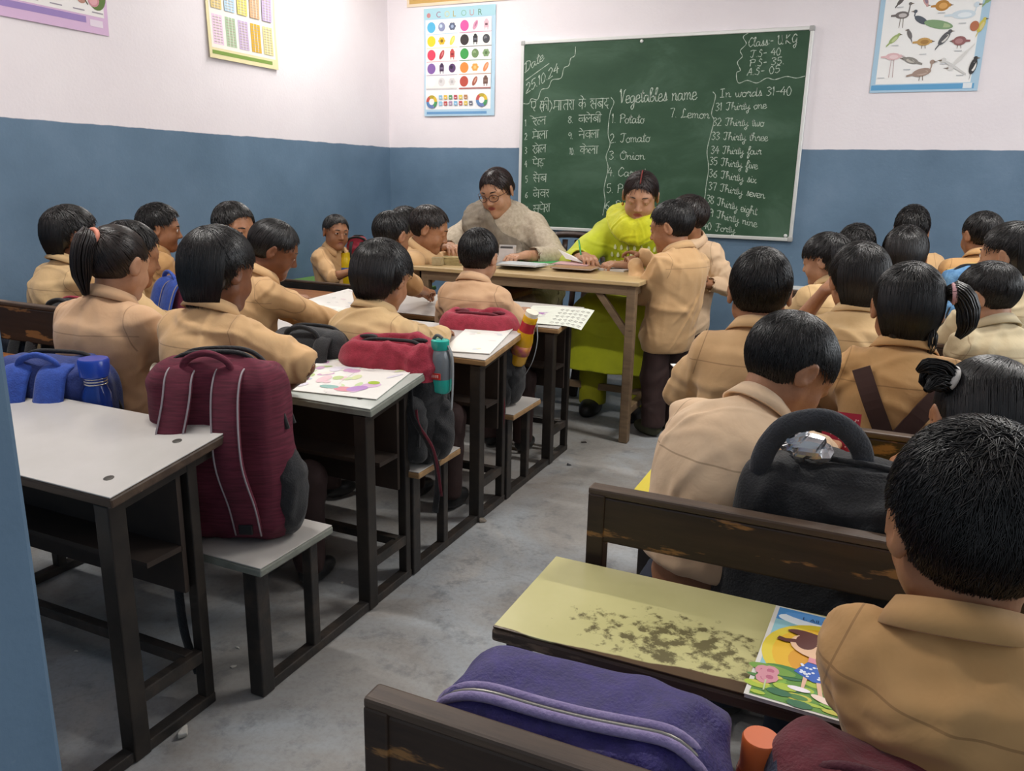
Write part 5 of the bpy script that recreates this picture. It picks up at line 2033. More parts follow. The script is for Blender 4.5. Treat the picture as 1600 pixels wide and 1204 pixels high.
kid('girl with tied back hair in profile, looking down at her open book', 428, 406, 80, ytop=343, Y=2.18, hyaw=-44, byaw=-30, hpitch=24, hip=(-.06, -.05), shirt=0, skin=2, style='girl', thick=.009, nlocks=1500, lrad=.0013, llen=(.5, .9), lift=.004, jit=.04, whorl=(0, .15, .95), seed=17, extra=lowtail, girl=True,
    sleeve=1.9, hands={1: tuple(atz(545, 505, .66)), -1: (-.02, .26)}, face=True, eyes=.0030, look=1, seat=.345, curl=(25, 20), hroll=4)
kid('small boy facing the camera by the left wall, far desk', 525, 364, 46, ytop=335, Y=4.02, hyaw=-118, byaw=-95, hpitch=4, hip=(-.03, 0), shirt=0, skin=0, nlocks=700, seed=18, style='boy', thick=.008, face=True, eyes=.0046, vox=.003, hroll=-4, sleeve=1.1, seat=.335, size=.95)
kid('boy leaning over his desk, hands together in front of the teachers table', 612, 372, 60, ytop=330, Y=2.88, hyaw=-10, byaw=-22, hpitch=14, hip=(-.04, -.10), shirt=4, skin=0, nlocks=800, seed=19, style='boy', thick=.008, sleeve=.95, hands={1: tuple(atz(684, 466, .64)), -1: tuple(atz(668, 466, .64))}, vox=.004, seat=.345, curl=(50, 50))
kid('child with thick round black hair, red bag and teal bottle behind', 598, 442, 98, ytop=373, Y=2.18, hyaw=-3, byaw=-8, hpitch=14, hip=(.0, -.02), shirt=3, skin=0, style='boy', nape=-.056, taper=.6, thick=.020, nlocks=2600, lrad=.0012, llen=(.5, .9), lift=.03, seed=20, sleeve=1.9,
    hands={1: tuple(atz(690, 522, .64)), -1: (-.1, .25)}, seat=.345)
kid('boy in profile leaning on the left end of the teachers table', 671, 358, 56, ytop=321, Y=3.62, hyaw=-66, byaw=-62, hpitch=20, hip=(-.13, .0), shirt=0, skin=0, nlocks=900, seed=21, style='boy', thick=.010, hairm=HAIRB, sleeve=1.9, hands={1: tuple(atz(716, 397, .775)), -1: tuple(atz(706, 392, .775))}, face=True, eyes=.003, look=1,
    legs='stand', size=1.06, vox=.004)
kid('child with only dark hair showing behind the boy at the table end', 635, 351, 46, ytop=322, Y=4.15, hyaw=-40, byaw=-40, hpitch=10, hip=(0, 0), shirt=0, skin=0, nlocks=400, seed=22, style='boy', nape=-.06, legs='stand', size=1.0)
kid('boy with neat black hair seen from behind, red bag and yellow bottle behind him', 748, 405, 64, ytop=357, Y=2.88, hyaw=2, byaw=-2, hpitch=10, hip=(.02, -.01), shirt=1, skin=3, nlocks=1500, lrad=.0012, seed=23, style='boy', thick=.010, top=.004, sleeve=1.2, hands={1: (.13, .22), -1: (-.13, .22)}, seat=.345)

# --- the two boys standing at the table ------------------------------------
kid('standing boy at the table corner, seen from behind, dark trousers', 1049, 356, 60, ytop=313, Y=3.70, hyaw=84, byaw=62, hpitch=14, hip=(.02, -.01), legs='stand', shirt=0, skin=0, nlocks=1600, lrad=.0013, seed=24, style='boy', thick=.010, sleeve=1.95, hands={-1: tuple(aty(992, 412, 3.72)), 1: tuple(aty(1004, 398, 3.86))},
    poles={-1: (.5, -.6, -.9)}, vox=.0038, shoe=SHOEG, hemz=.015, face=True, size=1.07, wide=1.06, curl=(30, 30))
kid('standing boy half hidden behind the other, hand held at his waist', 1074, 343, 52, ytop=304, Y=4.14, hyaw=112, byaw=172, hpitch=8, hip=(.02, .01), legs='stand', shirt=2, skin=0, nlocks=900, seed=25, style='boy', thick=.010, hairm=HAIRB, sleeve=1.75, hands={-1: tuple(aty(1097, 442, 4.02)), 1: tuple(aty(1085, 430, 3.99))}, vox=.0038,
    face=True, size=1.06, hdir={-1: (-.6, -.3, .3)}, curl=(60, 60), wide=.95)

# --- right side ------------------------------------------------------------
kid('boy with close cropped black hair from behind, left of the bench rows', 1187, 460, 94, ytop=388, Y=2.13, hyaw=10, byaw=6, hpitch=8, hip=(-.02, -.07), shirt=0, skin=0, style='boy', thick=.009, top=.006, nlocks=2600, lrad=.0011, seed=30, sleeve=1.15, hands={-1: (-.13, .20), 1: (.13, .22)}, lift=.03)
kid('long haired child in profile at the desk under the chalkboard right edge', 1290, 412, 70, ytop=363, Y=3.27, hyaw=72, byaw=40, hpitch=12, hip=(.04, -.06), shirt=3, skin=3, style='fringe', nape=-.07, thick=.014, nlocks=1200, seed=31, face=True, lift=.03, eyes=.004)
kid('child with tousled hair top showing behind the long haired one', 1337, 386, 54, ytop=350, Y=3.95, hyaw=5, byaw=0, hpitch=6, hip=(0, -.05), shirt=0, skin=0, nlocks=900, seed=32, style='boy', thick=.012, lift=.10, jit=.4)
P_ = kid('child resting chin on hand, dark hair to the collar, second row from the right front', 1341, 441, 90, ytop=377, Y=2.72, hyaw=18, byaw=8, hpitch=6, hip=(.0, -.06), shirt=3, skin=0, style='boy', nape=-.072, thick=.014, nlocks=2200, lrad=.0012, llen=(.5, .9), lift=.03, seed=33, sleeve=.9,
         hands={-1: tuple(aty(1288, 455, 2.80)), 1: (.1, .25)}, hdir={-1: (.6, .1, .8)}, hnorm={-1: (-.7, -.6, .4)}, poles={-1: (-.6, .1, -1)}, vox=.004, curl=(55, 30))
kid('boy with a tall tuft of hair, nearest to the chalkboard wall', 1424, 358, 49, ytop=322, Y=4.52, hyaw=0, byaw=0, hpitch=4, hip=(.02, -.04), shirt=0, skin=0, nlocks=900, seed=34, style='boy', thick=.008, top=.012, lift=.09, jit=.3, sleeve=1.9, hands={1: (.2, .12), -1: (-.14, .22)}, wide=1.1)
kid('child with smooth black hair directly in front of the tufted boy', 1413, 400, 66, ytop=352, Y=3.92, hyaw=3, byaw=0, hpitch=8, hip=(0, -.05), shirt=4, skin=0, nlocks=1200, seed=35, style='boy', thick=.012, nape=-.06)
P7 = kid('boy wearing a blue denim backpack, near the back wall on the right', 1533, 372, 58, ytop=330, Y=3.98, hyaw=30, byaw=8, hpitch=6, hip=(-.02, -.08), shirt=4, skin=0, nlocks=900, seed=36, style='boy', thick=.008, wide=1.08)
kid('child in profile cut by the right picture edge, ear uncovered', 1578, 410, 92, ytop=346, Y=3.06, hyaw=62, byaw=30, hpitch=6, hip=(.04, .02), shirt=5, skin=3, style='girl', nape=-.07, thick=.010, nlocks=1500, lrad=.0013, seed=37, lift=.008, face=True)
kid('boy in side profile in a pale khaki shirt, head bent to his desk', 1542, 476, 94, ytop=409, Y=2.70, hyaw=58, byaw=32, hpitch=18, hip=(.06, -.08), shirt=5, skin=3, style='fringe', thick=.009, nlocks=2200, lrad=.0012, seed=38, sleeve=1.5, hands={-1: tuple(atz(1490, 545, .58)), 1: (.1, .25)}, face=True, eyes=.003, look=1)


def sidetail(rng, s):
    return [tuple(x * s if i == 0 else x for i, x in enumerate(strands(rng, [(.070, -.050, .032), (.096, -.052, .040), (.120, -.050, .012), (.122, -.048, -.034), (.108, -.046, -.064)], 240, .028, .022, .0026, .3)))] + \
        [tuple(x * s if i == 0 else x for i, x in enumerate(strands(rng, [(.05, -.07, -.05), (.052, -.072, -.085), (.046, -.068, -.115)], 30, .014, .008, .0016, .4)))]


P_ = kid('girl with a bunched side tail and brown straps crossed on her back', 1418, 482, 104, ytop=409, Y=2.11, hyaw=6, byaw=2, hpitch=8, hip=(-.01, -.06), shirt=4, skin=0, style='girl', nape=-.066, thick=.010, nlocks=2200, lrad=.0012, llen=(.4, .8), lift=.012, seed=39, extra=sidetail, girl=True, sleeve=1.15, vol=1.02)
band(P_, (.088, -.052, .038), (1, 0, .15), .019, BAND_PINK, .0075)
STRAP = M('brown_strap_cloth', '3d2620', .8, '452c25', 20, 4)
ribbon('crossed_strap', P_, [(-.085, .068), (-.055, .0), (-.01, -.10), (.02, -.20), (.03, -.27)], .040, STRAP, th=.002)
ribbon('crossed_strap', P_, [(.105, .055), (.055, -.01), (.0, -.10), (-.06, -.19), (-.10, -.26)], .040, STRAP, th=.0035)
kid('boy bending sideways over his writing, pale shirt back to the camera', 1232, 586, 150, ytop=490, Y=1.55, hyaw=-52, byaw=-28, hpitch=36, hroll=-4, hip=(-.115, -.15), shirt=2, skin=0, style='fringe', thick=.009, nlocks=3600, lrad=.0010, seed=40, sleeve=.9, hands={1: tuple(atz(1330, 690, .57)), -1: (-.06, .27)}, face=True, eyes=.0025, look=1,
    vox=.004, hunch=.06, pants=NAVYCLOTH, wide=1.1, hem_up=.15)


def sidebun(rng, s):
    out = []
    for pth in ([(-.058, -.050, .052), (-.084, -.058, .062), (-.104, -.054, .054), (-.094, -.046, .034)], [(-.058, -.050, .052), (-.080, -.066, .068), (-.106, -.070, .072), (-.120, -.062, .064)], [(-.062, -.05, .048), (-.090, -.070, .046), (-.110, -.076, .030)]):
        out.append(tuple(x * s if i == 0 else x for i, x in enumerate(strands(rng, pth, 90, .018, .012, .0022, .5))))
    return out


P_ = kid('girl with parted hair and a small bunch on the left side, right edge', 1538, 662, 150, ytop=560, Y=1.52, hyaw=10, byaw=5, hpitch=24, hip=(.02, -.10), shirt=4, skin=0, style='girl', thick=.007, nlocks=2600, lrad=.0011, llen=(.5, .9), lift=.003, jit=.03, whorl=(.35, -.1, .8), seed=41, extra=sidebun, girl=True, nape=-.06)
band(P_, (-.068, -.056, .056), (-1, -.2, .3), .017, M('pale_hair_band', 'd9d4cd', .6), .006)
kid('boy in the right foreground seen from behind, tan shirt filling the corner', 1516, 840, 250, ytop=663, Y=.90, hyaw=16, byaw=-14, hpitch=12, hip=(.10, -.05), shirt=4, skin=0, style='boy', thick=.010, top=.004, nlocks=9000, lrad=.00075, llen=(.3, .55), lift=.06, jit=.25, seed=42, sleeve=1.1, hands={-1: (.0, .20), 1: (.14, .22)}, poles={-1: (-.25, -.35, -1)}, armz=.60, vox=.0035, wide=.86)


# ------------------------------------------------------------------ teachers
KAM1 = M('beige_printed_kameez', 'aa9c88', .8, 'c0b39e', 60, 5, bump=.3, bscale=40)
DUP1 = M('grey_olive_dupatta', '6f6558', .85, '837868', 24, 4, bump=.4, bscale=60)
KAM2 = M('lime_yellow_kameez', 'c3cb17', .65, 'b4bd12', 9, 4, bump=.25, bscale=26, sheen=.2)
DUP2 = M('bright_yellow_dupatta', 'd6d61a', .65, 'c4c812', 20, 4, bump=.4, bscale=60, sheen=.2)
SALW2 = M('olive_yellow_salwar', 'a1a014', .75, '8f8f14', 12, 4, bump=.3, bscale=30)
WHAIR = hair_material('dark_brown_hair', '1d1312', '301d1a')


def drape(name, p, paths, rs, mat, amp=.006, seed=1, kk=.02, lam=(.004, .009)):
    """loose cloth laid along one or several side by side paths"""
    paths = [[np.asarray(q, float) for q in pts] for pts in paths]
    allp = np.vstack([np.array(q) for q in paths])
    F = Field(allp.min(0) - .10, allp.max(0) + .10, .0055)
    for pts in paths:
        P = spline(pts, 4)
        R_ = np.interp(np.linspace(0, 1, len(P)), np.linspace(0, 1, len(rs)), rs)
        F.chain(P, R_, kk)
    v, f = F.mesh(1)
    v = wrinkle(v, f, amp, np.random.default_rng(seed), 60, lam)
    return mesh(name, v, f, mat, p['root'], smooth=True)


def woman(label, px, py, w, Y, **k):
    return person(label, px, py, w, Y, name='person', style='woman', adult=True, bs=1.36, garment='kameez', face=True, girl=False, hairm=WHAIR, vox=.0042, nlocks=1500, lrad=.0013, llen=(.6, 1.0), lift=.003, jit=.03,
                  whorl=(0, .45, .9), thick=.008, seat=.43, lips=1, hunch=.02, **k)


def bun(rng, s):
    F = Field(V(-.1, -.2, -.12), V(.1, .02, .1), .006)
    F.ell(V(0, -.105, -.015), V(.042, .034, .040), k=0)
    v, f = F.mesh(1)
    return [(v * s, f)]


plastic_chair('plastic_chair', 'dark brown plastic armchair under the teacher in grey and beige', -1.66, 4.30, 188, M('dark_brown_plastic', '3a2a26', .35))
T1 = woman('teacher with glasses in beige with a grey shawl, seated at the table', 776, 302, 56, ytop=262, Y=4.10, hyaw=176, byaw=190, hpitch=20, hroll=4, hip=(.10, .16), sm=KAM1, skin=3, sleeve=1.8, hands={1: tuple(aty(702, 386, 3.80)), -1: tuple(aty(822, 400, 3.86))}, curl=(30, 30), size=1.14,
           extra=bun, pants=M('pale_salwar', 'b3a99a', .8), eyes=.0035, look=1, seed=60, poles={1: (-.9, .2, -.6), -1: (.9, .3, -.6)})
plastic_chair('wooden_chair', 'dark wooden chair under the teacher in lime yellow', -1.255, 4.36, 184, M('dark_chair_wood', '2b211c', .5), arms=False, zt=.80)
T2 = woman('teacher in lime yellow with a yellow scarf, writing at the table', 1001, 308, 54, ytop=267, Y=4.12, hyaw=190, byaw=184, hpitch=20, hroll=-3, hip=(-.04, .16), sm=KAM2, skin=3, sleeve=1.55, hands={1: tuple(aty(912, 402, 3.86)), -1: tuple(aty(980, 414, 3.88))}, curl=(40, 45), size=1.14,
           extra=bun, pants=SALW2, eyes=.0030, look=1, seed=61, poles={1: (-.9, .1, -.7), -1: (.9, .3, -.7)})


def body_pt(p, x, y, z):
    """point in a person's trunk frame (x right, y front, z up from the upper chest)"""
    return xf(p['bm'], V(x, y, z)[None])[0]


def tuck(x, z, p, off=.012):
    return xf(p['bm'], on_cloth(p, [(x, z)], 1, off))[0]


b = T1['b']
sh1 = []
for o in np.linspace(-.03, .05, 8):
    sh1.append([body_pt(T1, (.110 + o * .5) * b, -.095 * b, -.06 * b), body_pt(T1, (.092 + o * .9) * b, -.02 * b, (.094 - max(o, 0) * .4) * b), tuck((.078 + o) * b, (.045 - o * .6) * b, T1, .010), tuck((.02 + o * .5) * b, (-.045 - o * 1.3) * b, T1, .012),
                tuck((-.055 + o * .3) * b, (-.085 - o * 1.5) * b, T1, .012), tuck((-.11) * b, (-.12 - o * 1.5) * b, T1, .012), body_pt(T1, -.165 * b, .04 * b, (-.15 - o) * b)])

drape('shawl', T1, sh1, [.012, .014, .014, .015, .016, .016, .015], DUP1, .003, 3, .03)
sh2 = [[body_pt(T1, (-.150 - o * .5) * b, .035 * b, -.13 * b), body_pt(T1, (-.175 - o) * b, .06 * b, -.25 * b), body_pt(T1, (-.165 - o) * b, .10 * b, -.36 * b), body_pt(T1, (-.15 - o) * b, .15 * b, -.50 * b)] for o in (-.03, -.01, .01, .03)]
drape('shawl_end', T1, sh2, [.014, .02, .022, .018], DUP1, .007, 4, .012)
b = T2['b']
sc = []
for o in np.linspace(-.016, .030, 7):
    sc.append([body_pt(T2, (.085 + o * .6) * b, -.100 * b, -.06 * b), body_pt(T2, (.078 + o * .9) * b, -.060 * b, (.080 - o * .3) * b), body_pt(T2, (.076 + o * .9) * b, -.010 * b, (.096 - max(o, 0) * .35) * b), body_pt(T2, (.072 + o * .8) * b, .034 * b, (.076 - o * .5) * b), tuck((.042 + o * .5) * b, (.050 - o) * b, T2, .008),
               tuck(0, (.034 - o * 1.15) * b, T2, .010), tuck((-.042 - o * .5) * b, (.050 - o) * b, T2, .008), body_pt(T2, (-.072 - o * .8) * b, .034 * b, (.076 - o * .5) * b), body_pt(T2, (-.076 - o * .9) * b, -.010 * b, (.096 - max(o, 0) * .35) * b), body_pt(T2, (-.078 - o * .9) * b, -.060 * b, (.080 - o * .3) * b), body_pt(T2, (-.085 - o * .6) * b, -.100 * b, -.06 * b)])
drape('scarf', T2, sc, [.010, .011, .012, .012, .013, .013, .013, .012, .012, .011, .010], DUP2, .004, 5, .03)
drape('scarf_end', T2, [[body_pt(T2, (.11 + o) * b, -.085 * b, -.08 * b), body_pt(T2, (.145 + o) * b, -.08 * b, -.25 * b), body_pt(T2, (.15 + o) * b, -.06 * b, -.42 * b), body_pt(T2, (.155 + o) * b, -.03 * b, -.55 * b)] for o in (-.02, 0, .02)], [.014, .018, .018, .016], DUP2, .006, 6, .012)
# pale leaf motifs woven on the front
mo = MB()
rng0 = random.Random(4)
MOT = M('pale_leaf_motif', 'e6e9c0', .6)
for r_ in range(4):
    for c_ in range(-3, 4):
        x, z = c_ * .036 + (r_ % 2) * .018, -.040 - r_ * .040
        q = on_cloth(T2, [(x, z)], 1, .0015)[0]
        q2 = on_cloth(T2, [(x + .012, z), (x - .012, z), (x, z + .014), (x, z - .014)], 1, .0015)
        v = []
        for i in range(10):
            t = 2 * math.pi * i / 10
            rr = .0075 * (1 - .45 * math.sin(t))
            dx, dz = rr * math.cos(t), .0135 * math.sin(t)
            yy = q[1] + (q2[0][1] - q2[1][1]) / .024 * dx + (q2[2][1] - q2[3][1]) / .028 * dz
            v.append((q[0] + dx, yy + .002, q[2] + dz))
        vb = [(a_, c - .004, d) for a_, c, d in v]
        mo.add(xf(T2['bm'], v + vb), [tuple(range(10))] + [(i, (i + 1) % 10, 10 + (i + 1) % 10, 10 + i) for i in range(10)])
tag(mo.build('leaf_motifs', MOT, T2['root']), kind='stuff')
# lanyard with pendant
lp = [body_pt(T2, .04 * b, .02 * b, .075 * b)] + [tuck(x, z, T2, .004) for x, z in ((.040, .02), (.030, -.06), (.012, -.13), (0, -.165))]
lq = [body_pt(T2, -.04 * b, .02 * b, .075 * b)] + [tuck(x, z, T2, .004) for x, z in ((-.040, .02), (-.030, -.06), (-.012, -.13), (0, -.165))]
MB().tube(spline(lp, 5), .0022, 6).tube(spline(lq, 5), .0022, 6).build('lanyard', M('brown_cord', '6b5a2a', .7), T2['root'], smooth=True)
pd = tuck(0, -.175, T2, .006)
MB().lathe([(.010, 0), (.013, .004), (.010, .008)], tr(pd) @ rx(90), 14).build('pendant', STEELPL, T2['root'], smooth=True)


def hp_(p, *c):
    return xf(p['hm'], (V(*c) * p['s'])[None])[0]


# forehead dot, red parting, earrings
MB().lathe([(.0028, 0), (.0025, .001), (.001, .0016)], p_ if False else tr(hp_(T2, 0, .0795, .028)) @ rz(190) @ rx(-90 + -20), 10).build('forehead_dot', M('dark_red_dot', '7a1420', .5), T2['root'])
MB().tube(spline([hp_(T2, 0, .066, .080), hp_(T2, 0, .03, .108), hp_(T2, 0, -.01, .114)], 5), .0035, 6).build('red_parting', M('vermilion_parting', '6e2722', .8), T2['root'], smooth=True)
for sx in (-1, 1):
    MB().lathe([(.001, 0), (.006, -.006), (.007, -.016), (.001, -.022)], tr(hp_(T2, sx * .079, -.006, -.036)), 10).build('earring', M('gold', 'c9a24a', .25, metal=1.), T2['root'], smooth=True)
# spectacles
gm = MB()
for sx in (-1, 1):
    rim = [hp_(T1, sx * .030 + .0225 * math.cos(t) * (1 if abs(math.cos(t)) < .8 else 1), .094 - .012 * abs((sx * .030 + .0225 * math.cos(t)) / .05) ** 2, -.006 + .0165 * math.sin(t)) for t in np.linspace(0, 2 * math.pi, 25)]
    gm.tube(rim, .0021, 6, caps=False)
    gm.tube([hp_(T1, sx * .052, .083, .0), hp_(T1, sx * .072, .06, .004), hp_(T1, sx * .080, .0, .006)], .0016, 6)
gm.tube([hp_(T1, -.008, .096, -.002), hp_(T1, 0, .099, .001), hp_(T1, .008, .096, -.002)], .0018, 6)
gl = tag(gm.build('spectacles', M('dark_red_spectacle_frame', '3a1a18', .3), T1['root'], smooth=True))


# ------------------------------------------------------------------ school bags
def fabric(name, c, c2, rough=.8, sc=60):
    return M(name, c, rough, c2, sc, 5, bump=.5, bscale=260, sheen=.15)


BLACKF = fabric('black_bag_cloth', '131417', '1f2023')
MAROON = M('maroon_slub_cloth', '4f1526', .85, '7a2a40', 5, 6, bump=.5, bscale=120, stretch=(3, 3, 40), lo=.3, hi=.72)
BLUEF, BLUED = fabric('blue_bag_cloth', '26469c', '2f55b4'), fabric('dark_blue_bag_cloth', '1c2f6e', '24397f')
REDF, REDD = fabric('red_bag_cloth', '8e1f33', 'a52a40'), fabric('dark_red_bag_cloth', '5f1524', '701c2d')
PURPLE, PURPLED = fabric('purple_bag_cloth', '2b2160', '372a75', .6), fabric('dark_purple_bag_cloth', '221a50', '2c2263', .6)
LILAC = fabric('lilac_zip_tape', '8475a4', '9789b4')
NAVYF = fabric('navy_bag_cloth', '1a2338', '243049', .55)
DENIM = M('blue_denim', '3c6a97', .85, '6f9bc0', 22, 6, bump=.4, bscale=200)
WEB = fabric('black_webbing', '101012', '1d1d20')
PIPE = M('grey_piping', '9a8f94', .7)
ZIPM = M('dull_zip_metal', '9a978f', .35, metal=.8)


def backpack(label, loc, rot, w, d, h, mats, seed=1, tilt=0., straps=((-.075, -.11), (.075, .11)), sw=.026, pocket=True, zipc=None, open_top=0., handle=True, side=None, piping=False, group='school bags', name='school_bag', sag=.5, split=None, boxy=False, pz=.31, zy=(.16, -.14), front_zip=False, strap_len=.10, lean=0., zips=1):
    """front pocket towards local +y, shoulder straps on local -y"""
    main, second, strapm, pk = mats
    t = thing(name, label, 'school bag', loc, 0, group)
    fr = tr(loc) @ rz(rot) @ ry(tilt) @ rx(lean)
    rng = np.random.default_rng(seed)
    F = Field(V(-w * .7, -d * .8, -.02), V(w * .7, d * 1.1, h * 1.12), .007)
    F.rbox(V(0, 0, h * .5), V(w / 2, d / 2, h / 2), min(.06, d * .42) * (.8 if boxy else 1), k=0, taper=.05 if boxy else .14)
    if not boxy:
        F.ell(V(0, d * .10, h * .36), V(w * .47, d * .58, h * .34), k=.04)
        F.ell(V(0, -d * .05, h * .80), V(w * .40, d * .40, h * .20), k=.05)
    if open_top:
        F.ell(V(0, d * .05, h * 1.0), V(w * .36, d * .26, h * open_top), k=.02, op='sub')
    F.half(V(0, 0, .002), (0, 0, -1), 0)
    v, f = F.mesh(1)
    v = wrinkle(v, f, .007 * sag * 2, rng, 40, (.008, .018))
    v[:, 2] = np.maximum(v[:, 2], .001)
    if split:
        mesh('body', xf(fr, v), f, [main, second], t, frame=fr, smooth=True, fmat=(v[f].mean(1)[:, 2] < h * split).astype(int))
    else:
        mesh('body', xf(fr, v), f, main, t, frame=fr, smooth=True)

    def fy(x, z):
        """front surface y"""
        a = (np.abs(v[:, 0] - x) < .02) & (np.abs(v[:, 2] - z) < .02)
        return v[a, 1].max() if a.any() else d * .5

    def by(x, z):
        a = (np.abs(v[:, 0] - x) < .02) & (np.abs(v[:, 2] - z) < .02)
        return v[a, 1].min() if a.any() else -d * .5

    if pocket:
        G = Field(V(-w * .6, 0, -.01), V(w * .6, d * 1.4, h * .75), .007)
        G.rbox(V(0, d * .56, h * pz), V(w * .41, d * .22, h * .27), .03, k=0, taper=.10)
        G.half(V(0, 0, .003), (0, 0, -1), 0)
        pv, pf = G.mesh(1)
        pv = wrinkle(pv, pf, .006, rng, 20, (.008, .016))
        mesh('front_pocket', xf(fr, pv), pf, second, t, frame=fr, smooth=True)
        arch = spline([(-w * .36, d * .76, h * (pz - .11)), (-w * .355, d * .74, h * (pz + .13)), (-w * .25, d * .70, h * (pz + .245)), (0, d * .70, h * (pz + .265)), (w * .25, d * .70, h * (pz + .245)), (w * .355, d * .74, h * (pz + .13)), (w * .36, d * .76, h * (pz - .11))], 5)
        MB().tube(xf(fr, arch), .0045, 6).build('pocket_zip', zipc or WEB, t, smooth=True)
    for zi in range(zips):
        yy = d * zy[zi]
        arch = []
        for a in np.linspace(-1.25, 1.25, 15):
            x = math.sin(a) * w * .44
            zt = h * (.46 + .50 * math.cos(a) ** .6) if abs(a) < 1.3 else h * .5
            cand = v[(np.abs(v[:, 0] - x) < .025) & (np.abs(v[:, 1] - yy) < .02)]
            z = cand[:, 2].max() if len(cand) and abs(a) < .95 else zt * .9
            xx = x
            if abs(a) >= .95:
                c2 = v[(np.abs(v[:, 2] - z) < .02) & (np.abs(v[:, 1] - yy) < .02)]
                if len(c2):
                    xx = (c2[:, 0] * np.sign(x)).max() * np.sign(x)
            arch.append((xx, yy, z))
        arch = np.array(arch)
        for _ in range(4):
            arch[1:-1] = .25 * arch[:-2] + .5 * arch[1:-1] + .25 * arch[2:]
        arch[1:-1, 2] += .003
        MB().tube(xf(fr, spline(arch, 3)), .0055, 6).build('zip', zipc or WEB, t, smooth=True)
    if front_zip:
        zp = []
        for x, z in ((.47, .52), (.46, .74), (.43, .90), (.34, .965), (.15, .975), (-.05, .975), (-.22, .965), (-.36, .93), (-.45, .80), (-.47, .62), (-.47, .40)):
            yy = d * .30
            c_ = v[(np.abs(v[:, 1] - yy) < .02) & (np.abs(v[:, 2] - z * h) < .03)]
            xx = x * w
            zz = z * h
            if abs(x) > .40 and len(c_):
                xx = (c_[:, 0] * np.sign(x)).max() * np.sign(x)
            else:
                c_ = v[(np.abs(v[:, 1] - yy) < .02) & (np.abs(v[:, 0] - xx) < .02)]
                zz = c_[:, 2].max() if len(c_) else zz
            zp.append((xx, yy, zz))
        R_ = np4(fr)[:3, :3]
        zp = spline(zp, 5)
        for _ in range(5):
            zp[1:-1] = .25 * zp[:-2] + .5 * zp[1:-1] + .25 * zp[2:]
        nr = zp - V(0, d * .3, h * .45)
        nr /= np.linalg.norm(nr, axis=1)[:, None]
        for o_, m_, nm in ((.0, zipc, 'zip_tape'), (-.016, zipc, 'zip_tape')):
            MB().tube(xf(fr, zp + nr * .004 + V(0, o_, 0)), .0052, 8).build(nm, m_, t, smooth=True)
        MB().tube(xf(fr, zp + nr * .005 + V(0, -.008, 0)), .0022, 6).build('zip_teeth', ZIPM, t, smooth=True)
    MB().box((-.005, -.002, -.028), (.005, .002, 0), fr @ tr((w * .30, d * .2, h * .86)) @ ry(25)).build('zip_pull', ZIPM, t)
    for (xa, xb) in straps:
        z1 = h * .90
        pts = [(xa, -d * .05, h * .985), (xa, by(xa, z1) + .012, h * .955), (xa * 1.02, by(xa, h * .78) - .020, h * .80), ((xa + xb) / 2, by(xa, h * .5) - .030 - strap_len * .2, h * .52), (xb, by(xb, h * .25) - .022, h * .26), (xb, by(xb, h * .08) + .006, h * .07)]
        R_ = np4(fr)[:3, :3]
        s_ = MB().tube(xf(fr, spline(pts, 6)), sw, 10, flat=.26, up=R_ @ V(0, -1, .1)).build('strap', strapm, t, smooth=True)
        if piping:
            for e in (-.92, .92):
                p2 = [(p[0] + e * sw, p[1] - .006, p[2]) for p in pts]
                MB().tube(xf(fr, spline(p2, 6)), .0022, 6).build('piping', PIPE, s_, smooth=True)
        MB().box((-.016, -.004, -.012), (.016, .004, .012), fr @ tr((xb, by(xb, h * .10) - .012, h * .12))).build('buckle', BLACKPL, t, bevel=.002)
    if handle:
        pts = [(-.055, -d * .38, h * .94), (-.045, -d * .42, h * 1.02), (0, -d * .42, h * 1.06), (.045, -d * .42, h * 1.02), (.055, -d * .38, h * .94)]
        MB().tube(xf(fr, spline(pts, 5)), .010, 8, flat=.7).build('handle', strapm, t, smooth=True)
    for sx in (side or ()):
        G = Field(V(-w * .8, -d, 0), V(w * .8, d, h * .7), .007)
        G.ell(V(sx * w * .44, 0, h * .27), V(w * .12, d * .40, h * .26), k=0)
        G.half(V(0, 0, .004), (0, 0, -1), 0)
        pv, pf = G.mesh(1)
        mesh('side_pocket', xf(fr, wrinkle(pv, pf, .004, rng, 16)), pf, pk, t, frame=fr, smooth=True)
    t['_fr'] = 0
    del t['_fr']
    return t, fr


def web_strap(parent, pts, w=.012, mat=None, name='loose_strap', up=(0, -1, 0)):
    MB().tube(spline(pts, 8), w, 8, flat=.18, up=up).build(name, mat or WEB, parent, smooth=True)


SZ = .3465
t, fr = backpack('large maroon school bag with black straps standing on the nearest white bench', (-1.335, 1.335, SZ), 22, .34, .14, .425, (MAROON, MAROON, MAROON, BLACKF), 3, straps=((-.055, -.10), (.05, .075)), sw=.032, piping=True, side=(1, -1), pocket=True, sag=.4, zips=2)
web_strap(t, [aty(300, 800, 1.205), aty(283, 845, 1.195), aty(278, 900, 1.19), aty(288, 985, 1.19), aty(310, 1052, 1.19)], .0145)
MB().box((-.02, -.006, -.014), (.02, .006, .014), tr(aty(278, 862, 1.19))).build('strap_adjuster', BLACKPL, t, bevel=.002)
t, fr = backpack('bright blue school bag with broad straps behind the ponytail girl', (-1.86, 1.315, SZ), 18, .33, .14, .37, (BLUED, BLUED, BLUEF, BLACKF), 5, straps=((-.052, -.06), (.045, .05)), sw=.040, side=(1,), zipc=WEB)
backpack('black school bag with a red top on the dark bench by the left wall', (aty(108, 462, 1.82)[0], 1.835, .336), 8, .27, .14, .40, (BLACKF, REDF, WEB, BLACKF), 6, pocket=False, zipc=REDF)
z4 = aty(278, 432, 2.50)[2]
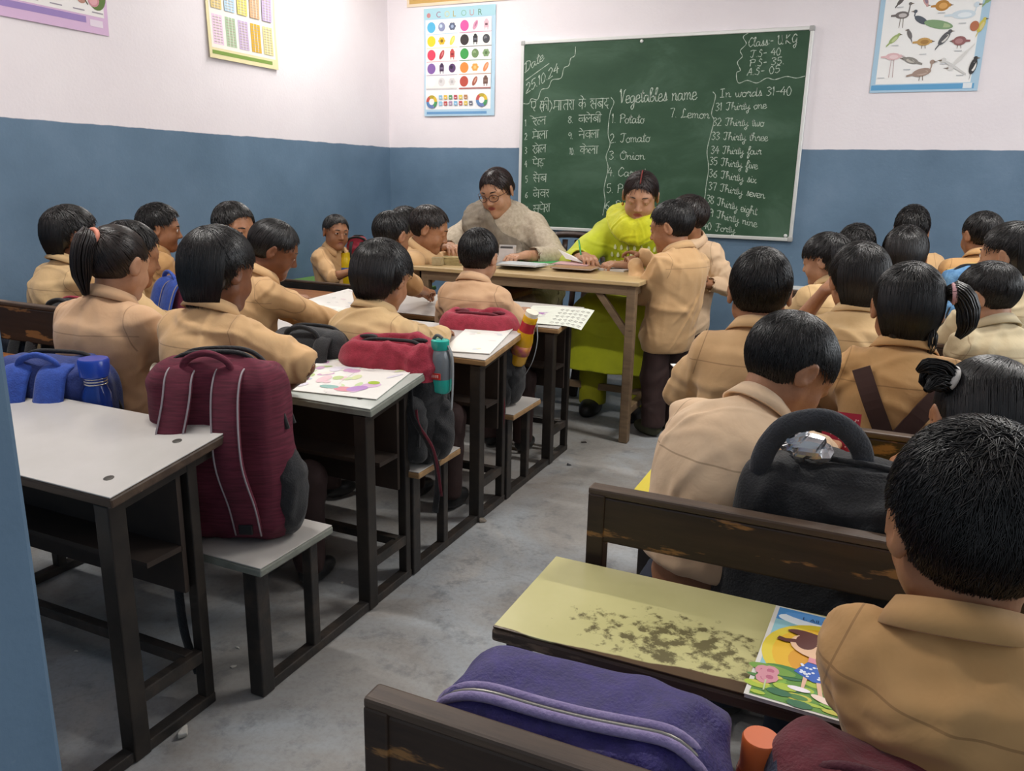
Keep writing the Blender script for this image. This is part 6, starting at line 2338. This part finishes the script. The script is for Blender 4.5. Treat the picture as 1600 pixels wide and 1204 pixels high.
backpack('maroon and blue school bag behind the child in profile by the left wall', (aty(284, 460, 2.50)[0], 2.51, .336), -20, .24, .13, max(.3, z4 - .336), (fabric('wine_bag_cloth', '6a2038', '7c2b46'), BLUED, BLUEF, BLUED), 7, sw=.05, straps=((-.03, -.03), (.06, .06)), piping=True)
backpack('plain black school bag between the girl in profile and the round haired child', (aty(486, 520, 1.985)[0], 1.985, SZ), 10, .30, .14, .36, (BLACKF, BLACKF, WEB, BLACKF), 8)
t, fr = backpack('red and black school bag with an open red top on the second white bench', (-1.285, 1.985, SZ), 188, .34, .14, .37, (REDF, BLACKF, BLACKF, BLACKF), 9, open_top=.10, side=(-1,), sag=.8, split=.70, handle=False, zipc=WEB, straps=((-.08, -.12), (.09, .13)))
web_strap(t, [aty(640, 600, 1.905), aty(645, 650, 1.885), aty(668, 690, 1.875), aty(684, 735, 1.875), aty(680, 800, 1.88)], .010)
web_strap(t, [aty(650, 640, 1.89), aty(655, 665, 1.88), aty(678, 705, 1.87), aty(690, 775, 1.875)], .005, REDD)
t, fr = backpack('dark red school bag behind the boy with neat black hair, yellow bottle in its pocket', (-1.345, 2.665, SZ), 186, .33, .14, .35, (REDF, BLACKF, REDD, BLACKF), 10, side=(-1,), sag=.8, split=.66, handle=False, zipc=REDD, open_top=.06)
web_strap(t, [aty(768, 560, 2.57), aty(775, 600, 2.555), aty(785, 625, 2.55), aty(783, 680, 2.55)], .010, REDD)
bk = P7['m2'] - P7['fwd'] * .140 * P7['b']
bk[0] -= .045
bk[2] = P7['N'][2] - .325
backpack('small faded blue denim backpack worn on the back of a boy near the wall', tuple(bk), 8 + 180, .25, .09, .30, (DENIM, DENIM, fabric('yellow_strap', 'c9a24a', 'd4ae58'), DENIM), 12, strap_len=0)
t, fr = backpack('black school bag with a thick arched handle leaning on the chipped bench back', (.0, 1.350, .336), 174, .38, .17, .405, (BLACKF, BLACKF, BLACKF, BLACKF), 13, zipc=BLACKF, handle=False, sag=.6, pocket=False)
MB().tube(spline([aty(1186, 745, 1.31), aty(1190, 718, 1.30), aty(1204, 690, 1.30), aty(1232, 664, 1.30), aty(1280, 655, 1.30), aty(1318, 668, 1.31), aty(1344, 698, 1.33), aty(1352, 740, 1.34)], 6), .018, 12, flat=.5, up=(0, -.6, 1)).build('carry_handle', fabric('charcoal_padding', '25272c', '30333a'), t, smooth=True)
t, fr = backpack('purple school bag with lilac zips on the bench in front of the camera', (-.228, .735, .336), 182, .315, .15, .325, (PURPLE, PURPLED, PURPLED, PURPLED), 14, zipc=LILAC, sag=.7, lean=-6, handle=False, straps=(), boxy=True, pz=.57, zips=0, front_zip=True)
backpack('maroon and navy school bag with a metal zip pull, bottom right corner', (.085, .745, .336), 176, .27, .15, .295, (fabric('oxblood_bag_cloth', '5a1522', '6a1d2b'), NAVYF, WEB, NAVYF), 15, split=.965, sag=.6, handle=False, straps=(), boxy=True, pz=.70, zipc=fabric('oxblood_tape', '4a1220', '55182a'))
backpack('dark navy school bag with red trim under the tall back plank, left picture edge', (aty(55, 525, 1.86)[0] - .08, 1.86, .336), 4, .30, .13, .30, (NAVYF, NAVYF, WEB, BLACKF), 16, zipc=REDF)
pl = aty(560, 390, 4.20)
backpack('small red and black bag on the far desk beside the boy facing the camera', (pl[0], pl[1], .521), 20, .13, .08, .27, (REDF, BLACKF, WEB, BLACKF), 17, handle=True, sw=.010, straps=((-.03, -.03), (.03, .03)), strap_len=.0)


# ------------------------------------------------------------------ bottles
def bottle(label, base, prof, bands, tilt=(0, 0), name='water_bottle', group='water bottles', cap=None, extra=None, rough=.3):
    """prof: list of (r,z); bands: (z0,z1,material) clear stretches of the profile, each a part"""
    t = thing(name, label, 'bottle', base, 0, group)
    fr = tr(base) @ rx(tilt[0]) @ ry(tilt[1])
    pz = np.array([p[1] for p in prof])
    pr = np.array([p[0] for p in prof])
    for nm, z0, z1, mt in bands:
        zs = sorted(set([z0, z1] + [z for z in pz if z0 < z < z1]))
        MB().lathe([(np.interp(z, pz, pr), z) for z in zs], fr, 24).build(nm, mt, t, smooth=True, frame=fr).modifiers.new('edge', 'EDGE_SPLIT').split_angle = math.radians(50)
    return t, fr


def gloss(name, c, rough=.25):
    return M(name, c, rough, spec=.5, coat=.2)


BLUEB = gloss('glossy_blue_plastic', '1f45b0')
t, fr = bottle('shiny blue bottle with ribbed neck in the side of the blue bag', tuple(aty(153, 628, 1.30) - V(0, 0, .09)), [(.030, 0), (.033, .01), (.033, .11), (.024, .135), (.024, .150), (.034, .158), (.036, .195), (.033, .200)],
               [('body', 0, .135, M('clear_blue_plastic', '2b58c8', .15, trans=.5)), ('neck', .135, .158, BLUEB), ('cap', .158, .200, BLUEB)])
rib = MB()
for q in range(3):
    rib.tube([fr @ Vector((.0255 * math.cos(a), .0255 * math.sin(a), .138 + q * .007)) for a in np.linspace(0, 2 * math.pi, 21)], .0022, 6, caps=False)
rib.build('neck_ribs', STEELPL, t, smooth=True)['kind'] = 'stuff'
TEAL, GREYB = gloss('teal_plastic', '2fae9f'), gloss('translucent_grey_plastic', '6b7278')
tb = aty(688, 612, 1.995)
t, fr = bottle('teal and grey water bottle with a red label beside the red and black bag', tuple(tb), [(.028, 0), (.033, .008), (.034, .10), (.028, .122), (.025, .128), (.027, .131), (.027, .155), (.022, .158)],
               [('base', 0, .042, TEAL), ('body', .042, .128, GREYB), ('cap', .128, .158, TEAL)])
MB().box((-.012, -.036, .046), (.020, -.0335, .064), fr).build('label', M('red_bottle_label', 'c8382f', .4), t)
lb = MB()
for q in range(4):
    lb.box((-.008 + q * .006, -.0368, .051), (-.0045 + q * .006, -.0358, .059), fr)
lb.build('label_lettering', M('pale_lettering', 'e8b9b0', .5), t)['kind'] = 'stuff'
MB().tube(xf(fr, spline([(-.020, -.004, .158), (-.006, -.006, .170), (.010, -.004, .162)], 5)), .005, 8).build('spout_lid', M('grey_spout', '5a5f60', .4), t, smooth=True)
web_strap(t, xf(fr, [(.022, 0, .150), (.040, 0, .11), (.042, 0, .04), (.038, 0, -.05)]), .006, M('grey_strap', '8b8f92', .7), 'carry_strap', (1, 0, 0))
YEL = gloss('yellow_plastic', 'd9a21c')
yb = aty(806, 566, 2.665)
t, fr = bottle('yellow water bottle with a red collar and white lid, leaning from a bag', tuple(yb), [(.030, 0), (.035, .01), (.037, .10), (.030, .130), (.026, .150), (.027, .195), (.024, .200), (.024, .216), (.018, .219)],
               [('body', 0, .138, YEL), ('collar', .138, .176, M('red_collar', 'b01f2a', .5)), ('neck', .176, .200, YEL), ('lid', .200, .219, M('off_white_plastic', 'e9e2cf', .35))], (8, 20))
web_strap(t, xf(fr, [(.030, .0, .18), (.052, 0, .12), (.060, .0, .04), (.050, 0, -.03)]), .005, M('grey_strap', '8b8f92', .7), 'carry_strap', (1, 0, 0))
MB().lathe([(.0376, .045), (.0376, .085)], fr, 24).build('faded_print', M('faded_pink_print', 'c9882f', .5, 'b5506a', 40, 5), t, smooth=True)
yb = atz(541, 446, .521)
bottle('yellow bottle with a blue band standing beside the small boy facing the camera', (yb[0], yb[1], .521), [(.030, 0), (.032, .01), (.032, .15), (.028, .168), (.027, .175), (.027, .20)],
       [('body', 0, .075, gloss('strong_yellow_plastic', 'd8b81a')), ('blue_band', .075, .112, gloss('blue_band_plastic', '4a6fc0')), ('upper_body', .112, .172, gloss('strong_yellow_plastic', 'd8b81a')), ('cap', .172, .20, gloss('strong_yellow_plastic', 'd8b81a'))])
ob = aty(1190, 1150, .765)
bottle('orange capped bottle squeezed between the purple and the maroon bag', (ob[0], ob[1], .47), [(.021, 0), (.022, .01), (.022, .11), (.0195, .118), (.0195, .150), (.018, .1525)],
       [('body', 0, .115, gloss('orange_plastic', 'd4571c')), ('cap', .115, .1525, gloss('orange_cap', 'e5713a', .4))])
rb = aty(1243, 446, 3.42)
bottle('teal topped bottle on the desk in front of the long haired child', (rb[0], rb[1], .551), [(.026, 0), (.028, .01), (.028, .10), (.02, .12), (.022, .125), (.022, .15)], [('body', 0, .12, M('clear_bottle_plastic', 'a9c9cc', .15, trans=.4)), ('cap', .12, .15, TEAL)])


# ------------------------------------------------------------------ books and paper
def on_desk(px, py, y0, up=.001):
    """pixel -> point on the sloping top of the white desk whose bench starts at y0"""
    d = ray(px, py)
    m_ = math.tan(math.radians(SLOPE))
    t_ = (.594 + up + m_ * (-(y0 + .428)) - CAM_H) / (d[2] - m_ * d[1])
    return CAMP + d * t_


def flat_book(name, label, corners, z, thick, draw, group=None, cat='book', warp=None, page='e9e7e1', cover=None, px=True):
    """corners: near-left, near-right, far-left (pixels on the table plane z)"""
    A, B, C = (atz(x, y, z) for x, y in corners) if px else corners
    ux = (B - A)
    w = np.linalg.norm(ux)
    ux /= w
    vy = C - A
    vy = vy - ux * (vy @ ux)
    h = np.linalg.norm(vy)
    vy /= h
    fr = plane_frame(A + V(0, 0, thick), ux, vy)
    t = thing(name, label, cat, tuple(A + ux * w / 2 + vy * h / 2), 0, group)
    A2 = Art(.00022)
    A2.sheet(w, h, page, thick=.0006)
    draw(A2, w, h)
    A2.build('printed_page' if cat == 'book' else 'sheet', fr, t, warp)
    if thick > .002:
        MB().box((.001, .001, -thick + .0003), (w - .001, h - .001, -.001), fr).build('page_block', PAPER, t)
        if cover:
            MB().box((-.002, -.002, -thick), (w + .002, h + .002, -thick + .0015), fr).build('cover', cover, t)
    return t


rngp = random.Random(9)


def colouring(A, w, h):
    A.rect(w * .49, 0, w * .5, h, 'cfccc6')
    for i in range(46):
        u, v = rngp.uniform(.06, .94) * w, rngp.uniform(.06, .94) * h
        c = rngp.choice(['d9b9d6', 'c7d9a8', 'e3c3c9', 'bcd3d8', 'd7dfae', 'cfa6c6', 'e6e2dd', 'dcd8e2', 'b6c98a', 'e8e3da'])
        A.disc(u, v, rngp.uniform(.008, .03), rngp.uniform(.006, .02), c, 12, rngp.uniform(0, 90))
    A.disc(w * .62, h * .14, .035, .016, 'd98f9c').disc(w * .72, h * .18, .03, .018, 'b98fc9', rot=30).disc(w * .80, h * .35, .018, .012, 'a9c24a').disc(w * .45, h * .16, .03, .012, '8fb8b0')


def faint(A, w, h):
    for i in range(12):
        u, v = rngp.uniform(.1, .9) * w, rngp.uniform(.1, .9) * h
        A.disc(u, v, rngp.uniform(.006, .02), rngp.uniform(.004, .012), rngp.choice(['dcd9d4', 'd3d6cf', 'e0d3d3', 'cfd5da', 'd9d9c4']), 10)
    A.rect(w * .1, h * .92, w * .6, h * .935, 'c9a7a7')


flat_book('picture_book', 'open colouring book with pastel pictures under the long haired boy\'s elbow', [on_desk(x, y, 1.237) for x, y in ((432, 608), (588, 625), (478, 550))], 0, .003, colouring, px=False)
flat_book('picture_book', 'open white book on the desk before the girl in profile', [on_desk(x, y, 1.903) for x, y in ((462, 474), (528, 494), (497, 440))], 0, .004, faint, px=False)
flat_book('picture_book', 'open book with faint drawings right of the round haired child', [on_desk(x, y, 1.903) for x, y in ((690, 549), (765, 554), (716, 508))], 0, .004, faint, px=False)


def letters(A, w, h):
    for i in range(26):
        t = i / 26 * 2 * math.pi
        A.line([(w * .22, h * .55), (w * .22 + .026 * math.cos(t) * (1 + i % 3 * .3), h * .55 + .018 * math.sin(t * 3))], .003, 'b07ab8')
    A.line([(w * .10, h * .86), (w * .4, h * .9)], .002, 'b5b3a8').line([(w * .24, h * .34), (w * .34, h * .42)], .002, '8a7aa0')
    for r in range(5):
        for c in range(6):
            u, v = w * (.50 + c * .082), h * (.10 + r * .175)
            A.line([(u, v), (u + .008, v + .009), (u + .016, v + .004)], .0032, rngp.choice(['5b5a60', '6d6b72', '4d4c52', '8a7f84']))
            A.disc(u + .010, v - .008, .005, .003, 'b9b5b0', 8)


DX = -1.150
LA, LB, LC = (on_desk(x, y, 2.569) for x, y in ((806, 505), (908, 511), (812, 477)))
LU = (LB - LA) / np.linalg.norm(LB - LA)
LV = (LC - LA) - LU * ((LC - LA) @ LU)
LV /= np.linalg.norm(LV)


def droop(v):
    v = v.copy()
    over = np.maximum(LA[0] + v[:, 0] * LU[0] + v[:, 1] * LV[0] - DX - .012, 0)
    v[:, 2] += -over ** 2 * 1.4 - over * .10 + .002 * (1 + np.sin(v[:, 0] * 18))
    return v


flat_book('picture_book', 'open letter practice book hanging over the end of the desk nearest the teachers', [on_desk(x, y, 2.569) for x, y in ((806, 505), (908, 511), (812, 477))], 0, .0012, letters, px=False, warp=droop, page='dfe3d6')
flat_book('exercise_book', 'pale book corner beside the close cropped boy', [(1075, 593), (1112, 593), (1086, 570)], .615, .004, lambda A, w, h: A.rect(.004, .004, w - .004, h - .004, 'dfe8ec'))
flat_book('exercise_book', 'bright white open book between the side tail girl and the boy in profile', [(1440, 546), (1512, 552), (1455, 510)], .603, .004, faint)
flat_book('exercise_book', 'white paper in front of the long haired child under the board', [(1232, 462), (1268, 464), (1240, 442)], .553, .003, lambda A, w, h: None)
# red dotted notebook held up by the bending boy
A0, B0 = V(aty(1285, 660, 1.77)[0], 1.765, .5525), V(aty(1345, 660, 1.77)[0], 1.765, .5525)
C0 = A0 + V(0, .045, .150)


def dots(A, w, h):
    A.rect(0, 0, w, h, '9c1f3a')
    for i in range(90):
        A.disc(rngp.uniform(.05, .95) * w, rngp.uniform(.05, .95) * h, .0016, .0016, 'e2b9c0', 6)


flat_book('exercise_book', 'red notebook with white dots in front of the bending boy', (A0, B0, C0), 0, .004, dots, px=False)


def girl_cover(A, w, h):
    A.rect(.006, .004, w - .002, h - .003, '4f8fc9')
    A.rect(.006, .004, w - .002, h * .84, '8fc0c8').disc(w * .34, h * .88, .05, .016, 'e3ecf0').disc(w * .7, h * .84, .06, .014, 'dfe9ec').disc(w * .5, h * .93, .07, .012, '5f9ad6')
    A.disc(w * .46, h * .52, .078, .086, 'dcc63a', 30).disc(w * .47, h * .52, .066, .074, 'e3b326', 30).disc(w * .52, h * .46, .052, .046, 'd99a22', 24)
    A.rect(.006, .004, w - .002, h * .27, '5d8f35')
    w = w * .68
    for i in range(40):
        A.disc(rngp.uniform(.08, .95) * w, rngp.uniform(.03, .28) * h, rngp.uniform(.006, .02), rngp.uniform(.003, .008), rngp.choice(['7fae3e', '4a7f3a', 'a8bf3c', '2f6b46', 'c9c24a', '5f9a4a']), 10)
    A.disc(w * .35, h * .30, .03, .012, '3f7f3a').disc(w * .2, h * .28, .03, .010, '6f9a3a')
    for (x, y) in ((.12, .25), (.16, .22), (.19, .26), (.15, .18), (.20, .20)):
        A.disc(w * x, h * y, .011, .012, 'cf8f9a', 10).disc(w * x, h * y, .005, .005, 'b5607a', 8)
    A.line([(w * .17, h * .17), (w * .18, h * .07)], .002, 'b9c99a')
    # girl in a dotted skirt
    A.poly([(w * .53, h * .30), (w * .58, h * .30), (w * .565, h * .17), (w * .535, h * .17)], 'e0b59a').poly([(w * .66, h * .30), (w * .71, h * .29), (w * .77, h * .15), (w * .73, h * .13)], 'e0b59a')
    A.disc(w * .52, h * .165, .014, .005, 'efe9ee').disc(w * .78, h * .125, .016, .006, 'efd9c9', rot=-20)
    A.poly([(w * .54, h * .44), (w * .72, h * .43), (w * .80, h * .28), (w * .64, h * .26), (w * .42, h * .32)], '2f5fb8')
    for i in range(22):
        A.disc(w * rngp.uniform(.48, .76), h * rngp.uniform(.29, .41), .0022, .0022, 'dfe6f4', 7)
    A.poly([(w * .54, h * .53), (w * .68, h * .52), (w * .72, h * .43), (w * .54, h * .44)], 'd98f9c').line([(w * .66, h * .48), (w * .80, h * .43)], .008, 'e0b59a')
    A.disc(w * .60, h * .61, .036, .030, 'e6bd9a', 20, -12)
    A.disc(w * .55, h * .665, .040, .020, '5a2a22', 18, -20, 0, 180).disc(w * .47, h * .64, .014, .020, '5a2a22')
    A.line([(w * .45, h * .63), (w * .34, h * .625), (w * .24, h * .61), (w * .15, h * .62)], .009, '5a2a22').line([(w * .70, h * .65), (w * .80, h * .62), (w * .88, h * .57)], .008, '5a2a22')
    A.line([(w * .60, h * .575), (w * .64, h * .565), (w * .68, h * .575)], .002, '7a3a34').line([(w * .585, h * .62), (w * .61, h * .625)], .002, '4a2a24').line([(w * .66, h * .62), (w * .69, h * .62)], .002, '4a2a24')
    A.text('1. All Things Bri', w * .34, h * .885, .0085, '22325a')


flat_book('picture_book', 'picture book with a pigtailed girl and yellow sun on the worn yellow desk', [(1161, 1089), (1395, 1158), (1193, 946)], .556, .006, girl_cover, page='d9d6cf')

# --- on the teachers' table
TT = TZ + .0005
G_N = 'notebooks on the teachers table'


def slab(name, label, px, py, w, d, th, rot, mat, z, cat='notebook', group=G_N, cov=None):
    p = atz(px, py, z)
    fr = tr((p[0], p[1], z)) @ rz(rot)
    t = thing(name, label, cat, (p[0], p[1], z), 0, group)
    MB().box((-w / 2, -d / 2, 0), (w / 2, d / 2, .0012), fr).box((-w / 2, -d / 2, th - .0012), (w / 2, d / 2, th), fr).box((-w / 2, -d / 2, 0), (-w / 2 + .0015, d / 2, th), fr).build('cover', cov or mat, t)
    MB().box((-w / 2 + .001, -d / 2 + .002, .0012), (w / 2 - .002, d / 2 - .002, th - .0012), fr).build('pages', PAPER, t)
    return t


for i, (c, r_, dx) in enumerate((('9a9fa2', 9, -.02), ('c4c6c6', -7, .03), ('8a8f93', 12, -.01), ('b9bdbf', 1, .012))):
    slab('notebook', ('grey notebook at the bottom of the stack in the middle of the table', 'pale grey notebook second from the bottom of the stack', 'darker grey notebook second from the top of the stack', 'light grey notebook topmost in the stack beside the green one')[i],
         812 + dx * 300, 414 - i * .2, .20, .15, .007, r_, M('grey_notebook_%s' % c, c, .6), TT + i * .0072)
slab('notebook', 'green notebook lying behind the grey stack on the table', 843, 411, .19, .14, .010, 8, M('green_notebook', '2f9a4f', .5), TT)
for i, (c, r_) in enumerate((('8d6a45', 10), ('a88660', -6), ('9a7450', 3))):
    slab('notebook', ('brown paper covered notebook lowest in the pile near the green sleeve', 'tan notebook in the middle of the brown pile', 'brown notebook under the pink sheet on the brown pile')[i], 899, 419 - i * .3, .20, .15, .007, r_, M('brown_paper_cover_%s' % c, c, .7), TT + i * .0072)
slab('notebook', 'pink covered notebook on top of the brown pile', 896, 412.5, .18, .13, .005, 2, M('pink_cover', 'c9a0a0', .6), TT + .0218)
slab('notebook', 'dark blue notebook in front of the writing teacher', 957, 414, .17, .12, .008, -3, M('dark_blue_cover', '2a2f3f', .5), TT)
slab('notepad', 'white paper pad at the right end of the table', 960, 422, .14, .09, .008, -6, PAPER, TT, 'notepad', None)
# upright folded sheet
p0, p1, p2, p3 = atz(912, 411, TT + .03), aty(884, 404, 3.80), aty(872, 389, 3.82), aty(905, 404, 3.84)
sh = MB()
q = np.array([p0, p1, p2, p3])
n = np.cross(q[1] - q[0], q[2] - q[0])
n = n / np.linalg.norm(n) * .0008
sh.add(list(q) + list(q + n), [(0, 1, 2, 3), (7, 6, 5, 4), (0, 4, 5, 1), (1, 5, 6, 2), (2, 6, 7, 3), (3, 7, 4, 0)])
tag(sh.build('loose_sheet', PAPER), 'white sheet sticking up from the brown pile of notebooks', 'paper')
# bundles of yellowish cards and a small block
p = atz(684, 414, TT)
t = thing('wooden_block', 'small pale wooden block beside the card bundle, left end of the table', 'block', (p[0], p[1], TT))
MB().box((-.026, -.02, 0), (.026, .02, .040), tr((p[0], p[1], TT)) @ rz(10)).build('block', M('pale_block_wood', 'b3a27c', .6, '9a8863', 30, 5), t, bevel=.003)
p = atz(707, 413, TT)
t = thing('card_bundle', 'bundle of yellowed paper cards tied together on the left end of the table', 'cards', (p[0], p[1], TT))
for i in range(6):
    MB().box((-.052, -.035, 0), (.052, .035, .006), tr((p[0] + rngp.uniform(-.004, .004), p[1], TT + i * .0067)) @ rz(10 + rngp.uniform(-5, 5))).build('card', M('yellowed_card', 'b9a676', .8, '9c8a5c', 18, 4), t, bevel=.001)
p = atz(791, 411, TT)
t = thing('paper_box', 'small white paper box with torn top standing on the table', 'box', (p[0], p[1], TT))
fr = tr((p[0], p[1], TT)) @ rz(12)
bx = MB()
for a, b_ in (((-.045, -.03, 0), (.045, -.028, .078)), ((-.045, .028, 0), (.045, .03, .092)), ((-.045, -.028, 0), (-.043, .028, .070)), ((.043, -.028, 0), (.045, .028, .084)), ((-.043, -.028, 0), (.043, .028, .002))):
    bx.box(a, b_, fr)
bx.build('carton', M('grey_white_card', 'c3bcb8', .7, 'd3cdc9', 10), t)
MB().box((-.03, -.012, .003), (.03, .012, .086), fr).build('contents', M('dark_contents', '4a4643', .7), t)
# pens
h = aty(912, 402, 3.86)
a, b_ = h + V(.012, -.055, -.022), h + V(-.030, .0, .085)
t = thing('pen', 'green pen in the hand of the teacher in lime yellow', 'pen', tuple(a), 0)
MB().tube([a + (b_ - a) * .08, b_], .0042, 8).build('barrel', M('green_pen_plastic', '2f9a5a', .3), t, smooth=True)
MB().tube([a, a + (b_ - a) * .08], [.001, .004], 8).build('tip', STEELPL, t, smooth=True)
# stool under the table
p = aty(792, 458, 3.66)
t = thing('stool', 'brown wooden stool half hidden under the teachers table', 'stool', (p[0] - .10, 3.70, 0))
cx = p[0] - .10
MB().box((cx - .17, 3.57, p[2] - .02), (cx + .17, 3.84, p[2] + .012)).build('seat', BROWNWOOD, t, bevel=.012)
for sx in (-1, 1):
    for sy in (-1, 1):
        MB().bar((cx + sx * .12, 3.705 + sy * .09, p[2] - .02), (cx + sx * .14, 3.705 + sy * .11, .001), .032).build('leg', BROWNWOOD, t, bevel=.003)

# ------------------------------------------------------------------ small things on the floor and the bag
def chip(name, label, px, py, r, mat, seed, flat=.45, cat='litter', group=None, z=0.):
    rng = np.random.default_rng(seed)
    p = atz(px, py, z)
    F = Field(V(-r * 1.5, -r * 1.5, -r), V(r * 1.5, r * 1.5, r), r / 7)
    F.rbox(V(0, 0, r * flat * .5), V(r, r * .62, r * flat * .5), r * .12, k=0)
    for _ in range(5):
        d = rng.normal(size=3)
        d /= np.linalg.norm(d)
        F.half(d * r * rng.uniform(.45, .8) * V(1, .7, .5), d, r * .08)
    F.half(V(0, 0, .0), (0, 0, -1), 0)
    v, f = F.mesh(0)
    v[:, 2] = np.maximum(v[:, 2], 0)
    v = xf(tr((p[0], p[1], z + .0005)) @ rz(rng.uniform(0, 180)), v)
    tag(mesh(name, v, f, mat), label, cat, group)


WCH = M('white_plaster_chip', 'd9d6cf', .8, 'c3bfb6', 60)
chip('plaster_chip', 'white plaster chip on the floor beside the nearest desk rail', 286, 1148, .016, WCH, 1, .9)
chip('pebble', 'sandy grey pebble by the rail of the second white bench', 757, 815, .020, M('sandy_stone', '8a8074', .9, '6f675d', 60), 2, .9, 'pebble')
chip('pebble', 'small dark pebble on the floor in front of the teachers table', 890, 727, .011, M('dark_stone', '3a3c40', .8), 3, .9, 'pebble')
for i, (x, y, lb_) in enumerate(((364, 1042, 'tiny white paper scrap under the nearest white bench, by its thick leg'), (372, 1012, 'tiny paper scrap under the nearest white bench, further back'), (157, 980, 'tiny paper scrap on the floor left of the first desk leg'),
                                 (118, 1017, 'tiny paper scrap near the blue door jamb'), (535, 910, 'tiny paper scrap by the shoes under the colouring book desk'), (655, 868, 'tiny paper scrap beside the long floor rail'))):
    chip('paper_scrap', lb_, x, y, .009, WCH, 10 + i, .25, 'litter', 'paper scraps on the floor')
chip('twig', 'short dark twig on the floor in front of the teachers table', 913, 691, .016, M('dark_twig', '2f2a26', .9), 30, .25)
chip('rag', 'crumpled off-white rag on the floor behind the teachers table', 903, 598, .05, M('off_white_rag', 'a8a29a', .9, '8f8a83', 30), 31, .4, 'cloth')
# foil wrapper on the black bag
p = aty(1262, 700, 1.31)
rng = np.random.default_rng(77)
F = Field(V(-.05, -.03, -.03), V(.05, .03, .04), .004)
F.ell(V(0, 0, 0), V(.030, .008, .014), k=0)
F.ell(V(-.02, 0, .014), V(.012, .006, .018), k=.006)
v, f = F.mesh(0)
v = wrinkle(v, f, .008, rng, 40, (.003, .006))
tag(mesh('foil_wrapper', xf(tr(p), v), f, M('silver_foil', 'c4c4c6', .25, metal=.85), smooth=False), 'crumpled silver foil wrapper tucked under the handle of the black bag', 'wrapper')
